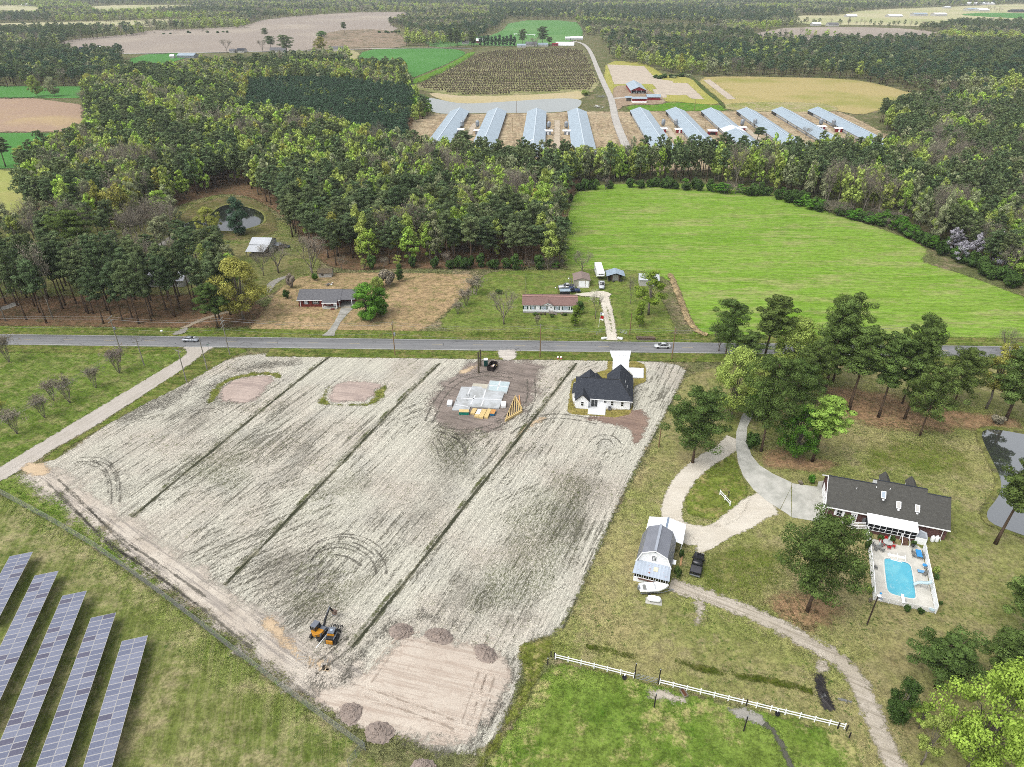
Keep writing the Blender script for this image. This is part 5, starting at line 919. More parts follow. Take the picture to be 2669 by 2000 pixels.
def window(par, x, y, z, wd, ht, rz=0.0, cols=1, rws=2, frame='white', glass='glass', shutters=None, name='window', sillz=True):
    """window facing local -y at (x, y); rz turns it with its wall"""
    f = MB(); t = .07; f.box(-wd/2-t, wd/2+t, -.05, .02, -t, 0); f.box(-wd/2-t, wd/2+t, -.05, .02, ht, ht+t); f.box(-wd/2-t, -wd/2, -.05, .02, 0, ht); f.box(wd/2, wd/2+t, -.05, .02, 0, ht)
    for i in range(1, cols): f.box(-wd/2+wd*i/cols-.025, -wd/2+wd*i/cols+.025, -.045, .01, 0, ht)
    for i in range(1, rws): f.box(-wd/2, wd/2, -.04, .01, ht*i/rws-.03, ht*i/rws+.03)
    o = f.build(name, M_[frame], par); o.location = (x, y, z); o.rotation_euler = (0, 0, rz)
    MB().box(-wd/2+.002, wd/2-.002, -.025, .005, .002, ht-.002).build('pane', M_[glass], o)
    if shutters:
        for s in (-1, 1): MB().box(s*(wd/2+.30)-.19, s*(wd/2+.30)+.19, -.05, .01, -.03, ht+.03).build('shutter', M_[shutters], o)
    return o
def door(par, x, y, z, wd, ht, mat='white', rz=0.0, panes=None, name='door'):
    f = MB().box(-wd/2, wd/2, -.06, .02, 0, ht); f.box(-wd/2-.1, -wd/2-.001, -.04, .02, 0, ht+.1); f.box(wd/2+.001, wd/2+.1, -.04, .02, 0, ht+.1); f.box(-wd/2, wd/2, -.04, .02, ht+.001, ht+.1)
    o = f.build(name, M_[mat], par); o.location = (x, y, z); o.rotation_euler = (0, 0, rz)
    if panes:
        for i in range(panes):
            for j in range(2): MB().box(-wd*.35+wd*.7*i/panes+.02, -wd*.35+wd*.7*(i+1)/panes-.02, -.075, -.05, ht*(.55+.18*j), ht*(.55+.18*j)+.3).build('pane', M_['glass'], o)
    MB().box(wd*.36, wd*.42, -.12, -.06, ht*.45, ht*.5).build('handle', M_['black'], o); return o
def gable_walls(L, D, eave, ridge, x0=0, y0=0, z0=0, axis='x', gables=True):
    """box with gable ends; ridge along axis"""
    m = MB(); x1, y1 = x0+L, y0+D
    if axis == 'x':
        ym = (y0+y1)/2; ring = lambda x: [(x,y0,z0),(x,y1,z0),(x,y1,eave),(x,ym,ridge),(x,y0,eave)]
        m.loft([ring(x0), ring(x1)])
    else:
        xm = (x0+x1)/2; ring = lambda y: [(x0,y,z0),(x1,y,z0),(x1,y,eave),(xm,y,ridge),(x0,y,eave)]
        m.loft([ring(y0), ring(y1)])
    return m
def gable_roof(L, D, eave, ridge, x0=0, y0=0, axis='x', ov=.35, t=.14, lift=.05):
    m = MB(); x1, y1 = x0+L, y0+D
    if axis == 'x':
        ym = (y0+y1)/2; k = (ridge-eave)/(D/2); e = eave-k*ov+lift; r = ridge+lift
        m.slab([(x0-ov,y0-ov,e),(x1+ov,y0-ov,e),(x1+ov,ym,r),(x0-ov,ym,r)], t); m.slab([(x1+ov,y1+ov,e),(x0-ov,y1+ov,e),(x0-ov,ym,r),(x1+ov,ym,r)], t)
    else:
        xm = (x0+x1)/2; k = (ridge-eave)/(L/2); e = eave-k*ov+lift; r = ridge+lift
        m.slab([(x0-ov,y1+ov,e),(x0-ov,y0-ov,e),(xm,y0-ov,r),(xm,y1+ov,r)], t); m.slab([(x1+ov,y0-ov,e),(x1+ov,y1+ov,e),(xm,y1+ov,r),(xm,y0-ov,r)], t)
    return m
def fasc(L, D, eave, x0=0, y0=0, ov=.35, h=.16, drop=0.0):
    m = MB(); z = eave-drop; m.box(x0-ov-.04, x0+L+ov+.04, y0-ov-.08, y0-ov-.005, z-h, z+.02); m.box(x0-ov-.04, x0+L+ov+.04, y0+D+ov+.005, y0+D+ov+.08, z-h, z+.02); return m
def ridge_cap(par, pts_, mat, w_=.3):
    m = MB()
    for a, b in zip(pts_[:-1], pts_[1:]): m.bar(a, b, w_, .05)
    return m.build('ridge_cap', mat, par)
def local(o): return (Matrix.Translation(o.location) @ Matrix.Rotation(o.rotation_euler.z, 4, 'Z')).inverted()

# ---- new white house with charcoal roof
H_ = thing('new_house', 'new white house with charcoal shingle roof on brown sod', 'house', (15.94,145.19,0), R(-8))
w_ = MB(); w_.prism([(3.3,0),(13.7,0),(13.9,12.2),(8.1,12.2),(8.1,8.6),(6.1,8.9),(.3,9.1),(0,0.02),(3.3,.02)], 0, 2.6); w_.add([(.03,0.05,2.6),(.03,8.75,2.6),(.03,4.4,5.7)], [(0,1,2)])
w_.build('wall', M_['wsid'], H_)
b_ = MB(); b_.loft([[(.25,y,0),(3.3,y,0),(3.3,y,2.6),(1.78,y,4.15),(.25,y,2.6)] for y in (-1.15, 2.2)]); b_.build('wall', M_['wsid'], H_)
MB().box(-.72, .02, 1.85, 6.2, 0, 2.6).build('wall', M_['wsid'], H_)
MB().loft([[(8.15,y,2.6),(13.85,y,2.6),(10.9,y,5.65)] for y in (12.1, 12.22)]).build('gable', M_['wsid'], H_)
MB().loft([[(.4,y,2.6),(6.0,y,2.6),(3.1,y,5.35)] for y in (9.0, 9.12)]).build('gable', M_['wsid'], H_)
r_ = MB(); t = .16
r_.slab([(-.3,-.35,2.55),(14.25,-.35,2.55),(10.7,4.4,5.85),(-.3,4.4,5.85)], t)
r_.slab([(14.25,-.35,2.55),(14.3,12.6,2.55),(10.9,12.6,5.85),(10.7,4.4,5.85)], t)
r_.slab([(7.6,12.6,2.6),(7.6,8.2,2.6),(10.75,4.42,5.84),(10.9,12.6,5.84)], t)
r_.slab([(7.6,8.9,2.55),(-.3,8.9,2.55),(-.3,4.4,5.84),(10.7,4.4,5.84)], t)
r_.slab([(-.05,9.5,2.6),(-.05,4.6,2.6),(3.1,4.6,5.5),(3.1,9.5,5.5)], t); r_.slab([(6.3,4.6,2.6),(6.3,9.5,2.6),(3.1,9.5,5.5),(3.1,4.6,5.5)], t)
r_.slab([(6.9,5.5,2.6),(6.9,9.3,2.6),(4.8,9.3,4.7),(4.8,5.5,4.7)], t); r_.slab([(2.9,9.3,2.7),(2.9,5.5,2.7),(4.8,5.5,4.7),(4.8,9.3,4.7)], t)
r_.slab([(-.1,3.2,2.45),(-.1,-1.5,2.45),(1.78,-1.5,4.3),(1.78,3.2,4.3)], t); r_.slab([(3.66,-1.5,2.45),(3.66,3.2,2.45),(1.78,3.2,4.3),(1.78,-1.5,4.3)], t)
r_.slab([(-1.05,1.6,2.55),(.1,1.6,3.3),(.1,6.4,3.3),(-1.05,6.4,2.55)][::1], t)
rf = r_.build('roof', M_['shg'], H_)
ridge_cap(rf, [(-.3,4.4,5.88),(10.7,4.4,5.88)], M_['black'], .22); ridge_cap(rf, [(10.75,4.4,5.88),(14.2,-.3,2.62)], M_['black'], .18)
for x, y in ((12.6,3.4), (12.2,5.5)): MB().tube([(x,y,3.8),(x,y,5.0)], .05, 8).build('vent_pipe', M_['white'], rf)
for a, b in (((-.06,-1.52,2.4),(1.78,-1.52,4.2)), ((3.62,-1.52,2.4),(1.78,-1.52,4.2))): MB().bar(a, b, .05, .2).build('bargeboard', M_['black'], H_)
fz = MB().box(3.4, 14.2, -.42, -.36, 2.36, 2.54).build('fascia', M_['white'], H_)
window(H_, 1.78, -1.15, .85, .62, 1.15); window(H_, 4.75, 0, .12, 1.55, 2.0, cols=2, rws=1, name='patio_door'); window(H_, 7.4, 0, 1.45, .6, .62, cols=2, rws=1); window(H_, 9.15, 0, .85, .62, 1.15); window(H_, 11.65, 0, .85, .62, 1.15)
MB().box(13.6, 13.72, -.12, -.01, 0, 2.4).build('downpipe', M_['black'], H_)
for x, y in ((-.7, 1.2), (.1, -1.35)): MB().tube([(x,y+.3,.06),(x-.7,y+.3,.06)], .05, 6).build('drain_pipe', M_['black'], H_)
ac = thing('air_conditioner', 'grey air conditioning unit behind the new white house', 'air conditioner', Matrix.Translation(H_.location) @ Matrix.Rotation(R(-8), 4, 'Z') @ Vector((8.65,-.75,0)), R(-8))
MB().cbox(0, 0, .06, .75, .75, .7).build('casing', paint('ac_grey', C(120,120,122), .6), ac, bevel=.03); MB().lathe([(.3,0),(.3,.04),(.05,.06)], 14, (0,0,.76)).build('fan_grille', M_['black'], ac); MB().cbox(0, 0, 0, .95, .95, .06).build('pad', M_['conc'], ac)

# ---- brick house with pool
B_ = thing('brick_house', 'long brown-brick house with grey shingle roof and skylights', 'house', (62.28,103.72,0), R(-18.5)); I = local(B_)
def lp(v, x, y, z=0.0): return I @ at(v, x, y, z)
gable_walls(21.3, 9.9, 2.75, 6.45, .3, .35).build('wall', M_['brick'], B_)
r_ = MB(); r_.slab([(-.1,0,2.85),(21.9,0,2.85),(21.9,5.3,6.6),(17.8,5.3,6.6),(17.8,6.05,7.13),(8.8,6.05,7.13),(8.8,5.3,6.6),(4.6,5.3,6.6),(4.6,5.25,6.56),(-.1,5.25,6.56)], .16)
r_.slab([(8.8,10.9,3.9),(8.8,6.05,7.13),(17.8,6.05,7.13),(17.8,10.9,3.9)][::-1], .16); r_.slab([(-.1,10.6,2.85),(-.1,5.3,6.56),(8.75,5.3,6.58),(8.75,10.6,2.85)], .16); r_.slab([(17.85,10.6,2.85),(17.85,5.3,6.58),(21.9,5.3,6.58),(21.9,10.6,2.85)], .16)
rf = r_.build('roof', M_['shb'], B_)
ridge_cap(rf, [(-.1,5.3,6.62),(8.8,5.35,6.64)], M_['shg'], .25); ridge_cap(rf, [(8.8,6.05,7.18),(17.8,6.05,7.18)], M_['shg'], .25); ridge_cap(rf, [(17.8,5.35,6.64),(21.9,5.35,6.64)], M_['shg'], .25)
MB().loft([[(8.78,5.35,5.5),(8.78,8.6,4.6),(8.78,8.6,5.3),(8.78,6.05,6.98),(8.78,5.35,6.5)], [(8.84,5.35,5.5),(8.84,8.6,4.6),(8.84,8.6,5.3),(8.84,6.05,6.98),(8.84,5.35,6.5)]]).build('gable', M_['white'], B_)
for x in (10.6, 15.4):
    d_ = MB().loft([[(x-.75,y,4.6),(x+.75,y,4.6),(x+.75,y,6.4),(x,y,7.35),(x-.75,y,6.4)] for y in (6.3, 9.0)]).build('dormer', M_['white'], B_); gable_roof(1.5, 2.7, 6.4, 7.4, x-.75, 6.3, 'y', .2, .1).build('dormer_roof', M_['shb'], d_)
fb = MB().box(-.15, 21.95, -.1, -.02, 2.62, 2.86); fb.build('fascia', M_['white'], B_)
for y0, y1, z0, z1 in ((-.02,5.25,2.72,6.45), (10.6,5.3,2.72,6.45)): MB().bar((-.16,y0,z0), (-.16,y1,z1), .1, .24).build('bargeboard', M_['white'], B_)
for x in (.5, 5.4, 20.9): MB().tube([(x,.0,2.7),(x,.28,2.4),(x,.28,.2),(x+.1,-.2,.08)], .06, 6).build('downpipe', M_['white'], B_)
def sky_(v, x, y):
    z = 4.6
    for _ in range(6): q = lp(v, x, y, z); z = 2.9+.705*q.y
    return q
for i, (x, y) in enumerate(((1065,410), (1293,565), (1578,618), (1876,732))):
    q = sky_('Y5', x, y); a = math.atan(.705); Ms = Matrix.Translation(q) @ Matrix.Rotation(a, 4, 'X'); f = MB()
    for x0, x1, y0, y1 in ((-.42,.42,-.72,-.62), (-.42,.42,.62,.72), (-.42,-.32,-.62,.62), (.32,.42,-.62,.62)): f.box(x0, x1, y0, y1, 0, .16, Ms)
    s_ = f.build('skylight', M_['white'], rf); MB().box(-.32, .32, -.62, .62, 0, .1, Ms).build('pane', M_['lglass'] if i == 0 else paint('skylight_blind', C(206,204,198), .3), s_); MB().box(-.16, .16, -1.15, -.85, 0, .1, Ms).build('roof_vent', M_['white'], rf)
for x, y in ((655,320),(955,300),(1163,330),(1780,840),(1990,880),(1672,805)): q = sky_('Y5', x, y); MB().tube([q, q+Vector((0,0,.35))], .05 if x != 1672 else .16, 8).build('vent_pipe', M_['white'] if x != 1672 else M_['black'], rf)
q = lp('Y5', 390, 690, 1.4); window(B_, q.x, .35, .95, .9, 1.3, cols=2, rws=2, shutters='white'); q = lp('Y5', 600, 800, 0.6); door(B_, q.x, .35, .1, .95, 2.05, panes=3)
for z in (.75,): MB().box(q.x+1.6, q.x+2.5, .05, .33, .7, 1.6).build('meter_box', M_['steel'], B_)
for s_ in (0, 1, 2): MB().box(.16, .29, 1.2+2.7*s_, 3.3+2.7*s_, .1, 2.2).build('garage_door', M_['white'], B_)
# screened porch
pl, pr = lp('Y5', 835, 845, 2.45), lp('Y5', 1590, 990, 2.45); px0, px1, py0 = pl.x, pr.x, (pl.y+pr.y)/2+.1
po = MB().slab([(px0-.1,py0-.15,2.62),(px1+.1,py0-.15,2.62),(px1+.1,.25,3.08),(px0-.1,.25,3.08)], .14).build('porch_roof', paint('white_membrane', (.84,.85,.85), .4, vary=.04), B_)
MB().box(px0, px1, py0+.1, .3, .72, .86).build('porch_floor', M_['bwood'], B_); MB().box(px0+.02, px1-.02, py0+.12, py0+.3, 0, .72).build('porch_skirt', M_['brick'], B_)
scr = NT('insect_screen'); mx = scr.n('MixShader'); mx.inputs[0].default_value = .8; scr.L(scr.n('BsdfTransparent').outputs[0], mx.inputs[1]); scr.L(scr.bsdf((.012,.013,.015), .6, .2), mx.inputs[2]); screen = scr.done(mx.outputs[0])
nb = 8
for i in range(nb+1):
    x = px0+.05+(px1-px0-.1)*i/nb; MB().box(x-.05, x+.05, py0, py0+.1, .86, 2.48).build('porch_post', M_['white'], B_)
    if i < nb:
        x1 = px0+.05+(px1-px0-.1)*(i+1)/nb
        for z0, z1 in ((.92,1.6), (1.68,2.42)): MB().box(x+.055, x1-.055, py0+.03, py0+.06, z0, z1).build('screen', screen, B_)
MB().box(px0, px1, py0+.004, py0+.096, 1.6, 1.68).build('porch_rail', M_['white'], B_); MB().box(px0, px1, py0+.004, py0+.096, 2.42, 2.5).build('porch_rail', M_['white'], B_); MB().box(px0, px1, py0+.004, py0+.096, .84, .92).build('porch_rail', M_['white'], B_)
for x in (px0+.02, px1-.06): MB().box(x, x+.04, py0+.1, .3, .86, 2.45).build('screen', screen, B_)
s1, s2 = lp('Y5', 1335, 1120, .4), lp('Y5', 1435, 1130, .4); sx0, sx1 = s1.x, s2.x
for k in range(6): MB().box(sx0, sx1, py0-.3*(6-k), py0-.3*(5-k)+.02, .12*k, .12*(k+1)).build('step', M_['bwood'], B_)
for x in (sx0-.06, sx1+.06):
    MB().bar((x,py0-.05,1.6), (x,py0-1.8,.95), .07, .1).build('handrail', M_['white'], B_)
    for k in range(2): MB().box(x-.05, x+.05, py0-.1-1.7*k, py0-1.7*k, 0, 1.65-.65*k).build('newel_post', M_['white'], B_)
# side ramp with white railing
for dy in (0.0, -.95):
    for z in (.35, .7, 1.05): MB().bar((px0-2.6,py0+1.3+dy,z-.35), (px0-.02,py0+1.3+dy,z+.6-.35+.2), .05, .1).build('ramp_rail', M_['white'], B_)
    for k in range(3): MB().box(px0-2.6+1.25*k, px0-2.52+1.25*k, py0+1.26+dy, py0+1.34+dy, 0, .95+.28*k).build('ramp_post', M_['white'], B_)
MB().add([(px0-2.6,py0+.4,.08),(px0,py0+.4,.8),(px0,py0+1.25,.8),(px0-2.6,py0+1.25,.08)], [(0,1,2,3)]).build('ramp', M_['wood'], B_)
# lean-to by the porch, gas tanks
a = [lp('Y5', *q, z) for q, z in (((1620,935),2.2), ((1725,985),2.2), ((1738,1080),1.7), ((1560,1040),1.7))]
MB().slab([tuple(q) for q in a], .06).build('lean_to_roof', M_['steel'], B_)
b0, b1 = a[3], a[2]; MB().add([(b0.x,b0.y,0),(b1.x,b1.y,0),(b1.x,b1.y,1.62),(b0.x,b0.y,1.62),(b0.x,b0.y+.05,0),(b1.x,b1.y+.05,0),(b1.x,b1.y+.05,1.62),(b0.x,b0.y+.05,1.62)], [(0,1,2,3),(7,6,5,4),(0,4,5,1),(1,5,6,2),(2,6,7,3),(3,7,4,0)]).build('lean_to_wall', M_['white'], B_)
for i, x in enumerate((1795, 1860)):
    q = at('Y5', x, 1112); g = thing('gas_tank', ('left' if i == 0 else 'right')+' of two upright white gas tanks against the brick house', 'gas tank', q); MB().lathe([(.33,0),(.36,.08),(.38,.2),(.38,.95),(.34,1.12),(.2,1.22),(.12,1.25)], 16).build('body', M_['white'], g, True); MB().lathe([(.15,1.2),(.15,1.38),(.12,1.4)], 12).build('collar', M_['white'], g)

# ---- white gambrel barn with lean-to and carport
A_ = thing('gambrel_barn', 'white gambrel barn with grey metal roof, rusty lean-to and white carport', 'barn', (21.68,87.05,0), R(-18.9))
sec = lambda y, i=0: [(i,y,0),(6.05-i,y,0),(6.05-i,y,3.0),(5.25-i,y,5.05-i),(3.02,y,6.15-i),(.8+i,y,5.05-i),(i,y,3.0)]
MB().loft([sec(2.4,.03), sec(9.0,.03)]).build('wall', M_['wsid'], A_)
ro = [((-.12,2.9),(.78,5.12)), ((.76,5.12),(3.02,6.24)), ((3.02,6.24),(5.28,5.12)), ((5.26,5.12),(6.17,2.9))]; r_ = MB()
for (xa, za), (xb, zb) in ro: r_.slab([(xa,2.15,za),(xb,2.15,zb),(xb,9.25,zb),(xa,9.25,za)], .07)
rf = r_.build('roof', metal('barn_roof_ribs', C(154,157,166), math.pi/2, .3), A_); ridge_cap(rf, [(3.02,2.15,6.28),(3.02,9.25,6.28)], paint('ridge_metal', C(176,182,192), .4), .45)
for (xa, za), (xb, zb) in ro: MB().bar((xa,2.1,za-.08), (xb,2.1,zb-.08), .06, .16).build('bargeboard', M_['white'], A_)
window(A_, 3.0, 2.4, 3.55, .75, 1.15, cols=3, rws=4)
MB().bar((2.85,2.25,5.75), (3.2,2.25,5.75), .12, .16).build('gable_lamp', M_['steel'], A_)
l_ = MB().slab([(-.25,-.2,2.12),(6.25,-.2,2.12),(6.1,2.38,3.02),(-.1,2.38,3.02)], .06).build('lean_to_roof', metal('rust_spotted_metal', C(196,208,222), 0, .6, 1.0), A_)
MB().slab([(3.2,.9,2.56),(4.0,.9,2.56),(4.0,1.7,2.84),(3.2,1.7,2.84)], .03).build('roof_patch', paint('cream_sheet', C(224,220,196), .5), l_)
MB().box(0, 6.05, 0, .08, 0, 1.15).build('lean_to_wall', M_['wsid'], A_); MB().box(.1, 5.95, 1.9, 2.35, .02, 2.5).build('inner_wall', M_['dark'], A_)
for i in range(15): MB().box(.02+i*.427, .09+i*.427, .0, .08, 1.152, 2.1).build('lean_to_post', M_['white'], A_)
MB().box(.8, 4.4, -.3, -.02, .95, 1.05).build('shelf', M_['bwood'], A_); MB().box(6.0, 6.05, .09, 2.38, 0, 2.1).build('lean_to_wall', M_['wsid'], A_); MB().box(0, .05, .09, 2.38, 0, 2.1).build('lean_to_wall', M_['wsid'], A_)
MB().box(6.08, 6.75, 4.3, 5.4, 1.9, 2.05).build('door_canopy', M_['white'], A_); door(A_, 6.08, 4.85, .05, .9, 1.9, rz=math.pi/2)
cr = MB(); cr.slab([(.3,9.1,2.75),(3.85,9.1,3.55),(3.85,14.7,3.55),(.3,14.7,2.75)], .08); cr.slab([(3.95,9.1,3.55),(7.35,9.1,2.75),(7.35,14.7,2.75),(3.95,14.7,3.55)], .08); cr.build('carport_roof', M_['wmet'], A_)
MB().bar((3.9,9.1,3.58), (3.9,14.7,3.58), .36, .05).build('carport_ridge', paint('slate_cap', C(140,156,176), .4), A_)
for x in (.5, 7.15):
    for y in (9.5, 12, 14.5): MB().box(x-.06, x+.06, y-.06, y+.06, 0, 2.7).build('carport_post', M_['white'], A_)
# brick flower edging
MB().box(7.4, 7.75, 6.4, 9.6, 0, .12).build('flower_border', paint('orange_brick', C(204,160,116), .9, vary=.2), A_)

# ---- mobile home
T_ = thing('mobile_home', 'long white mobile home with mauve roof and green shutters', 'house', at('Y7', 220, 845), R(-2.0))
gable_walls(17.3, 8.2, 3.0, 4.1, 0, 0, .55).build('wall', M_['wsid'], T_); MB().box(.05, 17.25, .05, 8.15, 0, .55).build('skirting', M_['skirt'], T_)
rf = gable_roof(17.3, 8.2, 3.0, 4.12, ov=.3).build('roof', M_['shr'], T_); ridge_cap(rf, [(-.3,4.1,4.2),(17.6,4.1,4.2)], shingle('pink_cap', C(190,150,140), C(176,138,130)), .8)
MB().loft([[(6.1,y,2.95),(9.8,y,2.95),(7.95,y,3.75)] for y in (-.32, .02)]).build('porch_gable', M_['wsid'], T_); g = MB(); g.slab([(5.6,-.5,2.85),(7.95,-.5,3.92),(7.95,2.6,3.92),(5.6,2.6,2.85)], .1); g.slab([(7.95,-.5,3.92),(10.3,-.5,2.85),(10.3,2.6,2.85),(7.95,2.6,3.92)], .1); g.build('porch_gable_roof', M_['shr'], T_)
MB().lathe([(.22,0),(.22,.04)], 8, (0,0,0)).build('gable_vent', M_['black'], T_).matrix_local = Matrix.Translation((7.95,-.33,3.3)) @ Matrix.Rotation(R(90), 4, 'X')
for x, wd, c in ((.85,.75,1), (3.2,.75,1), (6.65,1.5,2), (10.9,.8,1), (13.7,1.6,2), (16.2,.7,1)): window(T_, x, 0, 1.35, wd, 1.1, cols=c, rws=2, shutters='green', glass='lglass')
door(T_, 9.0, 0, .75, .9, 2.0, panes=None); window(T_, 9.0, -.05, 1.9, .5, .5, glass='glass')
st = MB(); st.box(8.3, 9.7, -1.6, -.02, .62, .72).build('stoop', M_['wood'], T_)
for k in range(4): MB().box(9.7+.3*k, 10.0+.3*k, -1.5, -.3, .5-.14*k, .58-.14*k).build('step', M_['wood'], T_)
for a, b in (((8.35,-1.55,1.6),(9.65,-1.55,1.6)), ((9.7,-1.55,1.6),(10.9,-1.55,.95)), ((8.35,-1.5,1.6),(8.35,-.1,1.6))): MB().bar(a, b, .06, .1).build('handrail', M_['wood'], T_)
for x, y, h in ((8.35,-1.55,1.6), (9.65,-1.55,1.6), (10.9,-1.55,.95), (8.35,-.15,1.6)): MB().box(x-.05, x+.05, y-.05, y+.05, 0, h).build('stoop_post', M_['wood'], T_)
for x in (2.2, 6.3, 10.0): MB().tube([(x,5.0,3.8),(x,5.0,4.35)], .09, 6).build('vent_pipe', M_['black'], T_)
# tan garage
g_ = thing('garage', 'small tan garage with low brown roof and white roller door', 'garage', at('Y7', 1112, 388), R(-1)); gable_walls(5.4, 6.0, 2.5, 3.3, axis='y').build('wall', M_['tan'], g_); gable_roof(5.4, 6.0, 2.5, 3.35, axis='y', ov=.3).build('roof', M_['sht'], g_); MB().box(1.6, 3.8, -.06, .02, .02, 2.1).build('roller_door', M_['white'], g_); door(g_, 4.55, 0, .02, .85, 2.0); MB().prism([(1,-1.1),(5.2,-1.1),(5.2,-.03),(1,-.03)], 0, .12).build('step_slab', M_['conc'], g_)
# pole shed
g_ = thing('pole_shed', 'open pole shed with weathered pale blue metal roof and clutter inside', 'shed', at('Y7', 1690, 300), R(-2)); gable_roof(5.9, 4.6, 2.3, 3.3, axis='y', ov=.35, t=.06).build('roof', M_['bmet'], g_)
for x in (0, 2, 4, 5.9):
    for y in (0, 4.6): MB().box(x-.08, x+.08, y-.08, y+.08, 0, 2.3).build('post', M_['wood'], g_)
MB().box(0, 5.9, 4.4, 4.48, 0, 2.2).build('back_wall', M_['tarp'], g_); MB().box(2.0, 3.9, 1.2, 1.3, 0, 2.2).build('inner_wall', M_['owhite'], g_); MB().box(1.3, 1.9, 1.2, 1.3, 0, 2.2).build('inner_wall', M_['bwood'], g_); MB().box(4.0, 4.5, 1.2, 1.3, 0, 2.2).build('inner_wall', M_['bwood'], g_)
for x, y, s_ in ((.7,.4,.5), (2.3,-.1,.4), (4.9,.6,.7), (1.1,1.6,.8)): MB().lathe([(.25*s_/.5,0),(.42*s_/.5,.15),(.42*s_/.5,.35),(.2*s_/.5,.5)], 10, (x,y,0)).build('stored_clutter', M_['black'], g_)

g_ = thing('meadow_shed', 'pale metal shed half hidden behind the leafing tree by the meadow', 'shed', at('Z5', 2130, 850), R(-3)); gable_walls(6.5, 5, 2.4, 3.6).build('wall', M_['owhite'], g_); gable_roof(6.5, 5, 2.4, 3.65, ov=.3, t=.06).build('roof', M_['omet'], g_)
g_ = thing('log_pile', 'dark pile of logs by the road right of the mobile home drive', 'logs', at('Z5', 2168, 1192), RH)
for k in range(14): MB().tube([(-2.6+random.uniform(-.3,.3),(k % 5)*.32-.7,.16+.28*(k//5)),(2.6+random.uniform(-.3,.3),(k % 5)*.32-.7,.16+.28*(k//5))], .15, 7).build('log', M_['wood'] if k % 3 == 0 else bark_p, g_)
# ---- red brick ranch house
N_ = thing('ranch_house', 'red brick ranch house with streaked grey roof and carport', 'house', at('Y8', 318, 632), R(0.6))
gable_walls(13.2, 8.4, 2.6, 4.2).build('wall', M_['rbrick'], N_); MB().box(13.25, 17.6, 4.2, 8.4, 0, 2.6).build('wall', M_['rbrick'], N_)
rf = gable_roof(13.4, 8.4, 2.65, 4.3, ov=.4).build('roof', M_['sho'], N_); gable_roof(4.6, 8.1, 2.6, 4.22, 13.6, .15, ov=.3).build('carport_roof', M_['sho'], N_)
pr_ = MB().slab([(8.0,-2.1,2.25),(12.9,-2.1,2.25),(12.9,.6,2.9),(8.0,.6,2.9)], .14).build('porch_roof', M_['sho'], N_)
for x in (.6, 8.2, 13.2, 17.4): MB().box(x-.07, x+.07, -.3, -.16, 0, 2.5).build('white_post', M_['white'], N_)
for x in (8.2, 12.7): MB().box(x-.07, x+.07, -2.0, -1.86, 0, 2.2).build('white_post', M_['white'], N_)
MB().box(-.45, 13.8, -.5, -.42, 2.35, 2.52).build('fascia', M_['white'], N_); MB().box(7.95, 12.95, -2.2, -2.12, 2.05, 2.26).build('fascia', M_['white'], N_)
MB().prism([(8.1,-2.0),(12.8,-2.0),(12.8,-.02),(8.1,-.02)], 0, .35).build('porch_slab', M_['conc'], N_); MB().box(10.8, 12.0, -2.6, -2.02, 0, .3).build('porch_step', M_['rbrick'], N_)
MB().prism([(13.3,-.2),(17.6,-.2),(17.6,4.1),(13.3,4.1)], 0, .12).build('carport_floor', oldconc, N_)
MB().loft([[(17.62,.2,2.6),(17.62,8.2,2.6),(17.62,4.2,4.1)], [(17.68,.2,2.6),(17.68,8.2,2.6),(17.68,4.2,4.1)]]).build('gable', M_['white'], N_)
window(N_, 2.4, 0, 1.0, .8, 1.0, glass='lglass', shutters='black', cols=2); window(N_, 5.6, 0, 1.0, 1.3, 1.0, cols=2, shutters='black'); window(N_, 9.6, 0, .9, 1.4, 1.3, cols=2); door(N_, 11.8, 0, .36, .9, 2.0)
# debris
for nm, v, x, y, lab in (('debris_heap', 'Y8', 950, 180, 'small heap of broken boards and sheet metal behind the ranch house'), ('scrap_heap', 'X1', 880, 600, 'white scrap pieces strewn below the white barn in the yard')):
    q = at(v, x, y); o = thing(nm, lab, 'debris', q)
    for i in range(11):
        a = random.uniform(0, 3.14); m = MB().box(-random.uniform(.3,1.0), random.uniform(.3,1.0), -.12, .12, 0, .06, Matrix.Translation((random.uniform(-1.2,1.2), random.uniform(-.7,.7), .05+.05*i)) @ Matrix.Rotation(a, 4, 'Z') @ Matrix.Rotation(random.uniform(-.3,.3), 4, 'Y')); m.build('board', (M_['white'], M_['wood'], M_['black'], M_['steel'])[i % 4], o)
# weathered shed
g_ = thing('weathered_shed', 'weathered white shed with brown roof at the edge of the wood', 'shed', at('X1', 1905, 1058), R(2)); gable_walls(4.6, 3.0, 2.0, 2.8).build('wall', M_['owhite'], g_); gable_roof(4.6, 3.0, 2.0, 2.85, ov=.35).build('roof', shingle('brown_roof', C(136,122,100), C(116,104,86)), g_); window(g_, 1.4, 0, .7, .7, .7, frame='wood')
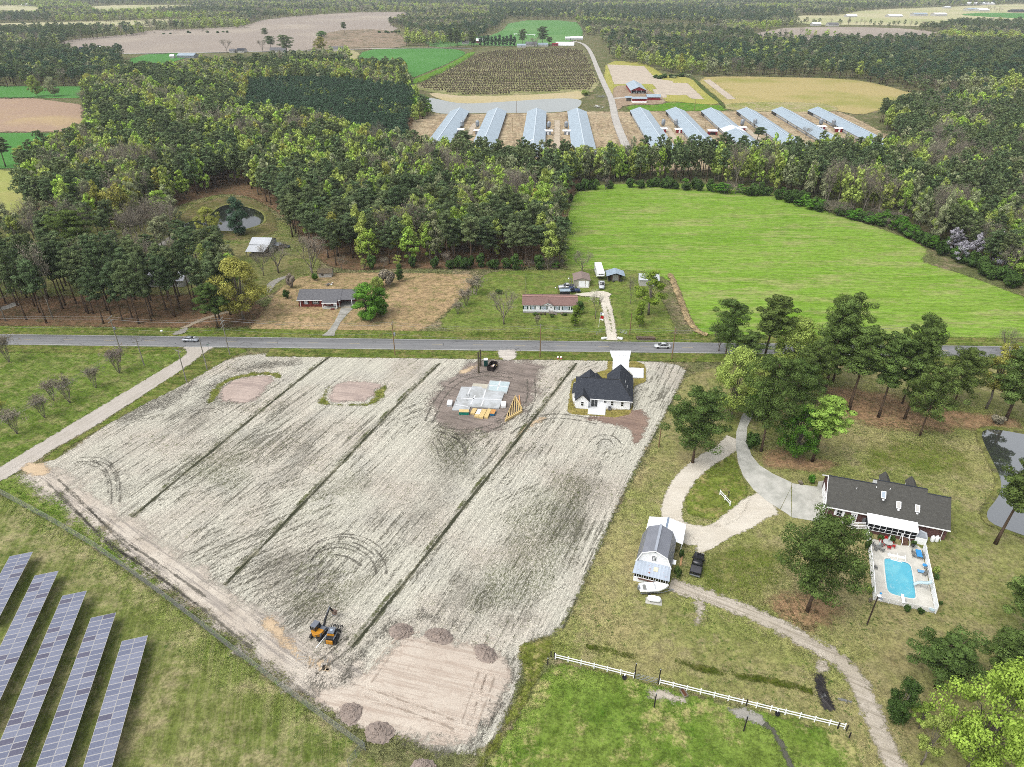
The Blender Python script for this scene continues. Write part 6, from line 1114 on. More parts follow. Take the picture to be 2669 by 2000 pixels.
# white barn in the yard
g_ = thing('yard_barn', 'white metal barn with open lean-to in the yard behind the grove', 'barn', (-102.2,251.4,0), R(-4))
gable_walls(7.6, 7.6, 3.7, 5.1, 0, 4.2).build('wall', M_['omet'], g_); gable_roof(7.6, 7.6, 3.7, 5.15, 0, 4.2, ov=.25, t=.06).build('roof', M_['omet'], g_); MB().slab([(-.3,-.2,2.2),(7.0,-.2,2.2),(7.6,4.15,3.5),(-.2,4.15,3.5)], .06).build('lean_to_roof', M_['omet'], g_)
for x in (0, 2.2, 4.6, 6.8): MB().box(x-.08, x+.08, -.05, .11, 0, 2.15).build('post', M_['wood'], g_)
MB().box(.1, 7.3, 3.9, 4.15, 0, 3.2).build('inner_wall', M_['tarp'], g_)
for x, y, w1, h in ((1.0,1.2,1.0,.8), (3.2,1.5,1.3,1.1), (5.4,1.0,.9,.7)): MB().cbox(x, y, 0, w1, .9, h, .3).build('stored_goods', M_['wood'], g_)
MB().slab([(7.8,7.0,2.5),(10.4,7.0,2.3),(10.4,10.5,2.3),(7.8,10.5,2.5)], .06).build('side_canopy', M_['steel'], g_)
for x, y in ((10.2,7.1), (10.2,10.3)): MB().box(x-.06, x+.06, y-.06, y+.06, 0, 2.3).build('post', M_['wood'], g_)
# houses among the grove
def cottage(name, label, p, L, D, eave, ridge, rz, wall, roof, axis='x', wins=2, cat='house'):
    o = thing(name, label, cat, p, rz); gable_walls(L, D, eave, ridge, axis=axis).build('wall', wall, o); gable_roof(L, D, eave, ridge+.05, axis=axis, ov=.4).build('roof', roof, o)
    for i in range(wins): window(o, L*(i+.6)/(wins+.2), 0, 1.0, .9, 1.1, glass='glass', sillz=False)
    return o
cottage('grove_house', 'pale house half hidden among the trunks of the roadside grove', at('Z4', 900, 860), 15, 8, 2.6, 4.4, R(2), M_['owhite'], shingle('pale_roof', C(196,198,206), C(176,178,186)), wins=4)
cottage('tan_roof_house', 'house with tan roof among trees at the left', at('Z4', 175, 735), 7, 8, 2.6, 4.2, R(8), M_['owhite'], M_['sht'], 'y', wins=2)
tp = thing('boat_cover', 'pale canoe lying on trestles by the wood pond', 'boat', at('Z4', 1268, 518), R(12)); MB().loft([[(x, -wq, .5), (x, 0, .35), (x, wq, .5), (x, 0, .62)] for x, wq in ((-2.4,.03), (-1.4,.38), (0,.45), (1.4,.38), (2.4,.03))]).build('hull', M_['white'], tp, True); MB().cbox(-1.2,0,0,.1,.8,.4).build('trestle', M_['wood'], tp); MB().cbox(1.2,0,0,.1,.8,.4).build('trestle', M_['wood'], tp)

# ---- poultry houses
PD = Vector((.05, 1, 0)).normalized(); PRZ = math.atan2(-PD.x, PD.y)
def poultry(rb, label, L=146.0, fans='l', band=None, newer=False):
    """rb: ridge end far from the camera"""
    o = thing('poultry_house', label, 'poultry house', (rb.x-PD.x*L, rb.y-PD.y*L, 0), PRZ, 'poultry houses')
    gable_walls(14.0, L, 2.6, 5.0, -7.0, 0, axis='y').build('wall', M_['gwall'], o); rf = gable_roof(14.0, L, 2.6, 5.1, -7.0, 0, 'y', .5, .1).build('roof', M_['galv'], o)
    ridge_cap(rf, [(0,-.5,5.2),(0,L+.5,5.2)], paint('ridge_galv', C(206,220,230), .4), .7)
    for s in (-1, 1): MB().box(s*7.02-.06, s*7.02+.06, 1, L-14, .9, 2.1).build('curtain', paint('side_curtain', C(206,204,196), .6), o)
    s = -1 if fans == 'l' else 1
    for k in range(4): f = MB().box(s*7.1-.25, s*7.1+.25, L-12+2.9*k, L-9.6+2.9*k, .3, 2.4).build('fan_housing', M_['black'], o)
    for k in range(5): MB().box(s*7.1-.15, s*7.1+.15, 14+22*k, 15.4+22*k, .6, 1.9).build('fan_housing', M_['black'], o)
    MB().box(-1.7, 1.7, -.12, .02, 0, 3.0).build('end_door', M_['white'], o)
    if band:
        a, b = band; m = MB(); k = (5.1-2.6)/7.0; m.slab([(-7.5,a,2.52),(0,a,5.2),(0,b,5.2),(-7.5,b,2.52)], .05); m.slab([(0,a,5.2),(7.5,a,2.52),(7.5,b,2.52),(0,b,5.2)], .05); m.build('new_roof_panels', M_['wmet'], rf)
    return o
ORD = ('first', 'second', 'third', 'fourth', 'fifth', 'sixth')
for i, (x, y) in enumerate(((545,95), (995,95), (1472,98), (1955,98))):
    p_ = poultry(at('X4', x, y, 5.2), 'long grey-roofed poultry house below the farm pond, %s from the left' % ORD[i], fans='r' if i < 3 else 'l')
    if i == 2: MB().bar((-7.5,18,2.75), (0,27,5.26), .5, .04).build('white_seam', M_['white'], p_)
for i, (x, y) in enumerate(((155,62), (458,62), (758,66), (1060,64), (1357,60), (1665,60))):
    poultry(at('X5', x, y, 5.2), 'long grey-roofed poultry house right of the farm road, %s from the road' % ORD[i], band=(62, 74) if i == 2 else None)
def annex(v, x, y, mat, side, lab):
    q = at(v, x, y); o = thing('control_room', lab, 'shed', (q.x, q.y, 0), PRZ); MB().loft([[(-2,-1.6,0),(2,-1.6,0),(2,-1.6,2.2),(0,-1.6,2.6),(-2,-1.6,2.2)], [(-2,1.6,0),(2,1.6,0),(2,1.6,2.2),(0,1.6,2.6),(-2,1.6,2.2)]]).build('wall', mat, o); MB().slab([(-3.2,-1.9,2.5),(3.2,-1.9,2.5),(3.2,1.9,2.9),(-3.2,1.9,2.9)], .08).build('roof', M_['wmet'], o); door(o, 0, -1.6, 0, .9, 2.0, 'white')
for i, (x, y) in enumerate(((545,405), (770,415), (1605,420), (1835,420))): annex('X4', x, y, M_['gwall'], 1, 'small grey control room on the %s poultry house left of the road' % ORD[i])
for i, (x, y, j) in enumerate(((347,278,0), (487,282,1), (1018,268,2), (1692,258,4), (1836,275,5))): annex('X5', x, y, M_['red'], 1, 'small red control room beside the %s poultry house right of the road' % ORD[j])
def feed_bin(v, x, y, lab):
    o = thing('feed_bin', lab, 'feed bin', at(v, x, y), 0, 'feed bins'); MB().lathe([(.3,1.2),(1.35,2.6),(1.35,5.2),(1.3,5.35),(.4,6.1),(.15,6.2)], 16).build('hopper', M_['steel'], o, False)
    for k in range(4): a = math.pi/4+k*math.pi/2; MB().tube([(1.3*math.cos(a),1.3*math.sin(a),0),(1.3*math.cos(a),1.3*math.sin(a),2.8)], .07, 5).build('leg', M_['steel'], o)
    MB().lathe([(1.38,3.4),(1.4,3.45),(1.38,3.5)], 16).build('band', M_['steel'], o); MB().lathe([(1.38,4.4),(1.4,4.45),(1.38,4.5)], 16).build('band', M_['steel'], o)
for i, (x, y) in enumerate(((577,358), (760,356), (1615,368), (1822,368))): feed_bin('X4', x, y, 'round steel feed bin at the %s poultry house below the pond' % ORD[i])
for i, (x, y) in enumerate(((350,240), (457,240), (1018,240), (1125,238), (1683,235), (1788,244))): feed_bin('X5', x, y, 'round steel feed bin right of the farm road, %s from the road' % ORD[i])
g_ = thing('red_shed', 'small red shed with white roof between poultry houses', 'shed', at('X5', 735, 300), PRZ); MB().loft([[(0,0,0),(6,0,0),(6,0,2.4),(0,0,2.4)], [(0,3.5,0),(6,3.5,0),(6,3.5,2.8),(0,3.5,2.8)]]).build('wall', M_['red'], g_); MB().slab([(-.3,-.4,2.5),(6.3,-.4,2.5),(6.3,3.8,2.95),(-.3,3.8,2.95)], .08).build('roof', M_['wmet'], g_); MB().box(1.2, 4.8, -.05, .02, 0, 1.7).build('opening', M_['dark'], g_)
# red barn and sheds
g_ = thing('red_barn', 'big red barn with grey metal roof and open front beside the farm road', 'barn', at('X3', 392, 577), PRZ*.9); I = 46.0
sec = lambda y: [(0,y,0),(13.9,y,0),(13.9,y,3.2),(6.95,y,6.0),(0,y,3.2)]
MB().loft([sec(1.2), sec(I)]).build('wall', M_['red'], g_); MB().loft([[(0,y,3.0),(13.9,y,3.0),(13.9,y,3.3),(6.95,y,6.05),(0,y,3.3)] for y in (-.05,.05)]).build('gable', M_['red'], g_)
gable_roof(13.9, I, 3.2, 6.2, 0, 0, 'y', .6, .12).build('roof', M_['galv'], g_); MB().box(.4, 13.5, 1.05, 1.18, .02, 3.0).build('opening', M_['dark'], g_)
for x in (.1, 4.7, 9.2, 13.8): MB().box(x-.12, x+.12, -.1, .14, 0, 3.1).build('post', M_['white'], g_)
for x in (3.0, 7.4, 11.0): MB().cbox(x, .5, 0, 1.6, .8, 1.3).build('parked_implement', M_['steel'], g_)
g_ = thing('red_shed', 'low red and white shed with grey roof in front of the red barn', 'shed', at('X3', 422, 787), PRZ*.5); MB().box(0, 12.2, 0, 5, 0, 1.6).build('wall', M_['white'], g_); MB().box(.1, 12.1, .1, 5, 1.6, 3.4).build('wall', M_['red'], g_); MB().slab([(-.4,-.5,3.5),(12.6,-.5,3.5),(12.6,5.6,4.3),(-.4,5.6,4.3)], .1).build('roof', M_['galv'], g_)
for k in range(6): MB().box(1+2*k, 1.7+2*k, .02, .12, 2.9, 3.35).build('vent', M_['dark'], g_)
g_ = thing('red_shed', 'long red shed with grey roof right of the red and white shed', 'shed', at('X3', 762, 725), PRZ*.5); gable_walls(11.6, 7, 2.8, 4.4).build('wall', M_['red'], g_); gable_roof(11.6, 7, 2.8, 4.5, ov=.5).build('roof', M_['galv'], g_)
g_ = thing('lean_shed', 'small open lean-to shed with pale roof left of the red and white shed', 'shed', at('X3', 285, 755), 0); MB().slab([(-1,-.3,3.2),(5.2,-.3,3.2),(5.2,4.6,3.9),(-1,4.6,3.9)], .1).build('roof', M_['galv'], g_); MB().box(.2, 4.6, 3.8, 4.0, 0, 3.2).build('wall', M_['wood'], g_)
for x in (0, 4.8): MB().box(x-.15, x+.15, 0, .3, 0, 3.1).build('post', M_['wood'], g_)
o = thing('brush_heap', 'heap of grey brush and scrap at the right end of the farm pond', 'debris', at('Z2', 1740, 690))
for i in range(40): a = random.uniform(0, 6.28); r1 = random.uniform(0, 5.5); MB().bar((r1*math.cos(a), r1*math.sin(a)*1.4, random.uniform(0,1.2)), (r1*math.cos(a)+random.uniform(-2.5,2.5), r1*math.sin(a)*1.4+random.uniform(-2.5,2.5), random.uniform(.2,1.8)), .18).build('branch', (M_['wood'], M_['white'], M_['wood'])[i % 3], o)
o = thing('brush_heap', 'upper heap of grey brush beside the farm road bend', 'debris', at('Z2', 1765, 625))
for i in range(30): a = random.uniform(0, 6.28); r1 = random.uniform(0, 6); MB().bar((r1*math.cos(a), r1*math.sin(a)*1.6, random.uniform(0,1.0)), (r1*math.cos(a)+random.uniform(-2.5,2.5), r1*math.sin(a)*1.6+random.uniform(-2.5,2.5), random.uniform(.2,1.6)), .2).build('branch', (M_['wood'], M_['steel'])[i % 2], o)
# ---- far farms and houses
FR = {'g': M_['galv'], 'w': M_['wmet'], 's': M_['sho'], 'd': M_['shg'], 'r': M_['red']}
for v, x, y, wpx, D, ev, rd, wl, rf, lab in (
    ('X6',1100,285,95,14,3,4.6,'w','g','open-sided farm shed with blue-grey roof at the top of the orchard'), ('X6',1200,272,130,14,3.2,6.2,'w','s','white farmhouse with grey roof at the top of the orchard'), ('X6',1340,272,110,16,2.6,4.4,'w','g','low blue-grey roofed shed right of the white farmhouse'), ('X6',1500,268,70,7,3,4,'r','r','red low shed beside the arched white shelter'),
    ('X6',1715,200,140,14,3,5.2,'w','w','long white roofed house at the top of the farm road'), ('X6',1655,200,50,10,3,5,'w','w','white shed left of the long white roofed house'), ('X6',462,250,75,14,3,5,'w','s','grey roofed house under the far dark pines'), ('X6',625,235,45,12,4,6.5,'r','w','red barn with white roof left of the cedar row'), ('X6',695,222,30,10,3,5,'w','w','white shed behind the cedar row'),
    ('Z1',1470,340,32,10,3,5,'w','s','left of the far houses below the ploughed field'), ('Z1',1515,338,50,12,3,5,'w','d','dark roofed far house below the ploughed field'), ('Z1',1730,338,95,14,3.4,6,'w','s','long grey roofed far house beside the round pines'), ('Z1',2115,328,85,14,3,5.4,'w','s','grey roofed house right of the yellow tree'), ('Z1',1090,376,24,8,3,5,'w','w','small white shed left of the grey farm building'), ('Z1',1135,372,110,14,3,5,'s','g','long grey farm building beside the green crop'),
    ('Z1',138,38,42,18,4,7,'w','w','white far building at the upper left edge'), ('Z1',600,320,40,12,3,5,'w','w','white far house at the left end of the ploughed field'), ('Z1',508,328,30,10,3,5,'w','d','small dark roofed far house left of the white one'),
    ('Z3',390,166,32,14,3.5,6,'w','d','dark roofed far house behind the right-hand pine wood'), ('Z3',510,166,26,12,4,7,'w','w','white far house behind the right-hand pine wood'), ('Z3',365,164,18,10,3,5,'w','w','little white shed left of the dark roofed far house'), ('Z3',955,156,50,16,4,7,'w','w','white far farmhouse beside dark trees at the upper right'), ('Z3',1050,158,60,18,4,7,'w','s','grey far farm shed at the upper right'),
    ('Z3',1160,104,60,20,4,7,'w','w','white far house at the upper right field'), ('Z3',1410,104,80,24,4,7,'w','w','long white far shed at the upper right'), ('Z3',1560,98,80,26,5,8,'w','g','grey-roofed far barn at the upper right'), ('Z3',1685,98,70,26,5,8,'w','w','white-roofed far barn at the upper right'), ('Z3',1865,32,170,40,6,9,'w','w','very long white far poultry shed at the upper right edge'), ('Z3',1745,52,35,20,4,6,'w','w','small white far house in the pale field'),
    ('Z3',1880,66,75,30,5,8,'w','g','grey far farm building in the upper right corner'), ('Z3',1945,70,60,30,5,8,'w','w','white far farm building in the upper right corner'), ('Z3',2150,76,70,30,5,8,'d','d','dark far barn at the upper right corner'), ('Z2',870,285,36,12,3,5,'w','s','grey far house left of the flat-topped pine')):
    q = at(v, x, y); L = wpx/VW[v][2]/pxm(q); D = min(D, L*1.2); wm = {'w': M_['owhite'], 'r': M_['red'], 's': M_['gwall'], 'd': M_['shb']}[wl]
    cottage('far_barn' if 'barn' in lab or 'shed' in lab or 'building' in lab else 'far_house', lab, q, L, D, ev, rd, R(random.uniform(-4, 4)), wm, FR[rf], wins=3, cat='barn' if 'barn' in lab or 'shed' in lab or 'building' in lab else 'house')
q = at('X6', 1540, 262); o = thing('hoop_shelter', 'arched white hoop shelter at the top of the orchard', 'shelter', q, R(-3)); ar = [(math.cos(a), math.sin(a)) for a in np.linspace(0, math.pi, 13)]
MB().loft([[(x, 4.5*c+4.5, 5*s) for c, s in ar] for x in (0, 10, 20, 29)], closed=False, cap=False).build('cover', M_['wmet'], o, True); MB().add([(28.5, 4.4*c+4.5, 4.9*s) for c, s in ar], [tuple(range(13))]).build('opening', M_['dark'], o)
q = at('X6', 1060, 140); o = thing('irrigation_boom', 'long white irrigation boom lying in the far green field', 'irrigation boom', q, R(-32)); MB().bar((0,0,2), (46,0,2), 1.2, .5).build('truss', M_['white'], o)
for x in (2, 23, 44): MB().bar((x,-1,0), (x,0,2), .4).build('leg', M_['white'], o); MB().bar((x,1,0), (x,0,2), .4).build('leg', M_['white'], o)
# ---- vine rows of the orchard
vin = paint('vine_wood', C(104,92,80), .95, .05, vary=.3)
PO = xy(smooth_poly(pts('Z2', (985,345),(1100,330),(1630,308),(1690,420),(1755,580),(1500,590),(940,620),(720,592),(560,560),(650,525),(850,425)), 1)); lo, hi = PO.min(0), PO.max(0); u_ = np.array([math.cos(R(2)), math.sin(R(2))])
for k, yy in enumerate(np.arange(lo[1]+4, hi[1]-1, 12.5)):
    xs = np.arange(lo[0], hi[0], 2.6); P_ = np.c_[xs, np.full(len(xs), yy)+(xs-lo[0])*.02+2.2*np.sin(xs/31+k*.12)]; P_ = P_[inside(P_, PO)]
    if len(P_) < 4: continue
    m = MB()
    for x, y in P_:
        j = rng.normal(size=(7, 3))
        m.tube([(x,y,.2),(x+j[0,0]*.1,y,1.1)], [.1,.07], 3, False)
        for q in j: m.bar((x+q[0]*.25,y,1.0), (x+q[0]*1.1,y+q[1]*1.3,1.5+abs(q[2])*.8), .3)
    m.tube([(x, y, 1.15) for x, y in P_], .03, 3, False)
    o = m.build('vine_row', vin); tag(o, 'row of bare grey-brown vines in the orchard above the farm pond', 'vine row', 'vine rows of the orchard')
# ================================================================== THINGS
from mathutils.geometry import tessellate_polygon
# ---- swimming pool
pool = smooth_poly(pts('Y6', (468,575),(500,555),(590,563),(770,610),(860,632),(905,672),(925,730),(998,1180),(985,1215),(930,1224),(760,1188),(610,1152),(545,1108),(520,1060),(490,800)), 2)
deckp = xy(pts('Y6', (185,150),(240,222),(760,340),(1040,350),(1095,395),(1318,1462),(288,1238)))
D_ = thing('swimming_pool', 'blue swimming pool in a pale concrete deck behind the brick house', 'pool', (0,0,0))
tri = tessellate_polygon([[Vector((*q, 0)) for q in deckp], [Vector((*q, 0)) for q in pool]]); allp = [(*q, .14) for q in deckp]+[(*q, .14) for q in pool]
m = MB(); m.add(allp, [tuple(f) for f in tri]); n0 = len(deckp); m.add([(*q, .0) for q in deckp]+[(*q, .14) for q in deckp], [(i, (i+1) % n0, n0+(i+1) % n0, n0+i) for i in range(n0)])
dm_ = NT('pool_deck'); p = dm_.pos(); a = dm_.noise(p, .5, 4, .65); deckm = dm_.done(dm_.bsdf(dm_.mix(dm_.rng(a, .35, .68), C(232,228,216), C(206,203,192)), .7, .25)); m.build('deck', deckm, D_)
N_p = len(pool); m = MB(); m.loft([[(*q, .14) for q in pool], [(*q, .02) for q in pool]], cap=False); m.build('pool_wall', paint('pool_tile', C(60,150,190), .3), D_)
ctr = pool.mean(0); m = MB(); out = pool+(pool-ctr)/np.linalg.norm(pool-ctr, axis=1)[:, None]*.28; m.loft([[(*q, .145) for q in out], [(*q, .17) for q in out], [(*q, .17) for q in pool], [(*q, .145) for q in pool]], cap=False); m.build('coping', paint('coping_stone', C(240,238,228), .6, vary=.04), D_)
wn = NT('pool_water'); p = wn.pos(); a = wn.noise(p, .22, 4, .6, 1.2); b = wn.noise(wn.mapv(p, .5, (1,.35,1)), .8, 4, .7, 2.5); col = wn.mix(wn.rng(a, .35, .7), C(96,196,220), C(132,214,228)); col = wn.mix(wn.math('MULTIPLY', wn.rng(b, .58, .68), .45), col, C(206,236,238)); waterm = wn.done(wn.bsdf(col, .08, .5, wn.bump(wn.noise(p, 2.2, 3), .15, .02)))
m = MB(); m.add([(*q, .06) for q in pool], [tuple(range(N_p))]); m.build('water', waterm, D_)
a, b, c, d = pts('Y6', (582,520),(770,575),(770,622),(582,572))
m = MB().prism([tuple(q[:2]) for q in (a, b, c, d)], .05, .10); m.build('pool_steps', M_['white'], D_)
# pool steps rail, slide, board
FRZ = R(-18.5)
o = thing('pool_rail', 'white steps and rail at the head of the swimming pool', 'pool rail', at('Y6', 680, 535, .14), FRZ)
for x in (-1.3, 0, 1.3): MB().tube([(x,.3,0),(x,.3,.8),(x,-.5,.8),(x,-.9,.2)], .035, 6).build('rail', M_['white'], o)
MB().box(-1.5, 1.5, .1, .5, 0, .18).build('step', M_['white'], o)
q1, q2 = at('Y6', 960, 1003, .45), at('Y6', 1200, 1070, .14); o = thing('water_slide', 'pale blue curved slide at the right side of the pool', 'slide', q1, head(q1, q2)); sl = paint('slide_blue', C(206,230,236), .35, vary=.05); L = (q2-q1).xy.length
rr = []
for t_ in np.linspace(0, 1, 9): x = L*t_; z = .15+1.75*t_**1.3; y = .35*math.sin(t_*5.5); rr.append([(x,y-.32,z+.28),(x,y-.25,z),(x,y+.25,z),(x,y+.32,z+.28),(x,y+.22,z+.05),(x,y-.22,z+.05)])
MB().loft(rr).build('chute', sl, o, True)
for y in (-.28, .28): MB().tube([(L+.05,y+.3*math.sin(5.5),2.5),(L+.25,y,1.5),(L+.9,y-.4,0)], .035, 6).build('ladder_rail', M_['white'], o)
for k in range(5): MB().bar((L+.2+.14*k,-.35,1.7-.34*k), (L+.2+.14*k,.3,1.7-.34*k), .09, .05).build('ladder_step', M_['white'], o)
for x in (L*.45, L*.9): MB().tube([(x,0,0),(x,0,.6+x/L*1.0)], .04, 6).build('slide_leg', M_['steel'], o)
q1, q2 = at('Y6', 775, 1145, .5), at('Y6', 800, 1290, .5); o = thing('diving_board', 'white diving board at the near end of the pool', 'diving board', (q2.x, q2.y, .14), head(q2, q1)); L = (q1-q2).xy.length; MB().box(-.1, L, -.25, .25, .42, .48).build('board', M_['white'], o, bevel=.015); MB().box(.1, .5, -.2, .2, 0, .42).build('stand', M_['white'], o); MB().tube([(.6,-.32,0),(.6,-.32,.9),(-.1,-.32,.6)], .03, 6).build('handrail', M_['steel'], o)
# fences round the pool
def panel_fence(lab, line, hgt, n, mat=M_['white']):
    o = thing('pool_fence', lab, 'fence'); P_ = [Vector(q) for q in line]; d = [0]
    for a, b in zip(P_[:-1], P_[1:]): d.append(d[-1]+(b-a).length)
    def pt(s): 
        for i in range(len(P_)-1):
            if s <= d[i+1]+1e-6: return P_[i].lerp(P_[i+1], (s-d[i])/(d[i+1]-d[i]))
    for i in range(n+1):
        a = pt(d[-1]*i/n); MB().cbox(a.x, a.y, 0, .13, .13, hgt+.12).build('post', mat, o)
        if i < n:
            b = pt(d[-1]*(i+1)/n); u = (b-a).normalized(); MB().bar(a+u*.07+Vector((0,0,.08+hgt/2)), b-u*.07+Vector((0,0,.08+hgt/2)), .04, hgt-.14).build('panel', mat, o); MB().bar(a+u*.07+Vector((0,0,hgt+.03)), b-u*.07+Vector((0,0,hgt+.03)), .09, .09).build('top_rail', mat, o)
    return o
panel_fence('white vinyl fence along the left side of the pool deck', [at('Y6', *q) for q in ((178,150),(210,420),(258,830),(286,1240))], 1.8, 7)
panel_fence('white vinyl fence along the right side of the pool deck', [at('Y6', *q) for q in ((1112,412),(1210,880),(1322,1466))], 1.8, 7)
ln = NT('chain_link'); p = ln.pos(); mx = ln.n('MixShader'); ln.L(ln.rng(ln.noise(p, 3.0, 2), .3, .7, .10, .18), mx.inputs[0]); ln.L(ln.n('BsdfTransparent').outputs[0], mx.inputs[1]); ln.L(ln.bsdf((.42,.44,.45), .5, .4, None, .4), mx.inputs[2]); link = ln.done(mx.outputs[0])
def link_fence(name, lab, line, hgt, step, post=M_['steel'], cat='fence', lk=link):
    o = thing(name, lab, cat); P_ = [Vector(q) for q in line]
    for a, b in zip(P_[:-1], P_[1:]):
        n = max(1, round((b-a).length/step))
        for i in range(n):
            p0, p1 = a.lerp(b, i/n), a.lerp(b, (i+1)/n); MB().tube([p0, p0+Vector((0,0,hgt+.05))], .04, 6).build('post', post, o); MB().bar(p0+Vector((0,0,.04+hgt/2)), p1+Vector((0,0,.04+hgt/2)), .012, hgt-.08).build('wire_mesh', lk, o); MB().tube([p0+Vector((0,0,hgt)), p1+Vector((0,0,hgt))], .015, 5).build('top_rail', post, o)
    MB().tube([P_[-1], P_[-1]+Vector((0,0,hgt+.05))], .04, 6).build('post', post, o); return o
link_fence('wire_fence', 'low wire fence across the near end of the pool deck', [at('Y6', 292, 1242), at('Y6', 1318, 1470)], 1.15, 1.2, M_['white'])
# deck furniture
def chair(par_or_lab, p, rz, mat, lab, grp=None):
    o = thing('patio_chair', lab, 'chair', p, rz, grp)
    MB().box(-.26,.26,-.26,.26,.40,.45).build('seat', mat, o); MB().box(-.26,.26,.22,.27,.45,.95).build('backrest', mat, o)
    for x in (-.23,.23):
        for y in (-.22,.22): MB().box(x-.025,x+.025,y-.025,y+.025,0,.40).build('leg', mat, o)
        MB().box(x-.03,x+.03,-.24,.2,.62,.66).build('armrest', mat, o)
def rtable(p, r, top, leg, lab, umb=None, h=.72):
    o = thing('patio_table', lab, 'table', p); MB().lathe([(r,h-.04),(r,h)], 18).build('table_top', top, o)
    for k in range(4): a = k*math.pi/2+.4; MB().tube([(r*.75*math.cos(a),r*.75*math.sin(a),0),(r*.45*math.cos(a),r*.45*math.sin(a),h-.05)], .03, 5).build('leg', leg, o)
    if umb:
        u = thing('closed_umbrella', umb, 'umbrella', (p[0], p[1], p[2]+h+.005)); MB().tube([(0,0,0),(0,0,1.7)], .025, 6).build('pole', M_['white'], u); MB().lathe([(.1,.35),(.17,.5),(.14,1.0),(.06,1.6),(.01,1.72)], 10).build('folded_canopy', paint('pale_canvas', C(214,228,222), .8), u, True)
redm = paint('red_paint', C(196,36,40), .5, vary=.06); greym = paint('grey_wicker', C(138,138,134), .8); bluem = paint('blue_cloth', C(60,158,224), .7, vary=.06)
q = at('Y6', 522, 318, .14); rtable(q, .85, paint('table_glass', C(206,208,204), .2), redm, 'round glass table with red chairs near the porch steps', 'pale closed umbrella in the glass table among red chairs')
for k in range(6): a = k*math.pi/3+.3; chair(None, q+Vector((1.15*math.cos(a), 1.15*math.sin(a), 0)), a-math.pi/2, redm, ('red patio chair on the pool side of the round glass table' if math.sin(a) < 0 else 'red patio chair on the porch side of the round glass table'), 'red chairs on the %s side of the table' % ('pool' if math.sin(a) < 0 else 'porch'))
q = at('Y6', 370, 390, .14); rtable(q, .5, greym, greym, 'small grey table left of the red chairs', 'pale closed umbrella in the small grey table', .66)
for k in range(4): a = k*math.pi/2+.6; chair(None, q+Vector((.85*math.cos(a), .85*math.sin(a), 0)), a-math.pi/2, greym, 'grey wicker chair at the small table left of the red chairs', 'grey wicker chairs')
q = at('Y6', 1038, 510, .14); o = thing('long_table', 'long table under a bright blue cloth by the right pool fence', 'table', q, FRZ+R(90)); MB().box(-.95,.95,-.4,.4,.70,.74).build('table_top', M_['steel'], o)
for x in (-.8,.8):
    for y in (-.3,.3): MB().box(x-.03,x+.03,y-.03,y+.03,0,.7).build('leg', M_['steel'], o)
cl = MB(); cl.box(-1.0,1.0,-.45,.45,.742,.755); cl.box(-1.0,1.0,-.46,-.45,.5,.755); cl.box(-1.0,1.0,.45,.46,.5,.755); tag(cl.build('table_cloth', bluem), 'bright blue cloth on the long table by the pool fence', 'tablecloth'); bpy.data.objects['table_cloth'].location = q; bpy.data.objects['table_cloth'].rotation_euler = (0,0,FRZ+R(90))
for k in range(4): s = -1 if k < 2 else 1; v_ = Matrix.Rotation(FRZ+R(90), 4, 'Z') @ Vector((-.5+(k % 2)*1.0, s*.85, 0)); chair(None, q+v_, FRZ+R(90)+(0 if s > 0 else math.pi), greym, 'grey chair along the %s side of the blue-clothed table' % ('fence' if s < 0 else 'pool'), 'grey chairs on the %s side of the blue table' % ('fence' if s < 0 else 'pool'))
q = at('Y6', 1115, 790, .14); o = thing('lounge_chair', 'blue cushioned lounge chair by the right pool fence', 'lounge chair', q, FRZ); 
MB().box(-.9,.4,-.33,.33,.28,.36).build('cushion', paint('pale_blue_cushion', C(120,180,224), .8), o); MB().slab([(.4,-.33,.36),(.95,-.33,.75),(.95,.33,.75),(.4,.33,.36)], .09).build('backrest', greym, o)
for x in (-.8,.5):
    for y in (-.28,.28): MB().box(x-.03,x+.03,y-.03,y+.03,0,.28).build('leg', greym, o)
q = at('Y6', 1140, 690, .14); rtable(q, .42, bluem, M_['white'], 'little round blue-topped table by the right pool fence', None, .5); chair(None, at('Y6', 1170, 735, .14), FRZ-1.2, greym, 'single grey chair between the blue lounge and the small round table')
chair(None, at('Y6', 1140, 835, .14), FRZ-.6, greym, 'dark chair below the blue lounge chair'); chair(None, at('Y6', 330, 720, .14), FRZ+1.6, greym, 'grey chair against the left pool fence')
o = thing('grill', 'black kettle grill on a stand at the foot of the porch steps', 'grill', at('Y6', 935, 380, .14)); MB().lathe([(.05,.5),(.3,.62),(.34,.78),(.3,.92),(.08,1.02)], 14).build('bowl', M_['black'], o, True)
for k in range(3): a = k*2.1; MB().tube([(.35*math.cos(a),.35*math.sin(a),0),(.15*math.cos(a),.15*math.sin(a),.6)], .025, 5).build('leg', M_['steel'], o)
MB().box(.35,.8,-.2,.2,.7,.74).build('side_shelf', M_['steel'], o)
o = thing('folded_umbrella', 'folded purple umbrella hung on the right pool fence', 'umbrella', at('Y6', 1150, 500, .14)); MB().tube([(0,0,.3),(.12,.25,1.9)], [.03,.02], 6).build('pole', M_['white'], o); MB().lathe([(.05,0),(.12,.2),(.1,.8),(.02,1.2)], 9).build('folded_canopy', paint('purple_canvas', C(74,66,110), .8), o, True).matrix_local = Matrix.Translation((0,.05,.6)) @ Matrix.Rotation(R(-9), 4, 'X')
o = thing('wire_hoop', 'pale round hoop leaning on the pool fence corner', 'hoop', at('Y6', 1268, 1400, .2)); MB().lathe([(.34,0),(.42,.0),(.42,.08),(.34,.08)], 18).build('ring', sl, o)
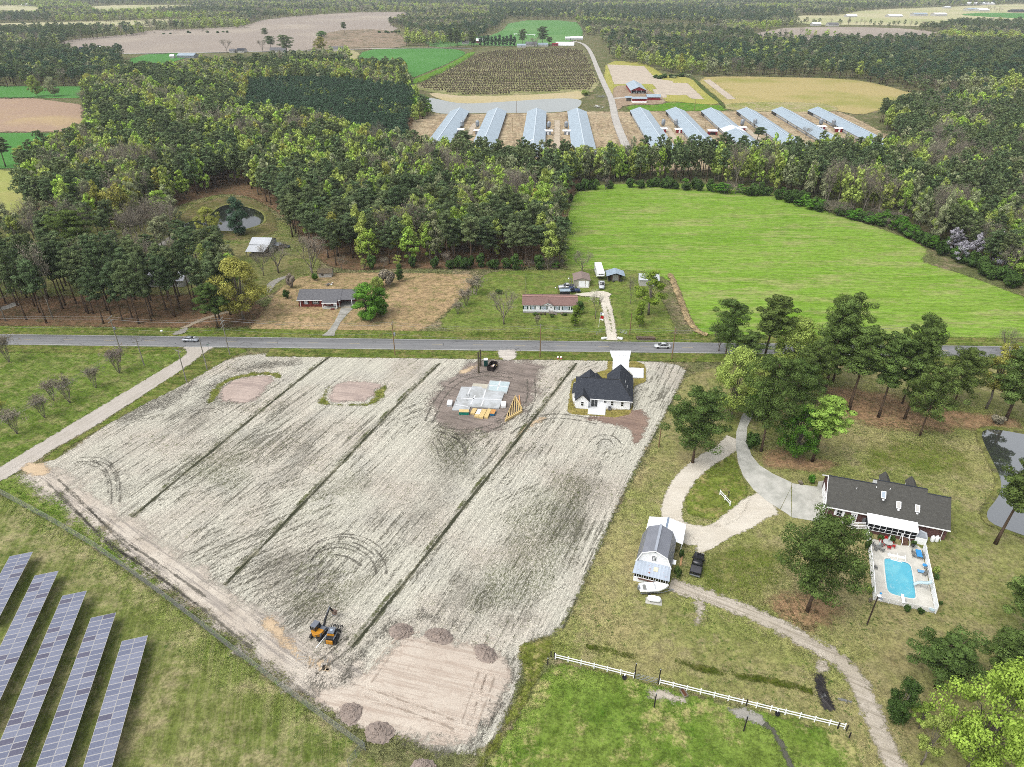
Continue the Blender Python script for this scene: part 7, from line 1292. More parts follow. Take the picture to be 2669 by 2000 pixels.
o = thing('yard_lamp', 'tall dark lamp pole with white lamp beside the pool fence', 'lamp pole', at('Y6', 192, 1640)); h = height_at(o.location, 'Y6', 1165); MB().tube([(0,0,0),(0,0,h)], [.13,.09], 8).build('pole', paint('creosote_wood', C(72,58,48), .9, vary=.2), o); MB().lathe([(.3,h),(.35,h+.1),(.12,h+.35)], 12, (.1,-.1,0)).build('lamp_head', M_['white'], o); MB().lathe([(.3,h-.5),(.36,h-.45),(.3,h-.4)], 14, (.35,-.2,0)).build('cable_coil', M_['steel'], o); MB().lathe([(.16,h+.3),(.2,h+.4),(.1,h+.55)], 10, (.35,.1,0)).build('cap', bluem, o)
# ---- vehicles (x forwards)
tyrem = paint('tyre_rubber', (.02,.02,.02), .9, vary=.15); rimm = paint('wheel_rim', C(150,152,156), .35, .5, .6)
def wheel(par, x, y, r=.33, wd=.22):
    t = MB().lathe([(r*.6,-wd/2),(r*.95,-wd/2),(r,-wd*.3),(r,wd*.3),(r*.95,wd/2),(r*.6,wd/2)], 14).build('wheel', tyrem, par, True); t.matrix_local = Matrix.Translation((x,y,r)) @ Matrix.Rotation(R(90), 4, 'X'); MB().lathe([(r*.2,-wd*.52),(r*.6,-wd*.46),(r*.6,wd*.46),(r*.2,wd*.52)], 10).build('rim', rimm, t); return t
def ring(x, hw, z0, z1, sh=.86, n=0): return [(x,-hw*.92,z0),(x,-hw,z0+(z1-z0)*.35),(x,-hw*.98,z0+(z1-z0)*.75),(x,-hw*sh,z1),(x,hw*sh,z1),(x,hw*.98,z0+(z1-z0)*.75),(x,hw,z0+(z1-z0)*.35),(x,hw*.92,z0)]
def carpaint(name, col, rough=.25): return paint(name, col, rough, .5, .35 if sum(col) < 1.8 else .1, vary=.04)
glassm = M_['glass']
def sedan(lab, p, rz, col, nm='car'):
    o = thing(nm, lab, 'car', p, rz); bm_ = carpaint('car_paint_%d' % (hash(lab) % 9999), col)
    st = [(-2.35,.72,.38,.72),(-2.2,.84,.3,.90),(-1.5,.9,.27,.97),(-.5,.91,.25,.95),(.8,.91,.25,.93),(1.5,.9,.27,.84),(2.1,.84,.3,.72),(2.38,.68,.36,.6)]
    MB().loft([ring(x,h,a,b) for x,h,a,b in st]).build('body', bm_, o, True)
    MB().loft([[(x,-w0,z0),(x,-w1,z1),(x,w1,z1),(x,w0,z0)] for x,w0,w1,z0,z1 in ((-1.75,.74,.7,.93,.96),(-1.0,.8,.62,.92,1.36),(-.1,.81,.62,.92,1.43),(.45,.8,.62,.91,1.38),(1.25,.78,.72,.88,.92))]).build('windows', glassm, o, True)
    MB().loft([[(x,-w1,z1),(x,-w1+.04,z1+.03),(x,w1-.04,z1+.03),(x,w1,z1)] for x,w1,z1 in ((-1.02,.64,1.355),(-.1,.645,1.43),(.42,.63,1.385))]).build('roof', bm_, o, True)
    for s in (-1,1):
        MB().bar((-1.7,s*.72,.98),(-1.0,s*.645,1.37),.07).build('pillar', bm_, o); MB().bar((.42,s*.64,1.39),(1.2,s*.75,.93),.07).build('pillar', bm_, o); MB().bar((-.2,s*.80,.95),(-.2,s*.645,1.43),.06).build('pillar', bm_, o)
        MB().cbox(2.16,s*.62,.58,.25,.3,.13).build('headlight', M_['lglass'], o); MB().cbox(-2.25,s*.64,.68,.14,.3,.14).build('tail_light', redm, o); MB().cbox(.85,s*.98,.92,.14,.2,.12).build('mirror', bm_, o)
        for x in (-1.42,1.42): wheel(o, x, s*.82)
    return o
def pickup(lab, p, rz, col, cover=None):
    o = thing('pickup_truck', lab, 'truck', p, rz); bm_ = carpaint('truck_paint_%d' % (hash(lab) % 9999), col)
    MB().loft([ring(x,h,a,b,.93) for x,h,a,b in ((.75,.98,.42,1.12),(1.4,.98,.42,1.12),(2.3,.96,.42,1.06),(2.65,.9,.45,.98),(2.78,.82,.5,.85))]).build('hood', bm_, o, True)
    MB().loft([ring(x,h,a,b,.96) for x,h,a,b in ((-.95,.98,.42,1.14),(.75,.98,.42,1.14))]).build('cab', bm_, o, True)
    MB().loft([[(x,-w0,z0),(x,-w1,z1),(x,w1,z1),(x,w0,z0)] for x,w0,w1,z0,z1 in ((-.95,.86,.76,1.12,1.72),(-.3,.88,.76,1.12,1.8),(.25,.88,.76,1.12,1.78),(1.0,.86,.82,1.1,1.14))]).build('windows', glassm, o, True)
    MB().loft([[(x,-w1,z1),(x,-w1+.05,z1+.04),(x,w1-.05,z1+.04),(x,w1,z1)] for x,w1,z1 in ((-.97,.78,1.71),(-.3,.78,1.8),(.28,.78,1.77))]).build('roof', bm_, o, True)
    for s in (-1,1):
        MB().bar((.28,s*.78,1.78),(.98,s*.85,1.15),.08).build('pillar', bm_, o); MB().bar((-.3,s*.88,1.14),(-.3,s*.78,1.78),.08).build('pillar', bm_, o); MB().bar((-.93,s*.86,1.14),(-.93,s*.78,1.72),.1).build('pillar', bm_, o)
        MB().box(-2.75,-.97,s*.98-.06,s*.98+.0 if s > 0 else s*.98+.06,.5,1.15).build('bed_side', bm_, o); MB().cbox(.75,s*1.1,1.15,.16,.22,.2).build('mirror', M_['black'], o); MB().cbox(2.7,s*.66,.72,.16,.34,.2).build('headlight', M_['lglass'], o); MB().cbox(-2.74,s*.9,.75,.08,.14,.3).build('tail_light', redm, o)
        for x in (-1.85,1.75): wheel(o, x, s*.88, .39, .27)
    MB().box(-2.75,-.97,-.92,.92,.5,.62).build('bed_floor', M_['black'], o); MB().box(-2.8,-2.72,-.98,.98,.5,1.13).build('tailgate', bm_, o); MB().box(-2.95,-2.82,-.9,.9,.42,.6).build('bumper', M_['steel'], o); MB().box(2.8,2.92,-.9,.9,.45,.65).build('bumper', M_['steel'], o)
    if cover: MB().box(-2.72,-.97,-.9,.9,1.13,1.17).build('bed_cover', paint('tonneau_vinyl', cover, .6), o)
    return o
RZ = RH+.16*0
sedan('silver car on the road left near the gravel road junction', roadp(at('X2',1370,500).x, .2)+Vector((0,0,.15)), RH, C(186,190,198)); sedan('white car on the road left of the rightmost roadside pole', roadp(at('Z9',2048,125).x, -.2)+Vector((0,0,.15)), RH+math.pi, C(236,238,238))
sedan('dark grey car parked right of the white yard barn', at('X1', 1185, 440), R(8), C(92,100,104))
a, b = at('Y4', 1210, 1110), at('Y4', 1290, 770); pickup('black pickup truck parked right of the white gambrel barn', (a+b)/2, head(a, b), (.012,.012,.014), (.05,.05,.055))
a, b = at('Y7', 1592, 320), at('Y7', 1595, 455); pickup('white pickup truck hitched in front of the long white camper', (a+b)/2, head(a, b), C(232,234,236))
a, b = at('Y7', 890, 465), at('Y7', 1090, 455); pickup('white pickup truck with black tonneau beside the blue truck behind the mobile home', (a+b)/2+Vector((0,2.2,0)), head(b, a), C(236,238,240), (.015,.015,.015)); pickup('dark blue pickup truck between the white truck and white trailer', (a+b)/2+Vector((1.6,-.9,0)), R(2), C(58,74,112))
o = thing('box_trailer', 'small white roofed box trailer behind the mobile home', 'trailer', at('Y7', 950, 555), R(1)); MB().box(-1.7,1.7,-1.0,1.0,.5,2.2).build('box', M_['black'], o, bevel=.03); MB().slab([(-1.8,-1.1,2.3),(1.8,-1.1,2.3),(1.8,1.1,2.34),(-1.8,1.1,2.34)], .08).build('roof', M_['galv'], o)
for s in (-1,1): wheel(o, -.2, s*.98)
MB().bar((1.7,0,.5),(2.6,0,.45),.1).build('hitch', M_['steel'], o)
a, b = at('Y7', 1580, 300), at('Y7', 1545, 190); dirv = (b-a).normalized(); o = thing('camper_trailer', 'long white fifth-wheel camper behind the white pickup', 'camper', a+dirv*5.2, head(b, a)); 
sidep = [(-5.2,.6),(2.4,.6),(2.6,1.4),(4.3,1.5),(4.9,2.0),(4.8,3.2),(4.4,3.45),(-5.0,3.45),(-5.25,3.2)]; MB().loft([[(x,y,z) for x, z in sidep] for y in (-1.25, 1.25)]).build('body', paint('camper_white', (.80,.81,.82), .35, vary=.04), o, bevel=.08)
for x in (-3.2,-.6,1.2): MB().cbox(x,0,3.45,.7,.7,.22).build('roof_unit', M_['white'], o)
for s in (-1,1):
    MB().box(-5.0,2.3,s*1.262-.01,s*1.262+.01,1.0,1.2).build('stripe', greym, o)
    for x in (-3.5,-1.2,3.4): MB().box(x-.4,x+.4,s*1.265-.01,s*1.265+.01,2.0,2.7).build('window', M_['glass'], o)
    for x in (-2.2,-1.3): wheel(o, x, s*1.1, .38)
MB().box(4.78,4.86,-.9,.9,2.3,2.75).build('front_window', M_['glass'], o)
# boat on its trailer, gas tank
a, b = at('Y4', 345, 1340), at('Y4', 690, 1330); o = thing('boat_trailer', 'steel boat trailer under the white motorboat', 'trailer', (a+b)/2+Vector((0,-.3,0)), head(a, b)); 
for s in (-1,1): MB().bar((-2.4,s*.7,.45),(1.6,s*.6,.45),.08,.1).build('frame_rail', M_['steel'], o); MB().bar((1.6,s*.6,.45),(3.6,0,.4),.08,.1).build('frame_rail', M_['steel'], o); wheel(o, -.9, s*.95, .3, .2)
for x in (-2.2,-.9,.6): MB().bar((x,-.85,.45),(x,.85,.45),.07).build('cross_member', M_['steel'], o)
bt = thing('motorboat', 'white motorboat on a trailer in front of the gambrel barn', 'boat', o.location+Vector((0,0,.5)), o.rotation_euler.z); H8 = lambda x,w1,k,zt: [(x,-w1,zt),(x,-w1*.85,k+.25),(x,0,k),(x,w1*.85,k+.25),(x,w1,zt),(x,w1*.82,zt),(x,w1*.7,k+.38),(x,-w1*.7,k+.38),(x,-w1*.82,zt)]
MB().loft([H8(-2.5,.85,.05,.85),H8(-1.0,.95,.02,.88),H8(.8,.88,.05,.95),H8(1.9,.5,.25,1.05),H8(2.6,.06,.6,1.12)]).build('hull', M_['white'], bt, True); MB().cbox(-.1,0,.4,.5,1.2,.75).build('console', M_['white'], bt, bevel=.05); MB().slab([(.12,-.6,1.1),(.12,.6,1.1),(-.1,.6,1.5),(-.1,-.6,1.5)], .03).build('windscreen', M_['lglass'], bt); MB().add([(.9,-.75,.97),(1.9,-.4,1.08),(2.5,0,1.14),(1.9,.4,1.08),(.9,.75,.97)], [(0,1,2,3,4)]).build('foredeck', M_['white'], bt); MB().cbox(-1.6,0,.4,.5,1.3,.3).build('seat', greym, bt); MB().cbox(-2.65,0,.3,.4,.4,.8).build('outboard_motor', M_['steel'], bt, bevel=.06)
o = thing('propane_tank', 'white horizontal propane tank on a small pad below the motorboat', 'gas tank', at('Y4', 535, 1520), R(-12)); t = MB().lathe([(.05,-1.15),(.35,-1.08),(.5,-.8),(.52,0),(.5,.8),(.35,1.08),(.05,1.15)], 18).build('tank', M_['white'], o, True); t.matrix_local = Matrix.Translation((0,0,.72)) @ Matrix.Rotation(R(90), 4, 'Y'); MB().lathe([(.2,0),(.2,.16),(.12,.22)], 12, (0,0,1.22)).build('valve_dome', M_['white'], o); MB().box(-1.4,1.4,-.7,.7,0,.1).build('pad', M_['conc'], o)
for x in (-.7,.7): MB().box(x-.08,x+.08,-.35,.35,.1,.3).build('saddle', M_['conc'], o)
# ---- excavator and track loader
yelm = paint('machine_yellow', C(206,142,36), .5, vary=.18); mblk = paint('machine_black', (.02,.02,.022), .5, vary=.2); mgry = paint('machine_grey', C(120,126,136), .45, vary=.1); trkm = paint('track_rubber', C(62,60,58), .9, vary=.3, vscale=4)
def track(par, x0, x1, y, wd, h): 
    r = h/2; P_ = [(x0+r+r*math.cos(a), r+r*math.sin(a)) for a in np.linspace(math.pi/2, 3*math.pi/2, 7)]+[(x1-r+r*math.cos(a), r+r*math.sin(a)) for a in np.linspace(-math.pi/2, math.pi/2, 7)]
    t = MB().loft([[(x,y+s*wd/2,z) for x, z in P_] for s in (-1,1)]).build('track', trkm, par)
    for x in np.linspace(x0+r, x1-r, 4): MB().lathe([(.05,-wd/2-.02),(r*.55,-wd/2-.02),(r*.55,wd/2+.02),(.05,wd/2+.02)], 10).build('roller', mblk, t).matrix_local = Matrix.Translation((x,y,r)) @ Matrix.Rotation(R(90), 4, 'X')
q = at('Y3', 590, 1190); ea, eb = at('Y3', 620, 1270), at('Y3', 880, 950); ehd = head(ea, eb)
E_ = thing('excavator', 'yellow and black compact excavator with raised arm on the sandy lot', 'excavator', q+Vector((.15,.6,0)), ehd)
for s in (-1,1): track(E_, -1.25, 1.25, s*.78, .4, .6)
MB().box(-.8,.8,-.6,.6,.25,.6).build('undercarriage', mblk, E_); MB().box(1.3,1.6,-.95,.95,.1,.5).build('blade', mgry, E_)
U_ = R(8); sec = [(1.05*math.cos(a)*-1, 1.02*math.sin(a)) for a in np.linspace(-1.5, 1.5, 11)]
MB().prism([(.35,1.0)]+[(x*1.0,-y) for x, y in sec]+[(.35,-1.0)], .7, 1.35).build('counterweight', yelm, E_, bevel=.06); MB().box(-.6,1.0,-1.0,-.05,.7,1.3).build('engine_cover', mgry, E_, bevel=.05)
for k in range(3): MB().box(-1.08+.06*k,-1.0+.06*k,-.62+.2*k,-.5+.2*k,.85,1.2).build('vent', mblk, E_)
c_ = MB().loft([[(-.5,.02,.7),(.95,.02,.7),(1.0,.02,1.3),(.8,.02,2.2),(-.45,.02,2.2)], [(-.5,1.0,.7),(.95,1.0,.7),(1.0,1.0,1.3),(.8,1.0,2.2),(-.45,1.0,2.2)]]).build('cab', M_['glass'], E_); MB().box(-.5,.85,.0,1.02,2.2,2.3).build('cab_roof', mgry, c_, bevel=.03)
for x, y in ((-.5,.02),(-.5,1.0),(.9,.02),(.9,1.0)): MB().bar((x,y,.7),(x-(.1 if x > 0 else 0),y,2.2),.07).build('cab_pillar', mblk, c_)
MB().bar((1.0,-.35,.9),(1.9,-.35,2.3),.28,.36).build('boom', mblk, E_, bevel=.03); MB().bar((1.9,-.35,2.3),(3.15,-.35,3.35),.24,.32).build('boom', mblk, E_, bevel=.03); MB().bar((3.15,-.35,3.4),(3.75,-.35,1.9),.2,.28).build('arm', mblk, E_, bevel=.03); MB().bar((1.2,-.35,1.5),(2.3,-.35,2.75),.1).build('hydraulic_ram', mgry, E_); MB().bar((2.4,-.35,2.95),(3.3,-.35,3.6),.1).build('hydraulic_ram', mgry, E_)
bk = [(3.6,1.95),(4.05,1.95),(4.45,1.5),(4.3,1.05),(3.85,.85),(3.9,1.15),(3.75,1.5)]; MB().loft([[(x,y,z) for x, z in bk] for y in (-.75,.05)]).build('bucket', paint('worn_steel', C(150,126,112), .6, .4, .3, vary=.25), E_)
for k in range(5): MB().bar((3.86,-.68+.16*k,.87),(3.6,-.68+.16*k,.8),.05).build('bucket_tooth', mgry, E_)
q = at('Y3', 1010, 1330); ea, eb = at('Y3', 1000, 1420), at('Y3', 1180, 1000); S_ = thing('track_loader', 'yellow and black compact track loader with grapple beside the excavator', 'loader', q+Vector((.4,.5,0)), head(ea, eb))
for s in (-1,1): track(S_, -1.1, .95, s*.72, .4, .72)
MB().box(-1.2,.8,-.52,.52,.4,1.15).build('body', mblk, S_, bevel=.05); MB().box(-1.35,-1.15,-.55,.55,.5,1.25).build('rear_door', yelm, S_, bevel=.04); MB().box(-1.0,-.45,-.56,.56,1.15,1.5).build('hood', mblk, S_, bevel=.05); MB().box(-.5,-.25,-.58,.58,1.3,1.72).build('cab_collar', yelm, S_)
c_ = MB().box(-.25,.75,-.5,.5,1.15,2.0).build('cab', M_['glass'], S_); MB().box(-.45,.8,-.54,.54,2.0,2.1).build('cab_roof', mgry, c_, bevel=.03); MB().box(-.0,.4,-.22,.22,2.1,2.14).build('roof_hatch', M_['lglass'], c_)
for s in (-1,1): MB().bar((-1.0,s*.68,1.45),(.6,s*.68,1.25),.14,.2).build('lift_arm', mgry, S_); MB().bar((.6,s*.68,1.25),(1.5,s*.68,.4),.14,.2).build('lift_arm', mblk, S_)
MB().box(1.45,1.6,-.85,.85,.1,.8).build('grapple_frame', mblk, S_)
for k in range(5): y = -.8+.4*k; MB().tube([(1.6,y,.75),(2.2,y,.95),(2.6,y,.55),(2.5,y,.15)], .06, 5).build('grapple_tine', mblk, S_); MB().tube([(1.6,y,.12),(2.3,y,.08)], .05, 5).build('grapple_tine', mblk, S_)
a, b = at('Y3', 555, 1535), at('Y3', 1190, 745); o = thing('white_pipe', 'long thin white pipe lying between the excavator and the track loader', 'pipe', a, head(a, b)); MB().tube([(0,0,.08),((b-a).length,0,.08)], .07, 8).build('pipe', M_['white'], o)
# ---- building site
sp = [(400,1042),(705,1055),(735,985),(1250,1018),(1340,745),(1390,745),(1450,540),(1085,510),(1060,580),(785,565),(755,630),(570,625)]
o = thing('foundation_slab', 'stepped grey concrete house foundation on the churned building site', 'foundation'); cs = NT('fresh_slab'); p = cs.pos(); a_ = cs.noise(p, .35, 5, .7, .5); st_ = cs.n('TexVoronoi', feature='DISTANCE_TO_EDGE'); cs.L(cs.mapv(p, .15, (1,1,0)), st_.inputs['Vector']); st_.inputs['Scale'].default_value = .22
col = cs.mix(cs.rng(a_, .35, .66), C(176,178,176), C(206,210,212)); slabm = cs.done(cs.bsdf(col, .6, .3)); MB().prism([tuple(q[:2]) for q in pts('Y1', *sp)], 0, .28).build('slab', slabm, o)
MB().prism([tuple(q[:2]) for q in pts('Y1', (785,567),(1058,582),(1030,660),(940,655),(945,628),(765,615))], .283, .30).build('porch_slab', paint('tan_concrete', C(202,196,178), .7), o)
MB().prism([tuple(q[:2]) for q in pts('Y1', (1095,525),(1435,545),(1385,720),(1055,690))], .283, .295).build('garage_slab', paint('blue_concrete', C(196,212,214), .6), o)
jt = paint('chalk_line', C(232,234,236), .7)
for l in ([(560,835),(1290,865)], [(820,780),(740,950)], [(1010,680),(960,840)], [(970,870),(925,980)], [(470,950),(690,985)], [(740,650),(690,760)], [(1275,520),(1215,690)], [(1070,605),(1400,625)]):
    a, b = pts('Y1', *l); MB().bar((a.x,a.y,.304), (b.x,b.y,.304), .35, .012).build('pale_joint', jt, o)
for x, y in ((670,790),(690,825),(710,770),(672,880),(487,890),(715,800)): q = at('Y1', x, y); MB().tube([(q.x,q.y,.28),(q.x,q.y,.8)], .06, 6).build('pipe_stub', mblk, o)
osb = paint('yellow_lumber', C(232,204,142), .8, vary=.12, vscale=3); wrapg = paint('green_wrap', C(20,132,112), .5); wrapb = paint('blue_wrap', C(40,110,150), .5)
def stack(v, c, L, W, h, rz, lab, side=None, top=osb, tarp=False):
    q = at(v, *c); o = thing('lumber_stack', lab, 'lumber stack', q, rz); MB().box(-L/2,L/2,-W/2,W/2,.08,h-.1 if side else h-.02).build('lumber', side or top, o)
    n = 6; 
    for k in range(n): MB().box(-L/2,L/2,-W/2+W*k/n+.01,-W/2+W*(k+1)/n-.01,h-.1 if side else h-.02,h).build('board', top, o)
    for x in (-L*.35, L*.35): MB().box(x-.06,x+.06,-W/2-.02,W/2+.02,0,.08).build('bearer', M_['wood'], o)
    if tarp: MB().slab([(-L*.2,-W/2,h+.03),(L*.48,-W/2,h+.03),(L*.48,W/2,h+.03),(-L*.2,W/2,h+.03)], .02).build('tarpaulin', M_['white'], o)
dr = R(76)
stack('Y1', (620,1100), 2.4, 1.2, .95, R(-2), 'stack of yellow boards wrapped in green at the left end of the lumber row', wrapg); stack('Y1', (795,1075), 2.2, 1.1, .55, dr, 'short yellow lumber stack, second from the green-wrapped stack', None); stack('Y1', (872,1110), 3.2, 1.0, .5, dr, 'yellow lumber stack half covered by a white sheet', None, osb, True)
stack('Y1', (955,1120), 3.6, 1.15, .6, dr, 'long yellow lumber stack right of the sheeted stack'); stack('Y1', (1048,1115), 3.7, 1.0, .6, dr, 'long narrow yellow lumber stack nearest the blue-wrapped stack'); stack('Y1', (1142,1105), 1.9, 1.1, .8, dr, 'orange board stack wrapped in blue at the right end of the lumber row', wrapb, paint('orange_board', C(226,166,96), .8))
for v, x, y, lab in (('Y1', 352, 975, 'white crate left of the concrete foundation'), ('Y1', 1325, 1000, 'white crate right of the concrete foundation')): q = at(v, x, y); o = thing('white_crate', lab, 'crate', q, R(-4)); MB().box(-.6,.6,0,1.9,.12,.95).build('box', paint('white_wrap', (.8,.81,.82), .4, vary=.08), o, bevel=.04); MB().box(-.62,.62,.1,1.8,0,.11).build('pallet', M_['wood'], o); MB().box(-.58,.58,-.012,-.002,.3,.5).build('label_strip', greym, o)
A, B, Cc = at('Y1', 1525, 775, .75), at('Y1', 1652, 1015, .75), at('Y1', 1352, 1185, .75); o = thing('roof_truss_stack', 'triangular stack of yellow roof trusses lying beside the foundation', 'roof trusses')
def up(v_, z): return Vector((v_.x, v_.y, z))
for k in range(5):
    z = .1+.16*k; j = Vector((.06*k, .05*k, 0)); a, b, c = up(A, z)+j, up(B, z)+j, up(Cc, z)+j
    for p0, p1 in ((a,b), (b,c), (c,a)): MB().bar(p0, p1, .1, .12).build('chord', osb, o)
    if k > 2:
        for f in np.linspace(.12, .88, 8): MB().bar(c.lerp(b, f), (c.lerp(a, f*1.6) if f < .6 else a.lerp(b, (f-.6)/.4)), .08, .1).build('web', osb, o)
m = MB(); 
for k in range(4): MB().bar(up(Cc, .12+.16*k)+Vector((.1,-.25,0)), up(B, .12+.16*k)+Vector((.15,-.25,0)), .3, .13).build('beam', osb, o)
a, b = at('Y1', 1612, 778), at('Y1', 1630, 965); o = thing('timber_beam', 'single orange timber beam leaning by the truss stack', 'timber', a, head(a, b)); MB().box(0,(b-a).length,-.12,.12,.02,.3).build('beam', paint('orange_timber', C(226,170,112), .8, vary=.1), o)
o = thing('portable_toilet', 'green portable toilet with white roof beside the dumpster', 'portable toilet', at('Y1', 1012, 235), R(3)); MB().box(-.55,.55,-.55,.55,.1,2.0).build('cabin', paint('toilet_green', C(26,84,78), .5), o, bevel=.04); MB().box(-.57,.57,-.57,.57,2.0,2.25).build('roof', M_['white'], o, bevel=.08); MB().box(-.38,.38,-.575,-.552,.15,1.9).build('door', paint('door_green', C(20,70,66), .5), o)
a, b, c = at('Y1', 1035, 325), at('Y1', 1150, 340), at('Y1', 1225, 240); o = thing('dumpster', 'rusty black open dumpster holding building waste', 'dumpster', (a+b)/2, head(b, c)-math.pi/2); W2 = (b-a).length/2; L2 = (c-b).length; blkr = paint('dumpster_steel', C(44,36,36), .7, vary=.3)
MB().box(-W2,W2,0,L2,.1,.25).build('floor', blkr, o)
for x in (-W2, W2-.06): MB().box(x,x+.06,0,L2,.25,1.5).build('side_wall', blkr, o)
MB().box(-W2,W2,-.06,0,.1,1.5).build('end_wall', blkr, o); MB().box(-W2,W2,L2,L2+.06,.1,1.5).build('end_wall', blkr, o)
for k in range(7):
    for s in (-1,1): MB().box(s*(W2+.04)-.04,s*(W2+.04)+.04,.3+L2*k/7.2,.4+L2*k/7.2,.2,1.42).build('rib', blkr, o)
wst = thing('waste_heap', 'heap of pale boards and rubble inside the dumpster', 'debris', o.matrix_basis @ Vector((0,L2*.5,.25)), o.rotation_euler.z)
for k in range(16): MB().cbox(random.uniform(-W2*.7,W2*.7), random.uniform(-L2*.35,L2*.3), .05*k, random.uniform(.3,1.2), random.uniform(.15,.5), .12, random.uniform(0,3)).build('board', (osb, M_['white'], paint('pink_board', C(214,178,160), .8), M_['wood'])[k % 4], wst)
for x, by, ty, lab in ((990,272,150,'dark bare pole beside the portable toilet, nearer of two'), (1001,232,138,'dark bare pole beside the portable toilet, farther of two')):
    o = thing('bare_pole', lab, 'pole', at('Z9', x, by)); h = height_at(o.location, 'Z9', ty); MB().tube([(0,0,0),(.05,0,h*.6),(0,.05,h)], [.28,.24,.2], 8).build('shaft', paint('weathered_trunk', C(92,84,66), .95, vary=.3), o); MB().tube([(0,0,h*.6),(.35,.2,h*.75)], [.08,.05], 5).build('stub', bark_d, o)
for i, (v, x, y, lab) in enumerate((('Y2', 12, 300, 'red and white marker barrel at the roadside lot corner'), ('Z9', 1457, 190, 'red and white road marker near the middle lot')))[:1] if False else enumerate((('Z9', 1457, 190, 'red and white marker barrels by the road in front of the lots'),)):
    o = thing('marker_barrel', lab, 'marker', at(v, x, y))
    for dx in (-.5,.4): MB().lathe([(.28,0),(.28,.35)], 10, (dx,0,0)).build('drum', redm, o); MB().lathe([(.25,.35),(.23,.8)], 10, (dx,0,0)).build('drum_top', M_['white'], o)
# soil piles
def pile(v, poly, h, lab):
    P_ = pts(v, *poly); S_ = smooth_poly(P_, 2); c = S_.mean(0); o = thing('soil_pile', lab, 'soil pile'); rs = np.random.default_rng(len(lab)); m = MB(); rings = 12; n = len(S_); V = []
    for k in range(rings+1):
        f = k/rings
        for q in S_: e = (c+(q-c)*(1-f)); V.append((e[0]+rs.normal()*.13, e[1]+rs.normal()*.13, .02+h*.72*(1-(1-f)**1.5)*.98*(.88+.24*rs.uniform()) if k else .0))
    m.v = V; m.f = [(k*n+i, k*n+(i+1) % n, (k+1)*n+(i+1) % n, (k+1)*n+i) for k in range(rings) for i in range(n)]; m.build('mound', pilem, o)
    for k in range(40): a = rs.uniform(0, 6.28); r1 = rs.uniform(0,.95)**.5; q = c+(S_[int(a/6.29*n)]-c)*r1; s = rs.uniform(.1,.26); MB().lathe([(s*.5,-s*.4),(s,0),(s*.6,s*.6)], 5, (q[0], q[1], h*.7*(1-r1**1.5)*.95)).build('clod', pilem, o)
pm = NT('pile_soil'); p = pm.pos(); a = pm.noise(p, 1.5, 5, .75); b = pm.noise(p, 6, 3, .8); pilem = pm.done(pm.bsdf(pm.mix(pm.rng(a, .3, .7), C(178,162,150), C(148,136,128)), 1, .05, pm.bump(pm.math('ADD', a, b), .5, .12)))
for poly, h, lab in (([(765,620),(780,575),(840,550),(900,560),(935,600),(920,640),(860,660),(800,655)], 1.6, 'grey soil pile nearest the excavator at the head of the pad'), ([(990,625),(1020,590),(1090,582),(1160,600),(1190,650),(1170,690),(1120,710),(1050,680),(1010,655)], 1.7, 'middle grey soil pile at the upper edge of the pad'), ([(1305,740),(1315,700),(1350,682),(1420,705),(1475,755),(1470,800),(1420,840),(1340,820)], 1.8, 'grey soil pile at the right corner of the pad'),
    ([(440,1110),(470,1070),(540,1050),(610,1075),(630,1110),(600,1170),(530,1215),(470,1180)], 1.5, 'grey soil pile by the chain-link fence at the lower left of the pad'), ([(605,1240),(640,1195),(720,1172),(800,1200),(820,1250),(780,1310),(700,1335),(620,1300)], 1.5, 'grey soil pile at the bottom of the pad beside the fence corner'), ([(900,1475),(960,1420),(1030,1430),(1090,1475),(1060,1540),(930,1540)], 1.5, 'grey soil pile cut by the lower edge of the picture')): pile('Z10', poly, h, lab)
# ---- solar arrays
cell = []
for i, (c1, c2) in enumerate((((.085,.095,.14),(.11,.12,.165)), ((.11,.12,.165),(.14,.15,.195)), ((.055,.055,.085),(.075,.072,.105)))):
    n = NT('solar_cells'); p = n.obj(); b = n.n('TexBrick', offset=0.0); n.L(n.mapv(p, 0, (1,1,1)), b.inputs['Vector']); b.inputs['Scale'].default_value = 1.0; b.inputs['Brick Width'].default_value = .164; b.inputs['Row Height'].default_value = .164; b.inputs['Mortar Size'].default_value = .008; n.L(c1, b.inputs['Color1']); n.L(c2, b.inputs['Color2']); n.L(tuple(q*1.7 for q in c2), b.inputs['Mortar']); cell.append(n.done(n.bsdf(n.mix(n.math('MULTIPLY', n.rnd(), .5), b.outputs[0], c1), .18, .5)))
alu = paint('module_frame', C(206,204,204), .4, .5, .2, vary=.05); PM = []
for cm in cell:
    me = MB().box(-.975,.975,-.495,.495,-.04,0).mesh('solar_panel', alu); b2 = bmesh.new(); b2.from_mesh(me); vs = [b2.verts.new(q) for q in ((-.93,-.445,.004),(.93,-.445,.004),(.93,.445,.004),(-.93,.445,.004))]; f = b2.faces.new(vs); f.material_index = 1; b2.to_mesh(me); b2.free(); me.materials.append(cm); PM.append(me)
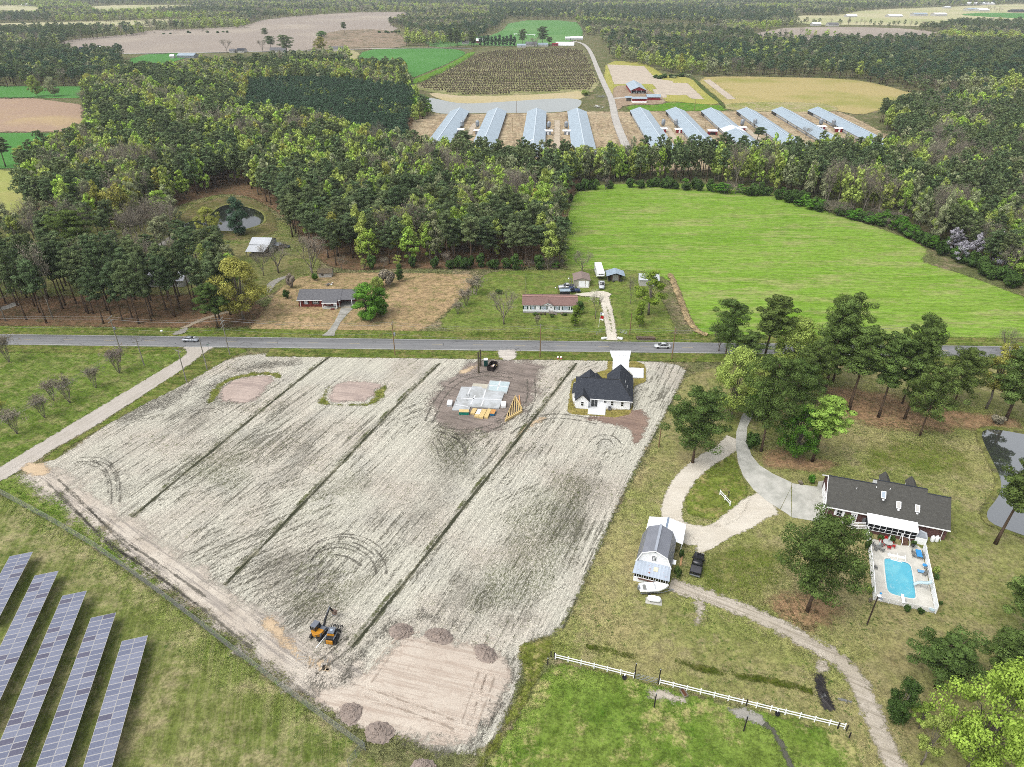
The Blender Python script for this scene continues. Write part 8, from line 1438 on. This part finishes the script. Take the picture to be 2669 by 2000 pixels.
for r_, (x, y, L) in enumerate(((-60.5,73.2,25), (-67.9,77.8,30), (-75.3,82.5,34), (-82.8,87.1,30), (-90.2,91.8,16))):
    o = thing('solar_array', 'solar panel row on the grass, %s from the right' % ('first', 'second', 'third', 'fourth', 'fifth')[r_], 'solar panels', (x, y, 0), math.atan2(-.974, .2255)+math.pi/2, 'solar panel rows'); tl = R(4)
    for k in range(L):
        for s in (-1,1):
            c = child('solar_panel', PM[int(rng.choice(3, p=(.42,.42,.16)))], o, (s*.99*math.cos(tl), -.5-1.02*k, 1.8+s*.99*math.sin(tl))); c.rotation_euler = (0, -tl, 0)
    for s in (-.99, .99): MB().bar((s,0,1.74+s*math.sin(tl)), (s,-1.02*L,1.74+s*math.sin(tl)), .08).build('purlin', alu, o)
    for k in range(0, L, 6): MB().tube([(0,-1-1.02*k,0),(0,-1-1.02*k,1.7)], .07, 6).build('post', M_['steel'], o)
# ---- fences
link_fence('chain_link_fence', 'tall chain-link fence between the solar field and the sandy lots', [at('F', *q) for q in ((-120,1002),(0,1068),(105,1125),(210,1187),(320,1266),(420,1342),(600,1482),(700,1556),(790,1622))], 1.9, 3.0, paint('dull_steel', C(146,150,144), .6))
link_fence('chain_link_fence', 'short chain-link gate section at the lower end of the solar fence', [at('Z10', 612, 1352), at('Z10', 515, 1480)], 1.9, 2.0, MATS['dull_steel'])
def rail_fence(lab, a, b, n, h=1.15, wt=M_['white']):
    o = thing('rail_fence', lab, 'fence')
    for i in range(n+1):
        p = a.lerp(b, i/n); MB().cbox(p.x, p.y, 0, .14, .14, h+.12, head(a, b)).build('post', wt, o)
        if i < n:
            q = a.lerp(b, (i+1)/n); u = (q-p).normalized()
            for z in (.48, 1.0): MB().bar(p+u*.075+Vector((0,0,z)), q-u*.075+Vector((0,0,z)), .05, .17).build('rail', wt, o)
rail_fence('short white rail fence left of the paddock gate', at('Z12', 112, 990), at('Z12', 596, 1108), 6); rail_fence('long white rail fence right of the paddock gate', at('Z12', 756, 1146), at('Z12', 1895, 1422), 13)
a, b = at('Z12', 606, 1112), at('Z12', 744, 1142); o = thing('paddock_gate', 'tubular metal gate between two tall dark posts in the white fence', 'gate', a, head(a, b)); L = (b-a).length
for z in (.15,.5,.85,1.15): MB().tube([(.1,0,z),(L-.1,0,z)], .028, 6).build('bar', M_['steel'], o)
for x in (.1, L/2, L-.1): MB().tube([(x,0,.12),(x,0,1.18)], .028, 6).build('upright', M_['steel'], o)
dpost = paint('dark_post', C(46,42,38), .9, vary=.2)
for v, x, y, ty, lab in (('Z12', 600, 1110, 1018, 'tall dark post at the left of the paddock gate'), ('Z12', 748, 1144, 1055, 'tall dark post at the right of the paddock gate'), ('Z12', 722, 1290, 1205, 'dark post standing in the paddock below the gate'), ('Z12', 1275, 1436, 1342, 'dark post standing in the paddock beside the grey sand patch'), ('Z12', 1290, 1280, 1240, 'dark post behind the long white fence'), ('Z12', 1855, 1420, 1382, 'dark post at the right end of the long white fence'), ('Z12', 65, 1028, 985, 'dark corner post left of the white fence'), ('Z12', 85, 975, 945, 'dark post next to the corner post'), ('Z12', 107, 985, 950, 'dark post at the left end of the white fence'), ('Z12', 1908, 1435, 1400, 'dark end post beyond the long white fence'), ('Z12', 1926, 1476, 1445, 'last dark post by the sandy track')):
    q = at(v, x, y); h = height_at(q, v, ty); o = thing('fence_post', lab, 'post', q); MB().tube([(0,0,0),(0,0,h)], [.1,.09], 7).build('shaft', dpost, o)
    if h > 1.6: MB().tube([(0,0,h),(0,0,h+.05)], [.11,.06], 7).build('cap', M_['steel'], o)
for v, x, y, lab in (('Z12', 538, 1112, 'black water bucket under the short white fence'), ('Z12', 1483, 1335, 'black water bucket under the long white fence')): o = thing('bucket', lab, 'bucket', at(v, x, y)); MB().lathe([(.3,0),(.36,.4),(.33,.4),(.28,.05)], 14).build('tub', M_['black'], o); MB().lathe([(.1,.3),(.12,.75),(.03,.8)], 8, (.1,.3,0)).build('float', M_['white'], o)
q = at('Z12', 905, 1205); o = thing('feed_trough', 'grey open trough below the white fence', 'trough', q, R(-70)); w1 = M_['wood']; MB().box(-.7,.7,-.35,.35,.05,.1).build('floor', paint('brown_feed', C(112,72,48), .9), o)
for x in (-.7,.66): MB().box(x,x+.04,-.35,.35,.05,.45).build('end', w1, o)
for y in (-.35,.31): MB().box(-.66,.66,y,y+.04,.05,.45).build('side', w1, o)
a, b = at('Z11', 402, 1232), at('Z11', 462, 1298); rail_fence('short white rail fence in the grass island of the gravel loop', a, b, 2)
o = thing('mailbox_post', 'dark post with white box beside the short fence in the grass island', 'post', at('Z11', 450, 1252)); MB().tube([(0,0,0),(0,0,1.4)], .06, 6).build('shaft', dpost, o); MB().cbox(0,0,1.4,.2,.45,.22).build('box', M_['black'], o)
o = thing('garden_fence', 'rusty wire garden fence behind the mobile home', 'fence'); 
for v, l in (('Y7', [(270,560),(272,200)]), ('Y7', [(272,235),(1035,235)]), ('Y7', [(1035,235),(1040,420)])):
    a, b = pts(v, *l); n = max(2, int((b-a).length/3))
    for i in range(n+1): p = a.lerp(b, i/n); MB().tube([p, p+Vector((0,0,1.2))], .05, 5).build('post', M_['wood'], o)
    for z in (.35,.75,1.1): MB().bar(a+Vector((0,0,z)), b+Vector((0,0,z)), .025).build('wire', M_['wood'], o)
for x0, y0, x1, y1, lab in ((1505,1240,1600,1175,'pale gate leaf left of the mobile home drive'), (1925,1195,2030,1225,'pale gate frame right of the mobile home drive')):
    a, b = at('Y7', x0, y0), at('Y7', x1, y1); o = thing('drive_gate', lab, 'gate', a, head(a, b)); L = (b-a).length
    for z in (.3,.7,1.1): MB().tube([(0,0,z),(L,0,z)], .03, 5).build('bar', M_['steel'], o)
    for x in (0, L): MB().tube([(x,0,0),(x,0,1.3)], .05, 6).build('post', M_['steel'], o)
for i, (x, y) in enumerate(((1640,1300), (1915,1300))): o = thing('culvert_wall', 'pale rubble culvert wall %s of the mobile home drive entrance' % ('left', 'right')[i], 'culvert', at('Y7', x, y), R(20-60*i)); MB().box(-.9,.9,-.4,.4,0,.45).build('block', newconc, o, bevel=.1); MB().box(-.5,.6,.42,.9,0,.3).build('block', newconc, o, bevel=.08)
o = thing('flagpole', 'white flagpole with a red, white and blue flag by the mobile home drive', 'flagpole', at('Y7', 1543, 1092)); h = height_at(o.location, 'Y7', 830); MB().tube([(0,0,0),(.35,0,h)], [.05,.035], 6).build('pole', M_['white'], o)
for z0, z1, mt, nm in ((h-1.0,h-.1,M_['white'],'flag'), (h-2.2,h-1.2,redm,'flag'), (h-2.7,h-2.2,M_['white'],'flag')): MB().add([(.33,0,z0),(.8,.12,z0-.1),(1.3,-.05,z0-.15),(1.3,-.05,z1-.2),(.8,.12,z1-.1),(.33,0,z1)], [(0,1,4,5),(1,2,3,4)]).build(nm, mt, o)
MB().add([(.34,-.03,h-.75),(.62,-.03,h-.8),(.62,-.03,h-.25),(.34,-.03,h-.2)], [(0,1,2,3)]).build('flag_canton', paint('flag_blue', C(50,60,120), .8), o)
# ---- poles and wires
polem = paint('grey_pole_wood', C(150,146,134), .9, vary=.2); poleb = paint('brown_pole_wood', C(140,116,84), .9, vary=.2)
def upole(lab, v, bx, by, ty, arms=2, mat=polem, trans=False, armrot=RH+R(90), lamp=False, name='utility_pole'):
    q = at(v, bx, by); h = min(14.5, height_at(q, v, ty)); o = thing(name, lab, 'utility pole', q); MB().tube([(0,0,0),(0,0,h)], [.17,.11], 8).build('pole', mat, o); d = Vector((math.cos(armrot), math.sin(armrot), 0))
    for k in range(arms):
        z = h-.25-1.1*k; a = MB().bar(d*-1.2+Vector((0,0,z)), d*1.2+Vector((0,0,z)), .1, .13).build('crossarm', mat, o)
        for s in (-1.1,-.4,.4,1.1): MB().lathe([(.05,0),(.08,.08),(.03,.2)], 6, tuple(d*s+Vector((0,0,z+.06)))).build('insulator', M_['steel'], a)
    if trans: MB().lathe([(.26,0),(.28,.1),(.28,.75),(.2,.9)], 12, (.42,0,h-4.0)).build('transformer', M_['steel'], o); MB().bar((0,0,h-3.5),(.3,0,h-3.5),.08).build('bracket', M_['steel'], o)
    if lamp: MB().bar((0,0,h-.3),(-.9,-.4,h+.1),.06).build('lamp_arm', M_['steel'], o); MB().lathe([(.1,0),(.22,.05),(.1,.2)], 8, (-1.0,-.45,h)).build('lamp_head', M_['white'], o)
    return q, h
w0 = upole('double-armed utility pole across the lawn, leftmost by the road', 'X2', 345, 600, 148, 2, trans=True); w2 = upole('utility pole on the lawn left of the gravel road', 'X2', 697, 845, 440, 2, armrot=R(35)); w3 = upole('thick utility pole beside the gravel road, nearest the camera', 'X2', 1310, 1090, 625, 1, armrot=R(-30)); w4 = upole('utility pole with street lamp between the gravel road and the lot', 'X2', 1605, 905, 430, 1, armrot=R(-10), lamp=True)
w5 = upole('utility pole with three crossarms near the junction by the road', 'X2', 1930, 690, 165, 3); w6 = upole('brown utility pole with transformer in front of the second lot', 'Z5', 565, 1295, 1085, 1, poleb, True); w7 = upole('slim brown utility pole in front of the building site', 'Z5', 1493, 1310, 1105, 1, poleb); w8 = upole('utility pole right of the new house drive', 'Z6', 115, 1228, 1040, 2, poleb)
o_, _h = upole('leaning grey pole in front of the bright green clump by the ranch house', 'Y8', 1775, 890, 480, 0, polem, name='yard_pole'); upole('yard lamp pole beside the tan garage', 'Y7', 1060, 425, 235, 0, polem, lamp=True, name='yard_pole'); upole('dark yard pole right of the mobile home drive', 'Y7', 2085, 1228, 845, 0, poleb, name='yard_pole'); upole('short pole with lamp behind the mobile home', 'Y7', 832, 565, 400, 0, poleb, lamp=True, name='yard_pole')
upole('thin pole between the pond and the second poultry house', 'X4', 1225, 160, 15, 0, poleb, name='yard_pole'); upole('thin pole between the second and third poultry houses', 'X4', 1182, 390, 215, 0, poleb, name='yard_pole'); upole('thin pole behind the second poultry house right of the road', 'X5', 615, 105, 0, 0, poleb, name='yard_pole'); upole('thin pole beside the small red shed', 'X5', 708, 255, 190, 0, poleb, name='yard_pole'); upole('low wooden post on the sandy lot edge by the broad low pine', 'Z11', 38, 950, 835, 0, poleb, name='yard_pole')
wirem = paint('wire_metal', C(150,150,150), .5)
def wire(lab, P_, sag=.9, r=.018):
    m = MB(); V = []
    for a, b in zip(P_[:-1], P_[1:]):
        for i in range(9): t = i/8; V.append(a.lerp(b, t)-Vector((0,0,sag*4*t*(1-t))))
    m.tube(V, r, 4, False); tag(m.build('power_line', wirem), lab, 'power line', 'overhead power lines')
far_l, far_r = roadp(-215, -5.8), roadp(110, -5.8)
for k, (s, dz) in enumerate(((-1.1,-.1), (.4,-.1), (1.1,-1.2), (0,-3.4))):
    d = Vector((math.cos(RH+R(90)), math.sin(RH+R(90)), 0))*s
    wire('overhead power line along the road, %s of the four wires' % ('farthest', 'second', 'third', 'lowest')[k], [Vector((far_l.x, far_l.y, 12.5+dz))+d]+[Vector((q.x, q.y, h+dz))+d for q, h in (w0, w5, w6, w7, w8)]+[Vector((far_r.x, far_r.y, 11+dz))+d])
end = at('Z7', -150, 690, 9.0)
for k, s in enumerate((-1.1, .3, 1.1)):
    d = Vector((math.cos(R(35)), math.sin(R(35)), 0))*s
    wire('power line running down-left over the lawn, %s wire' % ('left', 'middle', 'right')[k], [Vector((w2[0].x, w2[0].y, w2[1]-.2))+d, Vector((end.x, end.y, 9.0))+d*1.5])
    if k != 1: wire('power line across the gravel road, %s wire' % ('left', '', 'right')[k], [Vector((w2[0].x, w2[0].y, w2[1]-.4))+d, Vector((w4[0].x, w4[0].y, w4[1]-.3))+d*.7])
wire('service wire between the two poles beside the gravel road', [Vector((w4[0].x, w4[0].y, w4[1]-.5)), Vector((w3[0].x, w3[0].y, w3[1]-.3))])
wire('wire from the street lamp pole to the triple-armed pole', [Vector((w4[0].x, w4[0].y, w4[1]-.6)), Vector((w5[0].x, w5[0].y, w5[1]-2.4))])
for v, x, y, lab in (('X2', 958, 395, 'white mailbox on a post beside the road at left'),): o = thing('mailbox', lab, 'mailbox', at(v, x, y)); MB().bar((0,0,0),(0,0,1.0),.1).build('post', M_['wood'], o); MB().loft([[(-.35,y,1.0),(.35,y,1.0)]+[(.35*math.cos(a),y,1.15+.2*math.sin(a)) for a in np.linspace(0, math.pi, 6)] for y in (-.2,.2)]).build('box', M_['white'], o)
o = thing('street_sign', 'green street name sign at the gravel road junction', 'sign', at('X2', 1640, 665)); MB().tube([(0,0,0),(0,0,2.7)], .03, 6).build('post', M_['steel'], o); MB().box(-.45,.45,-.015,.015,2.5,2.68).build('sign_plate', paint('sign_green', C(30,110,80), .5), o)
# ================================================================== HAZE
hz = bpy.data.materials.new('haze_air'); hz.use_nodes = True; t = hz.node_tree; t.nodes.clear(); ou = t.nodes.new('ShaderNodeOutputMaterial'); pv = t.nodes.new('ShaderNodeVolumePrincipled')
pv.inputs['Color'].default_value = (.86,.91,.95,1); pv.inputs['Density'].default_value = 0.00007; t.links.new(pv.outputs[0], ou.inputs['Volume'])
struct(MB().box(-9500, 9500, -400, 14500, -1.0, 99.0).build('haze', hz), 'stuff'); bpy.data.objects['haze']['label'] = 'thin pale haze over the far country'
